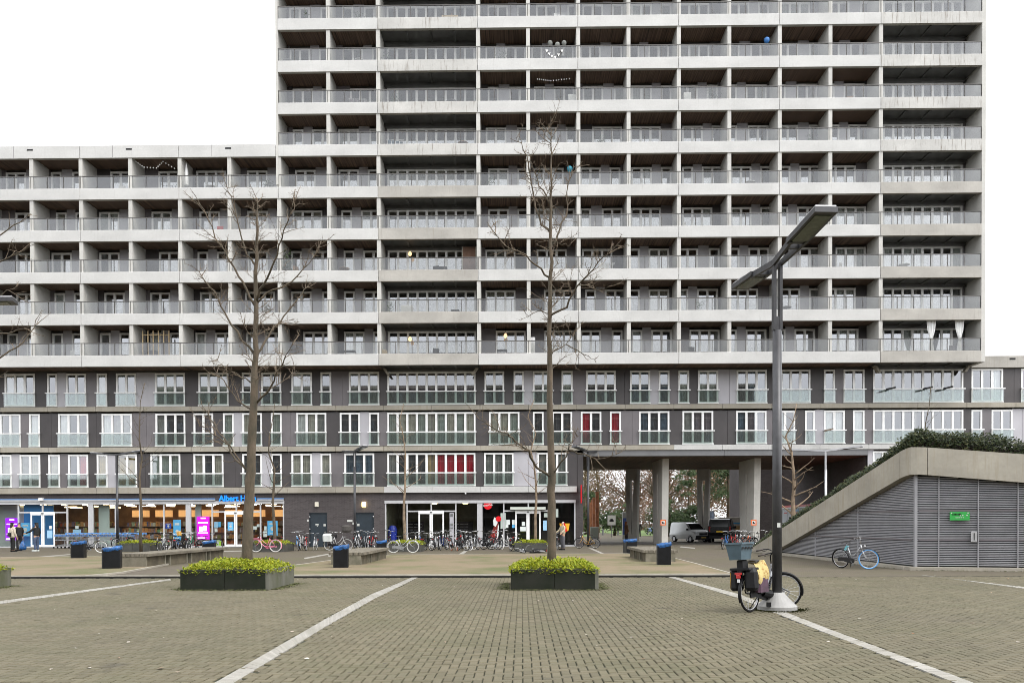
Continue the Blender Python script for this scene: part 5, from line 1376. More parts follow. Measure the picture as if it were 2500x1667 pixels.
def bike(label, p, head, paint='black', lean=0.08, steer=0.0, tyre=None, ftyre=None, guard=None, rack=True, grips=None, group=GB, cat='bicycle', lie=False, scale=1.0, extra=None):
    o = thing('bicycle', label, cat, (p[0], p[1], p[2] if len(p) > 2 else 0), 0, group)
    if lie: o.rotation_euler = Matrix.Rotation(head,3,'Z').to_euler(); q = Matrix.Rotation(head,4,'Z') @ Matrix.Rotation(RAD(84),4,'X'); o.rotation_euler = q.to_euler(); o.location.z = .06
    else: o.rotation_euler = (Matrix.Rotation(head,4,'Z') @ Matrix.Rotation(lean,4,'X')).to_euler()
    if scale != 1: o.scale = (scale,)*3
    pm = PAINT[paint]; gm = PAINT[guard] if guard else BLACK
    def pp(n, key, loc=(0,0,0), mat=None, rot=None, par=None):
        c = put(n, BP[key], par or o, loc, 0, mat)
        if rot is not None: c.rotation_mode = 'QUATERNION'; c.rotation_quaternion = rot
        return c
    sq = Quaternion(STEER_AX, steer); pv_ = BP['pv']
    pp('frame','frame',mat=pm); pp('seat_post','seat_post'); pp('saddle','saddle'); pp('chain_case','chain_case',mat=gm); pp('crank','crank'); pp('kickstand','kickstand'); pp('mudguard','rear_mudguard',mat=gm)
    if rack: pp('rear_rack','rear_rack'); pp('rear_light','rear_light')
    pp('fork','fork',pv_,pm,sq); pp('handlebar','handlebar',pv_,None,sq); pp('grips','grips',pv_,PAINT[grips] if grips else None,sq); pp('headlight','headlight',pv_,None,sq); pp('mudguard','front_mudguard',pv_,gm,sq)
    for n, loc, rot, ty in (('wheel', BP['RA'], None, tyre), ('wheel', pv_+sq@BP['FA'], sq, ftyre or tyre)):
        w = pp(n, 'spokes', loc, None, rot); put('tyre', BP['tyre'], w, mat=ty); put('rim', BP['rim'], w)
    return o
def part_on(o, name, mb, mat, **k): return mb.obj(name, mat, o, **k)
D = RAD
# --- the bicycle against the lamp post
pr = Vector((4.17, 15.02, 0)); hd_ = math.atan2(.70, .714); fb = bike('black electric bicycle with a crate and flowered bags leaning on the large lamp post', (pr.x+.54*math.cos(hd_), pr.y+.54*math.sin(hd_), 0), hd_, 'grey', -.06, D(-58), None, None, None, True)
for ch in fb.children:
    if ch.name.startswith('frame'): ch.material_slots[0].material = PAINT['grey']
    if ch.name.startswith('handlebar'): ch.material_slots[0].link = 'OBJECT'; ch.material_slots[0].material = BLACK
CRATE = M('crate_blue_grey', (.060,.098,.122), .5, var=.2, vscale=5)
b = MB(); W0,W1,L0,L1,z0_,z1_ = .12,.16,.16,.205,.97,1.265
def frus(b, w0,w1,l0,l1,z0_,z1_,t=.012,cx=-.80):
    lo = [(cx-l0,-w0),(cx+l0,-w0),(cx+l0,w0),(cx-l0,w0)]; hi = [(cx-l1,-w1),(cx+l1,-w1),(cx+l1,w1),(cx-l1,w1)]
    lo2 = [(cx-l0+t,-w0+t),(cx+l0-t,-w0+t),(cx+l0-t,w0-t),(cx-l0+t,w0-t)]; hi2 = [(cx-l1+t,-w1+t),(cx+l1-t,-w1+t),(cx+l1-t,w1-t),(cx-l1+t,w1-t)]
    n = len(b.v); b.v += [(x,y,z0_) for x,y in lo]+[(x,y,z1_) for x,y in hi]+[(x,y,z1_) for x,y in hi2]+[(x,y,z0_+t) for x,y in lo2]
    for r in (0,4,8):
        for i in range(4): b.f.append((n+r+i, n+r+(i+1)%4, n+r+4+(i+1)%4, n+r+4+i)); b.m.append(0)
    b.f.append((n+3,n+2,n+1,n)); b.m.append(0); b.f.append((n+12,n+13,n+14,n+15)); b.m.append(0)
frus(b, W0,W1,L0,L1,z0_,z1_)
cr = b.obj('crate', CRATE, fb, fix=True); b = MB()
b.bar((-1.015,-.165,1.265),(-.585,-.165,1.265),.03,.035); b.bar((-1.015,.165,1.265),(-.585,.165,1.265),.03,.035); b.bar((-1.01,-.165,1.265),(-1.01,.165,1.265),.029,.034); b.bar((-.59,-.165,1.265),(-.59,.165,1.265),.029,.034); b.obj('crate_rim', CRATE, cr); b = MB()
for i in range(4): b.box(-.99+.1*i,-.93+.1*i,-.176,-.168,1.16,1.20)
b.obj('crate_slots', BLACK, cr)
b = MB(); b.cbox(-.84,-.62,-.06,.06,.75,.965,.02); b.obj('rack_battery', BLACK, fb)
b = MB()
for s in (-1, 1):
    y0, y1 = (s*.09, s*.21) if s > 0 else (-.21, -.09); b.tube([(-.70,(y0+y1)/2,.40),(-.70,(y0+y1)/2,.46),(-.70,(y0+y1)/2,.74),(-.70,(y0+y1)/2,.82)],[.09,.125,.115,.07],10)
b.cbox(-.85,-.5,-.2,.2,.78,.82,.01); b.obj('pannier', BLACK, fb)
FLW = M('flower_cloth', (.44,.35,.14), .8, vscale=13, col2=(.30,.17,.05), lo=.40, hi=.46); PUR = M('purple_cloth', (.06,.028,.048), .7, var=.4, vscale=8)
b = MB(); N = 8
for i in range(N):
    for j in range(6):
        def q(u, v):
            a = u/N; x = -.58+.40*v/6; z = .90-.36*a-.05*math.sin(v*.9); y = -.14-.09*math.sin(a*2.2)-.01*math.sin(v*1.7); return (x,y,z)
        b.quad(q(i,j), q(i,j+1), q(i+1,j+1), q(i+1,j))
for v in range(6): b.quad((-.58+.40*v/6,-.14,.90-.05*math.sin(v*.9)),(-.58+.40*v/6,.1,.91),(-.58+.40*(v+1)/6,.1,.91),(-.58+.40*(v+1)/6,-.14,.90-.05*math.sin((v+1)*.9)))
b.obj('flower_cover', FLW, fb)
b = MB(); b.cbox(-.56,-.20,-.225,-.10,.36,.66,.04); b.obj('purple_bag', PUR, fb)
b = MB(); b.cbox(-.80,-.60,.205,.225,.46,.74,.008); b.obj('orange_flap', PAINT['ochre'], fb)
b = MB(); b.cbox(-.895,-.875,-.07,.07,.70,.74,.004); b.obj('reflector', PAINT['red'], fb); b = MB(); b.cbox(-.90,-.88,-.025,.025,.56,.62,.004); b.obj('tail_light', PAINT['white'], fb)
b = MB(); b.tube([(-.20,-.07,.34),(.02,-.09,.30),(.10,-.09,.26)], [.07,.085,.06], 10); b.cbox(-.36,-.05,-.115,-.03,.33,.44,.03); b.obj('motor_cover', BLACK, fb, smooth=False)
b = MB(); b.tube([(.05,0,.36),(.30,0,.70)], .034, 8); b.obj('downtube_battery', PAINT['silver'], fb)
b = MB()
for i in range(6): t = .2+.1*i; p0 = Vector((.05+.25*t,-.036,.36+.34*t)); b.obox(p0, Vector((.6,0,.8)), Vector((0,1,0)), Vector((-.8,0,.6)), .012,.002,.018)
b.obj('frame_print', BLACK, fb)
b = MB(); b.tube([(.10,-.10,.22),(.22,-.16,.16),(.30,-.26,.20),(.38,-.30,.32),(.34,-.16,.40)], .016, 6); b.obj('chain_lock', GREYM, fb)
# --- rental bicycle with blue front tyre by the ramp
pb = gnd(2095, 1389); hdg = math.atan2(-.62, .55); rb_ = bike('silver bicycle with a blue front tyre leaning on the grille wall of the ivy store', (pb.x+.02, pb.y+.35, 0), D(-58), 'silver', .10, D(52), None, PAINT['sky'], 'black', False, None)
b = MB(); b.tube([(-.23,0,.80),(-.30,.02,.70),(-.38,.03,.60)], [.045,.055,.04], 8); b.obj('saddle_cover', M('aqua_cloth', (.16,.50,.58), .6), rb_)
# --- bicycles along the shops
BK = [ # label, px, py, heading deg, paint, steer, tyre, front tyre, mudguard
 ('dark bicycle with one pale tyre standing behind the lone bin',222,1349,8,'black',10,None,TYREW,None),
 ('black bicycle half hidden behind the left planter',304,1339,60,'black',-10,None,None,None),
 ('dark bicycle behind the left planter beside the tree',337,1339,-20,'navy',15,None,None,None),
 ('grey bicycle leaning beside the grey planter behind the long bench',398,1346,130,'silver',20,None,None,None),
 ('silver bicycle in the middle of the row behind the long bench',420,1345,115,'silver',-10,None,None,None),
 ('blue framed bicycle behind the long bench',437,1344,100,'blue',0,None,None,None),
 ('dark bicycle with an ochre saddle bag behind the long bench',452,1345,80,'black',10,None,None,None),
 ('red bicycle by the magenta screen',476,1341,170,'red',0,None,None,None),
 ('black bicycle half hidden by the bin at the far bench end',512,1341,10,'black',5,None,None,None),
 ('pink bicycle with a front rack before the supermarket doors',649,1347,180,'pink',0,TYREW,None,'pink'),
 ('small silver bicycle at the right end of the supermarket windows',703,1334,75,'silver',10,None,None,None),
 ('pale blue bicycle facing the square beside the red one',731,1343,-80,'sky',10,None,None,None),
 ('red framed bicycle before the left service door',748,1343,-75,'red',-15,None,None,None),
 ('white tyred folding bicycle before the left service door',768,1343,-86,'grey',10,TYREW,None,'silver'),
 ('bicycle with pale rain cover and a white rear tyre left of the bin',826,1343,-5,'white',0,TYREW,None,None),
 ('silver bicycle right of the lamp between the service doors',872,1341,-70,'silver',-10,None,TYREW,None),
 ('silver bicycle before the right service door',888,1340,-60,'silver',15,None,None,None),
 ('red and blue bicycle before the right service door',903,1340,-100,'red',10,None,None,None),
 ('black bicycle at the left jamb of the lobby windows',948,1337,-80,'black',10,None,None,None),
 ('silver bicycle side on before the middle planter',984,1349,4,'silver',0,TYREW,None,'silver'),
 ('bright blue bicycle before the lobby doors',1030,1341,100,'blue',10,None,None,None),
 ('black bicycle with a silver front rim before the lobby doors',1046,1343,-65,'black',15,None,None,None),
 ('black bicycle with white front fork before the lobby doors',1066,1341,-70,'white',-10,None,None,None),
 ('dark blue bicycle before the intercom post',1083,1342,-105,'navy',10,None,None,None),
 ('bicycle with orange wheels before the lobby window',1110,1344,-66,'grey',-14,PAINT['orange'],None,None),
 ('red bicycle behind the one with orange wheels',1122,1337,-80,'red',10,None,None,None),
 ('silver framed bicycle left of the wide white column',1136,1340,-60,'silver',10,None,None,None),
 ('black bicycle with basket near the lobby window end',1150,1338,-85,'black',10,None,None,None),
 ('black bicycle with a pale front tyre before the wide white column',1178,1341,195,'black',20,None,TYREW,None),
 ('black bicycle under the bottle print',1198,1341,-30,'black',0,None,None,None),
 ('pale bicycle left of the corner shop planter',1237,1340,-120,'white',12,TYREW,None,None),
 ('dark bicycle tilted against the corner shop planter',1254,1345,-70,'black',30,None,None,None),
 ('white bicycle tucked behind the long bench beside the silver one',388,1343,70,'white',-10,TYREW,None,None),
 ('green bicycle behind the long bench near the white column',463,1343,95,'green',12,None,None,None),
 ('white bicycle between the pale blue and red ones',740,1338,-95,'white',10,None,None,None),
 ('silver bicycle left of the dark child bicycle basket',808,1340,-70,'silver',-8,None,None,None),
 ('white bicycle at the right service door frame',880,1337,-85,'white',10,None,None,None),
 ('silver bicycle close to the brick pier before the lobby',912,1338,-75,'silver',15,None,None,None),
 ('white bicycle left of the bright blue one',1018,1342,-80,'white',12,TYREW,None,None),
 ('silver bicycle second from the bright blue one',1057,1338,-100,'silver',-12,None,None,None),
 ('white and black bicycle before the intercom post',1092,1339,-70,'white',10,None,None,None),
 ('black bicycle right of the one with orange wheels',1128,1343,-62,'black',14,None,None,None),
 ('silver bicycle nearest the wide white column',1158,1342,-110,'silver',-14,None,TYREW,None),
 ('red bicycle behind the bottle print',1208,1337,-70,'red',10,None,None,None),
 ('ochre bicycle standing by the corner at the passage',1433,1338,176,'ochre',-12,None,None,None),
 ('black bicycle held by the man in the beige jacket',1362,1341,-95,'black',10,None,None,None),
 ('blue wheeled bicycle at the left of the crowd beyond the crate',1768,1328,60,'blue',10,None,PAINT['blue'],None),
 ('red bicycle in the crowd beyond the crate',1784,1329,-75,'red',10,None,None,None),
 ('white bicycle in the crowd beyond the crate',1797,1328,-85,'white',-10,TYREW,None,None),
 ('orange red bicycle in the crowd beyond the crate',1809,1330,-70,'orange',10,None,None,None),
 ('grey bicycle in the crowd beyond the crate',1822,1329,-90,'grey',10,None,None,None),
 ('black bicycle in the crowd beyond the crate',1834,1330,-70,'black',-10,None,None,None),
 ('black bicycle by the low end of the ivy ramp',1850,1329,-60,'black',10,None,TYREW,None)]
brr = random.Random(3)
for lab, px, py, hg, pt, st, ty, ft, gd in BK:
    p = gnd(px, py); s = brr.uniform(.94, 1.07)
    if px > 1750: p = Vector((wx(px, 50.5+brr.uniform(-.6,.6), 1300), 50.5+brr.uniform(-.6,.6), 0))
    bk = bike(lab, (p.x, p.y, 0), D(hg), pt, brr.choice((-1,1))*brr.uniform(.05,.16) if hg not in (4,180) else .05, D(st), ty, ft, gd, scale=s)
    if 'rain cover' in lab:
        b = MB(); b.cbox(-.9,-.35,-.16,.16,.55,1.0,.08); b.obj('rain_cover', CURT['w'], bk)
        b = MB(); b.lathe([(.05,-.16),(.26,-.12),(.30,.0),(.27,.22),(.22,.26)], 14, (.55,0,1.22)); b.obj('basket', M('basket_dark', (.05,.045,.04), .8), bk)
    if 'basket' in lab or 'front rack' in lab:
        b = MB(); b.cbox(.42,.78,-.18,.18,.72,.98 if 'basket' in lab else .76,.02); b.obj('front_carrier', PAINT['pink'] if pt == 'pink' else BLACK, bk)
    if 'saddle bag' in lab: b = MB(); b.cbox(-.5,-.3,-.12,.12,.95,1.2,.04); b.obj('saddle_bag', PAINT['ochre'], bk)
p = gnd(1282, 1350); bike('black bicycle fallen flat before the corner shop planter', (p.x+.2, p.y, 0), D(172), 'black', 0, D(20), lie=True)

# ================================================================== SHOPPING TROLLEYS
TB = M('trolley_blue', (.10,.27,.62), .4); WIRE = M('trolley_wire', (.42,.43,.45), .35, .7)
b = MB()
for zz, x0_, x1_, w0 in ((.55,-.36,.30,.20),(.95,-.42,.36,.25)):
    q = [(x0_,-w0,zz),(x1_,-w0,zz),(x1_,w0,zz),(x0_,w0,zz),(x0_,-w0,zz)]
    for i in range(4): b.tube([q[i],q[i+1]], .010, 4)
for i in range(9):
    t = i/8
    for s in (-1,1): b.tube([(-.36+.66*t,s*.20,.55),(-.42+.78*t,s*.25,.95)], .004, 3)
for zz in (.65,.75,.85):
    for s in (-1,1): b.tube([(-.38,s*(.2+.05*(zz-.55)/.4),zz),(.33,s*(.2+.05*(zz-.55)/.4),zz)], .004, 3)
tb = b.mesh('basket', WIRE)
b = MB()
for s in (-1,1): b.tube([(-.44,s*.24,1.0),(-.34,s*.24,.30),(.36,s*.2,.16),(.40,s*.2,.1)], .012, 5); b.tube([(-.34,s*.24,.30),(-.36,s*.24,.1)], .012, 5)
tf = b.mesh('chassis', WIRE); b = MB(); b.tube([(-.50,-.27,1.02),(-.50,.27,1.02)], .026, 8); b.box(-.52,-.40,-.27,-.24,.92,1.04); b.box(-.52,-.40,.24,.27,.92,1.04); th = b.mesh('handle', TB)
b = MB(); b.box(.33,.36,-.2,.2,.80,.94); tq = b.mesh('front_plate', TB)
b = MB(); 
for x in (-.36,.40):
    for s in (-1,1): b.tube([(x,s*.22-.012,.06),(x,s*.22+.012,.06)], .06, 10)
tw_ = b.mesh('castors', RUBBER)
ORD = 'first second third fourth fifth sixth seventh eighth ninth tenth eleventh twelfth thirteenth fourteenth fifteenth sixteenth seventeenth eighteenth nineteenth twentieth last'.split()
for i in range(21):
    p = atY(150+9.3*i, 1330, 55.4+.03*(i % 3)); o = thing('shopping_trolley', ORD[i]+' steel shopping trolley from the left in the nested row before the windows', 'shopping trolley', (p.x, p.y, 0), math.pi, 'shopping trolleys nested before the windows')
    for n, me in (('basket',tb),('chassis',tf),('handle',th),('front_plate',tq),('castors',tw_)): put(n, me, o)

# ================================================================== PEOPLE
SKIN = M('skin', (.42,.25,.17), .6); HAIRD = M('hair_dark', (.015,.012,.010), .7); HAIRG = M('hair_grey', (.45,.43,.40), .8)
def skin_mesh(name, pts, edges, rad, root, mat, sub=2):
    me = bpy.data.meshes.new(name+'_cage'); me.from_pydata([tuple(p) for p in pts], edges, [])
    o = bpy.data.objects.new(name+'_cage', me); COL.objects.link(o)
    sk = o.modifiers.new('skin', 'SKIN'); sk.use_smooth_shade = True
    lay = me.skin_vertices[0].data if len(me.skin_vertices) else None
    for i, r in enumerate(rad):
        lay[i].radius = (r if not isinstance(r, tuple) else r[0], r if not isinstance(r, tuple) else r[1]); lay[i].use_root = (i == root)
    sb = o.modifiers.new('sub', 'SUBSURF'); sb.levels = sub; sb.render_levels = sub
    dg = bpy.context.evaluated_depsgraph_get(); out = bpy.data.meshes.new_from_object(o.evaluated_get(dg)); out.name = name
    bpy.data.objects.remove(o); out.materials.clear(); out.materials.append(mat); return out
def person(label, p, face, hgt=1.72, top=None, topmat=None, legmat=None, hair=HAIRD, coat_len=.0, arms=((.08,.0,-.02),(.08,.0,-.02)), stride=.0, extra=None, longhair=False, shoe=RUBBER, wide=1.0):
    """arms: forward, outward, upward offset of each hand from hanging"""
    k = hgt/1.72; o = thing('person', label, 'person', (p[0], p[1], 0), face, 'people on the plaza')
    V = lambda x, y, z: Vector((x, y, z))*k
    pts = [V(0,0,.93), V(.0,0,1.10), V(0,0,1.28), V(0,0,1.43), V(.0,0,1.50), V(.015,0,1.585), V(.02,0,1.66)]
    rad = [(.125,.15),(.105,.135),(.115,.155),(.075,.11),.05,(.088,.075),(.075,.065)]; rad = [tuple(q*k for q in r) if isinstance(r, tuple) else r*k for r in rad]
    ed = [(i,i+1) for i in range(6)]
    hands = []
    for s, (af, ao, au) in zip((1,-1), arms):
        n = len(pts); sh = V(0, s*.185, 1.40); el = V(-.02+af*.35, s*(.235+ao*.5), 1.13+max(au,0)*.35); hd = V(.03+af, s*(.25+ao), .88+au)
        pts += [sh, el, hd]; rad += [.056*k, .043*k, .028*k]; ed += [(3,n),(n,n+1),(n+1,n+2)]
        d = (hd-el).normalized(); pm = hd+d*.07*k; pts.append(pm); rad.append((.036*k,.02*k)); ed.append((n+2,n+3))
        side = Vector((1,0,0)) if abs(d.x) < .8 else Vector((0,0,1)); sv = (side-d*side.dot(d)).normalized()
        for f in range(4):
            off = (f-1.5)*.017*k; L = (.07,.08,.076,.06)[f]*k; a = pm+sv*off+d*.02*k; m = len(pts); pts += [a, a+d*L*.55, a+d*L+Vector((0,-s*.012*k,0))]; rad += [.0095*k,.0085*k,.0075*k]; ed += [(n+3,m),(m,m+1),(m+1,m+2)]
        m = len(pts); a = hd+d*.02*k; tv = (sv*.8+d*.6).normalized(); pts += [a+tv*.035*k, a+tv*.065*k+d*.015*k]; rad += [.011*k,.009*k]; ed += [(n+2,m),(m,m+1)]
        hands.append(hd)
    legs = []
    for s in (1, -1):
        n = len(pts); st = stride*s; hp, kn, an, ft = V(0,s*.09,.86), V(.02+st*.45,s*.10,.48), V(-.01+st,s*.10,.08+abs(st)*.05), V(.13+st,s*.115,.035)
        pts += [hp,kn,an,ft]; rad += [.085*k,.056*k,.037*k,(.04*k,.03*k)]; ed += [(0,n),(n,n+1),(n+1,n+2),(n+2,n+3)]; legs.append((hp,kn,an,ft))
    body = skin_mesh('body', pts, ed, rad, 0, SKIN, 2); put('body', body, o)
    # trousers
    tp, tr, te = [V(0,0,.98), V(0,0,.90)], [(.135*k,.16*k),(.13*k,.155*k)], [(0,1)]
    for hp,kn,an,ft in legs: n = len(tp); tp += [hp,kn,an+Vector((0,0,.0))]; tr += [.10*k,.078*k,.070*k]; te += [(1,n),(n,n+1),(n+1,n+2)]
    put('trousers', skin_mesh('trousers', tp, te, tr, 0, legmat, 2), o)
    lo = .93-coat_len
    cp = [V(0,0,lo), V(0,0,.5*(lo+1.12)), V(0,0,1.12), V(0,0,1.29), V(0,0,1.42), V(0,0,1.475)]; cr_ = [(.165*wide*k,.19*wide*k),(.155*wide*k,.185*wide*k),(.14*wide*k,.18*wide*k),(.14*wide*k,.19*wide*k),(.09*k,.13*k),.068*k]; ce = [(i,i+1) for i in range(5)]
    for s, (af, ao, au) in zip((1,-1), arms):
        n = len(cp); cp += [V(0,s*.19,1.40), V(-.02+af*.35, s*(.24+ao*.5), 1.13+max(au,0)*.35), V(.028+af*.95, s*(.25+ao*.95), .90+au*.95)]; cr_ += [.076*k,.063*k,.052*k]; ce += [(4,n),(n,n+1),(n+1,n+2)]
    put('coat' if coat_len > .05 else 'jacket', skin_mesh('jacket', cp, ce, cr_, 0, topmat, 2), o)
    hp_ = [V(-.03,0,1.64), V(-.015,0,1.705)] + ([V(-.07,0,1.54), V(-.085,0,1.40)] if longhair else []); hr = [(.095*k,.088*k),(.078*k,.075*k)] + ([(.08*k,.085*k),(.05*k,.07*k)] if longhair else [])
    put('hair', skin_mesh('hair', hp_, [(0,1)]+([(0,2),(2,3)] if longhair else []), hr, 0, hair, 2), o)
    b = MB()
    for s in (1,-1): b.lathe([(.012,-.008),(.014,0),(.010,.008)], 6, (.098*k, s*.03*k, 1.605*k))
    b.obj('eyes', BLACK, o); b = MB(); b.tube([(.095*k,0,1.60*k),(.122*k,0,1.565*k)], [.008*k,.014*k], 6); b.obj('nose', SKIN, o)
    b = MB(); b.box(.092*k,.101*k,-.022*k,.022*k,1.532*k,1.54*k); b.obj('mouth', M('lips', (.25,.09,.08), .6), o)
    b = MB()
    for hp,kn,an,ft in legs: b.obox((an+ft)/2+Vector((.01,0,-.012*k)), Vector((1,0,0)), Vector((0,1,0)), Vector((0,0,1)), .13*k, .046*k, .042*k)
    b.obj('shoes', shoe, o)
    return o, hands
BEIGE = M('beige_cloth', (.44,.39,.31), .9, var=.15); BLKC = M('black_cloth', (.012,.012,.013), .9, var=.3); JEAN = M('denim', (.06,.085,.15), .9, var=.2); TAN = M('tan_cloth', (.36,.31,.22), .9, var=.15); BRN = M('brown_cloth', (.17,.09,.045), .9, var=.2)
p = gnd(31, 1346); o, h = person('person in a wide beige coat with dark hair and a black shoulder bag', p, RAD(60), 1.72, None, BEIGE, BLKC, HAIRD, .12, longhair=True, wide=1.25)
b = MB(); b.cbox(-.24,-.15,-.18,.14,.92,1.14,.03); b.tube([(-.17,-.16,1.12),(-.05,.05,1.46),(.12,.15,1.25)], .012, 5); tag(b.obj('shoulder_bag', BLACK, None, (p.x, p.y, 0), RAD(60)), 'black bag worn on the back of the beige coat', 'bag')
p2 = gnd(47, 1343.5); o, h = person('person in black with a dark cap beside the beige coat', p2, RAD(150), 1.74, None, BLKC, BLKC, HAIRD, .1)
b = MB(); b.lathe([(.02,.62),(.10,.50),(.20,.25),(.21,.10),(.15,.02)], 10); b.tube([(-.03,0,.60),(0,0,.76),(.03,0,.60)], .008, 4); q = p2+Vector((.30,-.12,0)); tag(b.obj('carrier_bag', BAG, None, (q.x, q.y, .02), smooth=True), 'crinkled blue carrier bag beside the person in black', 'bag')
p = gnd(89, 1345); person('person in a black top and blue jeans reaching an arm out', p, RAD(165), 1.72, None, BLKC, JEAN, HAIRD, .0, arms=((.42,.12,.22),(.05,.02,0)), longhair=True, shoe=PAPER)
p = gnd(1364, 1342); p.x += .25; person('person with grey hair and a beige jacket holding a bicycle', p, RAD(-150), 1.72, None, TAN, M('grey_trousers', (.09,.09,.10), .9), HAIRG, .0, arms=((.25,.05,.15),(.3,.02,.15)))
p = gnd(1560, 1312); person('person all in black walking away through the passage', p, RAD(95), 1.75, None, BLKC, BLKC, HAIRD, .12, stride=.16, shoe=PAPER)
p = Vector((wx(1529, 66, 1300), 66, 0)); person('person in a long brown coat beside the first slotted support', p, RAD(20), 1.7, None, BRN, M('dark_trousers', (.05,.04,.035), .9), M('hair_auburn', (.25,.09,.03), .8), .35, longhair=True)

# ================================================================== VEHICLES
VAN_S = .9
def van(label, p, rz, L, Wd, H, prof, paint, glassm, rear_plate=False, name='parked_van', bumper=BLACK):
    """prof: side outline (x forward, z); body narrows above the belt line"""
    o = thing(name, label, 'van', (p[0], p[1], 0), rz, 'vans parked in the passage'); hw = Wd/2
    def yw(z): return hw*(1-.13*max(0, (z-H*.52)/(H*.48))**1.3) - .04*max(0, (.45-z)/.45)*hw
    b = MB(); k = len(prof); ins = [(x+(.05 if x < 0 else -.05), z+(.0 if z < .4 else -.035)) for x, z in prof]
    for side, pr_ in ((-1, ins), (-1, prof), (1, prof), (1, ins)):
        for x, z in pr_: b.v.append((x, side*(yw(z)-(0 if pr_ is prof and False else 0) - (.05 if pr_ is prof else 0)), z))
    for r in range(3):
        for i in range(k): j = (i+1) % k; b.f.append((r*k+i, r*k+j, (r+1)*k+j, (r+1)*k+i)); b.m.append(0)
    b.f.append(tuple(range(k))); b.m.append(0); b.f.append(tuple(3*k+k-1-i for i in range(k))); b.m.append(0)
    b.obj('body', paint, o, fix=True)
    return o, yw
def wheels(o, xs, hw, r=.32):
    for x in xs:
        for s in (-1, 1):
            b = MB(); b.lathe([(r*.62,-.11),(r*.94,-.11),(r,-.07),(r,.07),(r*.94,.11),(r*.62,.11)], 20); w = b.obj('wheel', RUBBER, o, (x, s*(hw-.10), r), smooth=False); w.rotation_euler = (RAD(90), 0, 0)
            b = MB(); b.lathe([(r*.62,-.118),(r*.5,-.10),(.05,-.11),(.05,.11),(r*.5,.10),(r*.62,.118)], 14); b.obj('rim', ALU, w)
            b = MB(); b.torus((0,0,0), r+.05, .045, 16, 5, 1.0, 0, math.pi); a = b.obj('wheel_arch', BLACK, o, (x, s*(hw-.035), r))
CARG = M('car_glass', (.010,.012,.012), .12, spec=.35); SILV = M('car_silver', (.46,.47,.47), .3, .5, var=.05); BLKP = M('car_black', (.006,.006,.007), .25, spec=.3); YEL = M('plate_yellow', (.75,.48,.03), .5); HL = M('headlamp', (.5,.52,.53), .15)
p = gnd(1690, 1314); p = Vector((wx(1684, 68.3, 1290), 68.3, 0))
prof = [(-2.0,.30),(-2.05,.7),(-2.02,1.2),(-1.93,1.72),(-1.7,1.82),(.25,1.80),(.55,1.72),(1.15,1.16),(1.75,1.0),(2.0,.82),(2.06,.5),(2.0,.28)]
o, yw = van('silver panel van parked nose towards the square', p, RAD(-66), 4.1, 1.75, 1.82, prof, SILV, CARG)
def skin_quad(o, name, P, mat, t=.012):
    b = MB(); b.quad(*P); return b.obj(name, mat, o)
b = MB(); b.quad((.60,-.62,1.66),(.60,.62,1.66),(1.17,.72,1.18),(1.17,-.72,1.18)); n = Vector((.64,0,.77)); b.v = [tuple(Vector(q)+n*.022) for q in b.v]; b.obj('windscreen', CARG, o)
for s in (-1, 1):
    b = MB(); b.quad((-.05,s*(yw(1.62)-.02),1.62),(.45,s*(yw(1.6)-.02),1.60),(1.02,s*(yw(1.15)-.012),1.15),(-.05,s*(yw(1.15)-.012),1.15)); b.obj('side_window', CARG, o)
    b = MB(); b.cbox(.80,.98,min(s*.84,s*1.02),max(s*.84,s*1.02),1.1,1.27,.03); b.obj('mirror', BLACK, o)
    b = MB(); b.obox((1.88,s*.63,.85), Vector((.8,0,.5)).normalized(), Vector((0,1,0)), Vector((-.5,0,.8)).normalized(), .13,.16,.10); b.obj('headlight', HL, o)
    b = MB(); b.box(-1.8,.1,min(s*.852,s*.862),max(s*.852,s*.862),.62,.68); b.obj('side_strip', BLACK, o)
b = MB(); b.cbox(1.93,2.12,-.82,.82,.26,.62,.04); b.obj('bumper', BLACK, o); b = MB(); b.box(2.03,2.08,-.42,.42,.66,.86); b.obj('radiator_grille', BLACK, o); b = MB(); b.box(2.12,2.13,-.26,.26,.40,.51); b.obj('number_plate', M('plate_dim', (.30,.20,.04), .6), o)
wheels(o, (-1.25,1.3), .87, .31); o.scale = (VAN_S,)*3
p = Vector((wx(1762, 68.5, 1290), 68.5, 0))
prof = [(-2.1,.32),(-2.16,.8),(-2.12,1.35),(-2.0,1.86),(-1.75,1.93),(.5,1.92),(.85,1.82),(1.5,1.18),(2.1,1.0),(2.3,.8),(2.34,.45),(2.3,.3)]
o, yw = van('black van seen from behind with a yellow number plate', p, RAD(72), 4.6, 1.9, 1.93, prof, BLKP, CARG)
b = MB(); b.quad((-2.145,-.68,1.26),(-2.145,.68,1.26),(-2.035,.60,1.75),(-2.035,-.60,1.75)); b.v = [(x-.02,y,z) for x,y,z in b.v]; b.obj('rear_window', CARG, o)
b = MB(); b.box(-2.2,-2.17,-.30,.26,.82,.95); b.obj('number_plate', YEL, o); b = MB(); b.cbox(-2.28,-2.1,-.86,.86,.32,.6,.04); b.obj('bumper', BLACK, o)
for s in (-1, 1):
    b = MB(); b.box(-2.17,-2.1,min(s*.74,s*.86),max(s*.74,s*.86),.9,1.3); b.obj('tail_light', M('tail_red', (.30,.01,.01), .25), o)
    b = MB(); b.cbox(.95,1.15,min(s*.92,s*1.12),max(s*.92,s*1.12),1.12,1.32,.03); b.obj('mirror', BLACK, o)
    b = MB(); b.quad((.3,s*(yw(1.72)-.02),1.72),(.75,s*(yw(1.68)-.02),1.68),(1.35,s*(yw(1.2)-.012),1.2),(.3,s*(yw(1.2)-.012),1.2)); b.obj('side_window', CARG, o)
wheels(o, (-1.4,1.5), .95, .34)
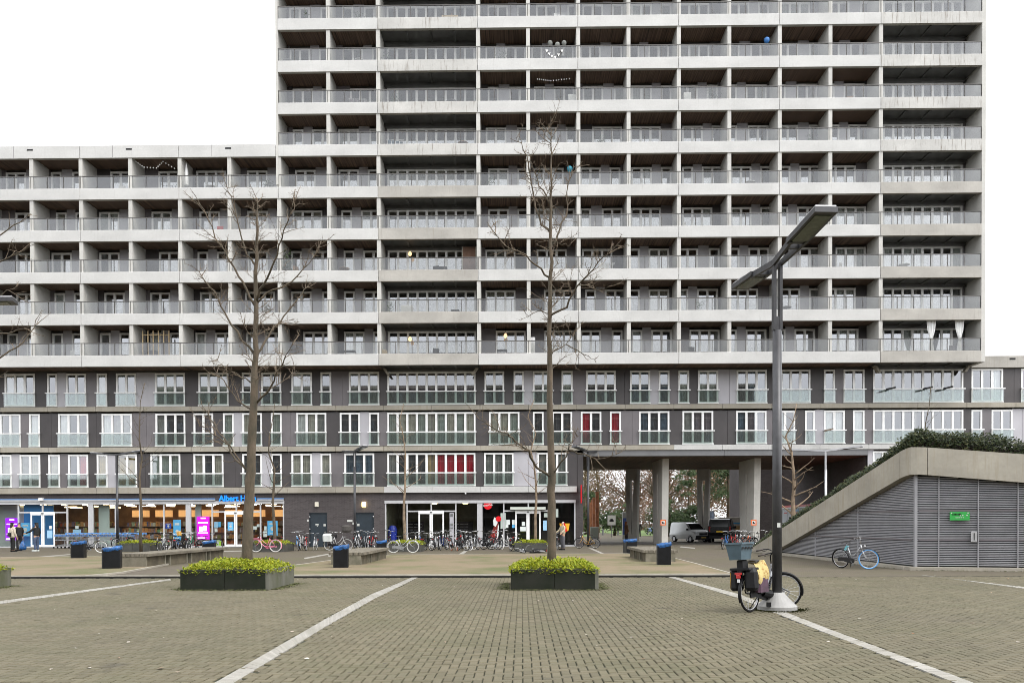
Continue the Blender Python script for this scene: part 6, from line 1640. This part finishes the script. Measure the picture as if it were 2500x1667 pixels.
p = Vector((wx(1785, 86, 1280), 86, 0)); o = thing('box_trailer', 'pale box trailer with a blue stripe behind the black van', 'trailer', (p.x, p.y, 0), RAD(4))
b = MB(); b.cbox(-1.7,1.7,-1,1,.55,2.15,.05); b.obj('body', M('trailer_cream', (.52,.50,.44), .5), o); b = MB(); b.box(-1.72,1.72,-1.006,-.99,1.45,1.62); b.obj('stripe', SKYB, o); b = MB(); b.box(-1.72,1.72,-1.006,-.99,.7,1.25); b.obj('panel', M('trailer_tan', (.45,.30,.14), .6), o); wheels(o, (-.2,.5), 1.0, .28)
for i, (px, lab, mt) in enumerate(((1618,'small blue car far off beyond the walker',M('car_blue',(.15,.22,.55),.3)),(1636,'small white car far off left of the silver van',PAINT['white']))):
    p = Vector((wx(px, 118, 1285), 118, 0)); o = thing('parked_car', lab, 'car', (p.x, p.y, 0), RAD(10+160*i), 'cars far off in the park'); b = MB()
    b.prism([(-1.9,.3),(-1.95,.8),(-1.4,.92),(-.9,1.42),(.5,1.42),(1.1,.95),(1.85,.8),(1.95,.4),(1.9,.3)], -.8, .8); b.obj('body', mt, o, fix=True)
    b = MB(); b.prism([(-1.2,.95),(-.85,1.34),(.45,1.34),(.95,.95)], -.81, .81); b.obj('windows', CARG, o, fix=True); wheels(o, (-1.2,1.2), .8, .3)
# parcel kiosk along the passage wall
kx = PASS1-1.0; o = thing('parcel_lockers', 'row of grey and light blue lockers under a red roof edge', 'lockers', (kx, 63.5, 0))
b = MB(); b.box(-.6,.6,-7,7,.05,2.75); b.obj('cabinet', M('locker_grey', (.36,.38,.41), .5), o); b = MB(); b.box(-.72,.62,-7.1,7.1,2.86,3.02); b.obj('roof_edge', RED, o); b = MB(); b.box(-.70,.6,-7.05,7.05,2.752,2.858); b.obj('fascia', WHITE, o)
LKB = M('locker_blue', (.16,.38,.62), .45); LKG = M('locker_door', (.42,.44,.47), .45)
for i in range(10):
    y = -6.9+1.38*i; b = MB(); b.box(-.625,-.602,y+.03,y+1.33,.12,2.68); d = b.obj('locker_door', LKB if i in (7,3) else LKG, o)
    b = MB(); b.box(-.64,-.626,y+.2,y+.95,1.5,2.05) if i in (8,4) else b.box(-.64,-.626,y+.15,y+.9,2.35,2.45); put('door_print' if i not in (8,4) else 'display', b.mesh('door_print', CARG if i in (8,4) else PAINT['red']), d)
b = MB(); b.box(-.62,.62,-7.14,-7.005,.05,2.75); b.obj('end_panel', LKG, o); b = MB(); b.box(-.35,.35,-7.16,-7.142,.3,2.2); b.obj('end_door', LKB, o)

# ================================================================== SIGNS AND POSTS BEYOND
COR = M('weathered_steel', (.23,.085,.035), .85, var=.4, vscale=3)
for i, (px, yy, tp) in enumerate(((1458,86,1200),(1450,92,1214),(1446,97,1220),(1442,102,1226),(1439,107,1230),(1436,112,1234))):
    q = Vector((wx(px, yy, 1260), yy, 0)); b = MB(); b.cbox(-.16,.16,-.16,.16,0,zat(tp,q),.02); b.cbox(-.2,.2,-.2,.2,0,.06,.01)
    o = thing('steel_post', ['nearest and tallest rust brown post of the row', 'second rust brown post from the near end of the row', 'third rust brown post from the near end of the row', 'fourth rust brown post from the near end of the row', 'fifth rust brown post from the near end of the row', 'farthest rust brown post of the row'][i], 'post', (q.x, q.y, 0), 0, 'row of rust brown steel posts'); b.obj('shaft', COR, o)
for i, (px, py, lab) in enumerate(((1472,1306,'grey bollard left of the white road sign'),(1509,1306,'grey bollard right of the white road sign'),(1581,1305,'grey bollard right of the walker in black'))):
    q = gnd(px, py); o = thing('bollard', lab, 'bollard', (q.x, q.y, 0), 0, 'bollards across the path'); b = MB(); b.lathe([(.11,0),(.11,.95),(.08,1.0)], 10); b.obj('shaft', GREYM, o); b = MB(); b.lathe([(.115,.78),(.115,.86)], 10); b.obj('band', STK, o)
q = Vector((wx(1493, 92, 1280), 92, 0)); o = thing('road_sign', 'white square road sign with a black car symbol on a post', 'sign', (q.x, q.y, 0)); b = MB(); b.cyl((0,0), .04, 0, 2.5, 8); b.obj('post', GREYM, o); b = MB(); b.box(-.45,.45,-.06,-.04,1.35,2.45); b.obj('plate', STK, o); b = MB(); b.box(-.24,.24,-.066,-.061,1.75,1.92); b.box(-.14,.14,-.066,-.061,1.921,2.05); b.obj('symbol', BLACK, o)
q = Vector((wx(1528, 76, 1280), 76, 0)); o = thing('advertising_column', 'slim white and blue advertising column beside the first slotted support', 'sign', (q.x, q.y, 0)); b = MB(); b.cbox(-.34,.34,-.1,.1,.1,2.6,.03); b.obj('body', STK, o); b = MB(); b.box(-.28,.28,-.11,-.101,.5,2.05); b.obj('panel', M('ad_blue', (.08,.14,.42), .5), o)
q = Vector((wx(1451, 80, 1290), 80, 0)); o = thing('pavement_sign', 'pale green pavement board behind the ochre bicycle', 'sign', (q.x, q.y, 0)); b = MB(); b.obox((0,-.12,.6), Vector((1,0,0)), Vector((0,.97,.2)).normalized(), Vector((0,-.2,.97)).normalized(), .4,.02,.62); b.obox((0,.12,.6), Vector((1,0,0)), Vector((0,.97,-.2)).normalized(), Vector((0,.2,.97)).normalized(), .4,.02,.62); b.obj('boards', GREENW, o)
q = Vector((wx(1731, 78, 1270), 78, 0)); o = thing('feather_flag', 'white and blue feather flag beside the black van', 'flag', (q.x, q.y, 0)); b = MB(); b.tube([(0,0,0),(0,0,2.2),(.12,0,2.7),(.35,0,2.85)], .02, 6); b.obj('pole', ALU, o); b = MB()
N = 8
for i in range(N):
    t0, t1 = i/N, (i+1)/N; f_ = lambda t: (.5*math.sin(math.pi*min(1,.25+t*.9))**.7 if t < .98 else .05)
    b.quad((.02,.02*math.sin(6*t0),2.7-1.7*t0),(.05+f_(t0),.05*math.sin(4*t0),2.7-1.7*t0),(.05+f_(t1),.05*math.sin(4*t1),2.7-1.7*t1),(.02,.02*math.sin(6*t1),2.7-1.7*t1))
b.obj('cloth', M('flag_cloth', (.45,.55,.75), .8, var=.5, vscale=3), o)

# ================================================================== THINGS ON THE BALCONIES
def floor_at(px, py):
    p = atY(px, py, 56.0); k = int((p.z-Z0-.2)//DZ); return p.x, Z0+DZ*k+.345, p.z
def chair(label, px, py, mat, rz=0.0, y=55.75):
    x, zf, _ = floor_at(px, py); o = thing('balcony_chair', label, 'chair', (x, y, zf), rz, 'chairs on the balconies')
    b = MB(); b.cbox(-.22,.22,-.22,.22,.42,.46,.01); b.obj('seat', mat, o); b = MB(); b.cbox(-.22,.22,.19,.23,.50,.95,.01); b.obj('backrest', mat, o)
    for sx in (-1,1):
        for sy in (-1,1): b = MB(); b.bar((sx*.2,sy*.2,0),(sx*.2,sy*.2,.95 if sy > 0 else .42),.03); b.obj('leg', mat, o)
def table(label, px, py, mat, y=55.8, w=.9):
    x, zf, _ = floor_at(px, py); o = thing('balcony_table', label, 'table', (x, y, zf), 0, 'tables on the balconies'); b = MB(); b.cbox(-w/2,w/2,-.35,.35,.72,.76,.01); b.obj('table_top', mat, o)
    for sx in (-1,1):
        for sy in (-1,1): b = MB(); b.bar((sx*(w/2-.05),sy*.3,0),(sx*(w/2-.05),sy*.3,.72),.04); b.obj('leg', mat, o)
def cabinet(label, px, py, mat, w, hgt, cat='cabinet', y=55.6):
    x, zf, _ = floor_at(px, py); o = thing('storage_cabinet', label, cat, (x, y, zf), 0, 'cabinets and boxes on the balconies'); b = MB(); b.cbox(-w/2,w/2,-.22,.22,.03,hgt,.015); b.obj('body', mat, o)
    b = MB(); b.box(-w/2+.03,-.01,-.235,-.221,.08,hgt-.05); b.obj('door', mat, o); b = MB(); b.box(.01,w/2-.03,-.235,-.221,.08,hgt-.05); b.obj('door', mat, o)
WP, RP = PAINT['white'], PAINT['red']
cabinet('white cabinet on the fifth balcony row from the top right of the seam', 1397, 225, WP, .62, 1.0); cabinet('white cabinet on a balcony of the same row further right', 1674, 222, WP, .5, 1.05)
cabinet('cardboard box on the topmost wide balcony', 1100, 30, CURT['k'], 1.1, .75, 'box'); cabinet('white cube shelf on the wide balcony second from the bottom', 996, 745, WP, .8, .95)
cabinet('tan box in the left corner of the lowest wide balcony', 938, 850, CURT['k'], .5, .75, 'box'); cabinet('white locker behind the tall central tree on the lowest balcony row', 1299, 845, WP, .4, 1.55)
chair('red chair on the second balcony row of the left wing', 538, 548, RP); chair('black folding chair on the lowest wide balcony', 1068, 850, BLACK, .4); chair('white chair beside the black table on the lowest balcony row', 812, 850, WP, .8)
chair('red lounge chair on the third balcony row of the left wing', 333, 652, RP, 1.2); chair('black chair on the lowest balcony row near the lamp head', 1690, 848, BLACK, .3); chair('grey chair at the right end of the lowest balcony row', 2325, 845, M('wicker', (.10,.09,.085), .9), .2)
chair('dark chair on the wide balcony above the lowest two', 1062, 650, BLACK, -.3); chair('white chair on the top balcony row of the left wing', 303, 445, WP, .5)
table('black table on the lowest balcony row left of the wide balcony', 850, 850, BLACK, 55.8, 1.1); table('low dark table on the lowest balcony beside the tall central tree', 1226, 850, BLACK, 55.8, .7); table('black table on the wide balcony above the lowest two', 1080, 650, BLACK, 55.8, .7)
# potted plant
x, zf, _ = floor_at(697, 645); o = thing('potted_plant', 'bushy green potted plant in a balcony corner behind the left tree', 'plant', (x, 55.6, zf)); b = MB(); b.lathe([(.14,0),(.19,.35)], 12); b.obj('pot', COR, o); b = MB(); rr = random.Random(4); crown_cards(b, Vector((0,0,1.0)), .55, .4, .75, 500, rr, .16, .6); kind(b.obj('foliage', PINE, o), 'stuff')
# festoons, balloons, lanterns
BULB = M('bulb_white', (.72,.72,.70), .5)
def festoon(label, pts, n, y=55.5, r=.045, flag=False, name='string_lights', cat='string lights'):
    P = [atY(a, b_, y) for a, b_ in pts]; o = thing(name, label, cat, tuple(P[0])); Q = []
    for i in range(n+1):
        t = i/n*(len(P)-1); k = min(int(t), len(P)-2); Q.append(P[k].lerp(P[k+1], t-k)-P[0])
    b = MB(); b.tube(Q, .008, 4); b.obj('cord', BLACK, o); b = MB()
    for q in Q:
        if flag: b.prism([(q.x-.09,q.z),(q.x+.09,q.z),(q.x,q.z-.2)], q.y-.004, q.y+.004)
        else: b.lathe([(.01,.03),(r,-.01),(r*.8,-.05),(.01,-.07)], 6, tuple(q))
    b.obj('flags' if flag else 'bulbs', BULB, o)
festoon('string of white bulbs under the top balcony ceiling of the left wing', [(332,394),(352,408),(382,410),(398,394),(426,411)], 16); festoon('faint string of bulbs under a tower ceiling in the upper middle', [(1312,193),(1345,197),(1390,192)], 14, r=.03)
festoon('white bunting on the balcony rail in the upper middle of the tower', [(1335,122),(1345,134),(1358,138),(1372,122)], 5, 55.0, flag=True, name='bunting', cat='bunting')
def balloon(label, px, py, mat, r=.22, y=55.4, name='balloon'):
    p = atY(px, py, y); o = thing(name, label, name, tuple(p)); b = MB(); b.lathe([(.02,-r*1.3),(r*.6,-r*.8),(r,0),(r*.85,r*.6),(r*.4,r*.95),(.01,r*1.02)], 12); b.obj('skin', mat, o, smooth=True); b = MB(); b.tube([(0,0,-r*1.25),(.03,0,-r*3)], .006, 3); b.obj('string', WP, o)
for px, py, w in ((1343,106,'left'),(1361,110,'middle'),(1377,106,'right')): balloon(w+' pale balloon above the white bunting', px, py, CURT['g'], .17)
balloon('blue balloon on a high balcony at right', 1872, 99, PAINT['blue'], .2); balloon('teal lantern hanging on a balcony in the middle of the tower', 1391, 413, M('teal', (.02,.20,.28), .5), .2, name='lantern')
for px, py, w in ((1001,620,'small warm lamp hanging in the wide balcony three rows from the bottom'),(1001,828,'round warm lamp hanging in the lowest wide balcony'),(1234,820,'warm lamp hanging in the lowest balcony beside the tall central tree')):
    p = atY(px, py, 56.4); o = thing('hanging_lamp', w, 'lamp', tuple(p), 0, 'warm lamps hanging in the balconies'); b = MB(); b.lathe([(.02,-.15),(.10,-.09),(.13,0),(.10,.09),(.02,.19)], 12); b.obj('globe', M('globe_lit', (1.0,.62,.30), .5, emit=.9), o, smooth=True); b = MB(); b.tube([(0,0,.19),(0,0,max(.25, Z0+DZ*(int((p.z-Z0)//DZ)+1)+.08-p.z))], .008, 4); b.obj('flex', BLACK, o)
# tied curtains of the lowest right balcony, closed parasol, timber trellis
for px, w in ((2274,'left of two white tied curtains on the lowest right balcony'),(2343,'right of two white tied curtains on the lowest right balcony')):
    p = atY(px, 790, 55.35); o = thing('balcony_curtain', w, 'curtain', (p.x, 55.35, 0), 0, 'white tied curtains'); zt = Z0+DZ+.08; b = MB(); N = 12
    prof = [(zt,.33),(zt-.7,.26),(zt-1.25,.10),(zt-1.35,.08),(zt-1.5,.13),(zt-2.3,.22)]
    for i in range(len(prof)-1):
        for j in range(N):
            def q(r_, jj): z_, hw_ = prof[r_]; u = jj/N*2-1; return (u*hw_, .05*math.sin(jj*2.3), z_)
            b.quad(q(i,j), q(i,j+1), q(i+1,j+1), q(i+1,j))
    b.obj('cloth', WHITE, o); b = MB(); b.box(-.1,.1,-.07,.07,zt-1.36,zt-1.3); b.obj('tie', CURT['c'], o)
x, zf, _ = floor_at(461, 440); o = thing('closed_parasol', 'closed white parasol on the top balcony of the left wing', 'parasol', (x, 55.6, zf)); b = MB(); b.tube([(0,0,0),(0,0,2.3)], .02, 6); b.obj('pole', ALU, o); b = MB(); b.lathe([(.05,.7),(.15,.8),(.13,1.6),(.03,2.25)], 9); b.obj('cloth', WHITE, o)
x, zf, _ = floor_at(388, 845); o = thing('timber_trellis', 'pale timber trellis on the lowest balcony of the left wing', 'trellis', (x, 55.7, zf)); 
for i in range(6): b = MB(); b.box(-1.0+.36*i,-.94+.36*i,-.03,.03,0,2.2); b.obj('slat', CURT['k'], o)
for z in (.5, 1.9): b = MB(); b.box(-1.0,.86,.032,.06,z,z+.06); b.obj('rail', CURT['k'], o)
x, zf, _ = floor_at(1145, 640); o = thing('timber_screen', 'brown timber screen at the right end of a wide balcony', 'screen', (x, 56.2, zf)); b = MB(); b.box(-.5,.5,-.03,.03,.05,2.3); b.obj('panel', M('screen_brown', (.16,.09,.06), .8, var=.3), o)
for q in ((-.5,-.44),(.44,.5)): b = MB(); b.box(*q,-.05,-.031,.05,2.3); b.obj('frame', CURT['c'], o)

# everyday clutter spread over the other balconies
rr = random.Random(99); usedb = set(); GREYP = M('cushion_grey', (.22,.22,.23), .9); BRNP = M('basket_brown', (.22,.13,.07), .9)
ROWN = ['lowest','second','third','fourth','fifth','sixth','seventh','eighth','ninth']
def place_clutter():
    k = rr.randrange(0, 9); b_ = rr.randrange(-4 if k < 5 else 0, 7); h_ = rr.randrange(2)
    if (k, b_, h_) in usedb: return None
    usedb.add((k, b_, h_)); x = bay(b_)+PB/2*h_+rr.uniform(.5, 2.6)
    where = '%s balcony row, %s half of bay %s %s' % (ROWN[k], ('left','right')[h_], ORD[abs(b_)-1] if b_ < 0 else ORD[b_], 'left of the tower edge' if b_ < 0 else 'from the tower left edge')
    return x, Z0+DZ*k+.345, where
for n_ in range(64):
    q = place_clutter()
    if not q: continue
    x, zf, where = q; t = rr.choice(['chair','chair','plant','box','table','rack','chair','plant'])
    nm, mt = rr.choice([('white', WP), ('black', BLACK), ('grey', GREYP), ('brown', BRNP), ('white', WP)])
    if t == 'chair':
        o = thing('balcony_chair', '%s chair, %s' % (nm, where), 'chair', (x, 55.7, zf), rr.uniform(-1.5,1.5), 'chairs on the balconies')
        b = MB(); b.cbox(-.22,.22,-.22,.22,.42,.46,.01); b.obj('seat', mt, o); b = MB(); b.cbox(-.22,.22,.19,.23,.50,.95,.01); b.obj('backrest', mt, o); b = MB()
        for sx in (-1,1):
            for sy in (-1,1): b.bar((sx*.2,sy*.2,0),(sx*.2,sy*.2,.95 if sy > 0 else .42),.03)
        b.obj('legs', mt, o)
    elif t == 'table':
        o = thing('balcony_table', '%s small table, %s' % (nm, where), 'table', (x, 55.7, zf), 0, 'tables on the balconies'); b = MB(); b.lathe([(.36,.7),(.36,.74)], 14); b.obj('table_top', mt, o); b = MB(); b.lathe([(.22,0),(.04,.06),(.03,.7)], 8); b.obj('leg', mt, o)
    elif t == 'plant':
        o = thing('potted_plant', 'small potted plant, %s' % where, 'plant', (x, 55.6, zf), 0, 'potted plants on the balconies'); b = MB(); b.lathe([(.12,0),(.17,.3)], 10); b.obj('pot', mt, o); b = MB(); crown_cards(b, Vector((0,0,.75)), .3, .3, .45, 160, rr, .12, .6); kind(b.obj('foliage', PINE, o), 'stuff')
    elif t == 'box':
        o = thing('storage_cabinet', '%s storage box, %s' % (nm, where), 'box', (x, 56.3, zf), 0, 'cabinets and boxes on the balconies'); w_, h2 = rr.uniform(.4,.9), rr.uniform(.5,1.1); b = MB(); b.cbox(-w_/2,w_/2,-.22,.22,0,h2,.02); b.obj('body', mt, o); b = MB(); b.cbox(-w_/2-.02,w_/2+.02,-.24,.24,h2+.002,h2+.05,.01); b.obj('lid', mt, o)
    else:
        o = thing('drying_rack', 'clothes drying rack, %s' % where, 'drying rack', (x, 55.9, zf), 0, 'drying racks on the balconies'); b = MB()
        for sx in (-1,1):
            for sy in (-1,1): b.bar((sx*.45,sy*.25,0),(sx*.45,-sy*.2,1.0),.025)
        for y_ in (-.2,-.1,0,.1,.2): b.bar((-.6,y_,1.0),(.6,y_,1.0),.012)
        b.obj('frame', WP, o); b = MB()
        for q_ in range(4): x_ = -.5+.26*q_; b.box(x_,x_+.2,-.2+.1*q_-.008,-.2+.1*q_+.008,.5+.1*rr.random(),1.0)
        b.obj('laundry', rr.choice([CURT['w'], CURT['b'], CURT['p'], WP]), o)

# ================================================================== LITTER ON THE PAVING
b = MB(); rr = random.Random(12)
for _ in range(170):
    y = rr.uniform(9, 30); x = rr.uniform(-.62, .62)*y; r = rr.uniform(.012,.035); a = rr.uniform(0,6.3); z = .006 if y < YK else .01
    b.v += [(x+r*math.cos(a+q)*rr.uniform(.6,1.3), y+r*math.sin(a+q)*rr.uniform(.6,1.3), z+rr.uniform(0,.012)) for q in (0,1.4,3.0,4.6)]; n = len(b.v); b.f.append((n-4,n-3,n-2,n-1)); b.m.append(0)
lt = kind(b.obj('litter', island_mat('litter_bits', [(.5,.5,.47),(.2,.09,.04),(.42,.40,.34),(.15,.10,.05),(.55,.52,.48),(.30,.14,.06)], .8)), 'stuff'); tag(lt, 'scattered leaves and paper scraps on the setts', 'litter')

# ================================================================== MOSS ALONG THE EDGES
b = MB(); rr = random.Random(31)
def moss(a, e, wd, n):
    a, e = Vector(a), Vector(e); d = e-a; nn = Vector((d.y, -d.x, 0)).normalized()  # to the right of the run
    for _ in range(n):
        t = rr.random(); off = abs(rr.gauss(0, wd)); p = a+d*t+nn*off+Vector((rr.gauss(0,.02), rr.gauss(0,.02), 0)); r = rr.uniform(.012,.04); z = .004+rr.random()*.010; q = rr.uniform(0, 6.3)
        b.quad(*[(p.x+r*math.cos(q+k*2.1), p.y+r*math.sin(q+k*2.1), z+(.012 if k == 0 else 0)) for k in range(3)])
for o in [q for q in bpy.data.objects if q.name.startswith('planter')]:
    x, y = o.location.x, o.location.y
    if y < 30:
        h = 1.11 if o.name != 'planter.002' else 1.125
        moss((x-h-.05, y-h-.03, 0), (x+h, y-h-.03, 0), .10, 420)
        moss((x+h+.03, y-h, 0), (x+h+.03, y+h, 0), .12, 420)
        moss((x+h, y+h, 0), (x-h, y+h, 0), .1, 100); moss((x-h-.03, y+h, 0), (x-h-.03, y-h, 0), .12, 420)
mo_ = Vector((MX, MY, 0)); moss(mo_+rp(0,0,0)+os_*.38, mo_+rp(11,0,0)+os_*.38, .22, 1500); moss(mo_+rp(0,6,0)+of_*.38, mo_+rp(0,-.3,0)+of_*.38, .10, 900)
for k in range(700):
    a = rr.uniform(0, 6.3); r0 = .37+abs(rr.gauss(0,.10)); r = rr.uniform(.01,.03); x, y = FL.x+r0*math.cos(a), FL.y+r0*math.sin(a)
    b.quad((x,y,.02),(x+r,y,.006),(x,y+r,.006))
mo = kind(b.obj('moss', island_mat('moss_green', [(.075,.085,.028),(.09,.10,.034),(.065,.07,.028),(.10,.10,.045)], .95), None), 'stuff'); tag(mo, 'green moss growing along planters, lamp foot and ramp plinth', 'moss')
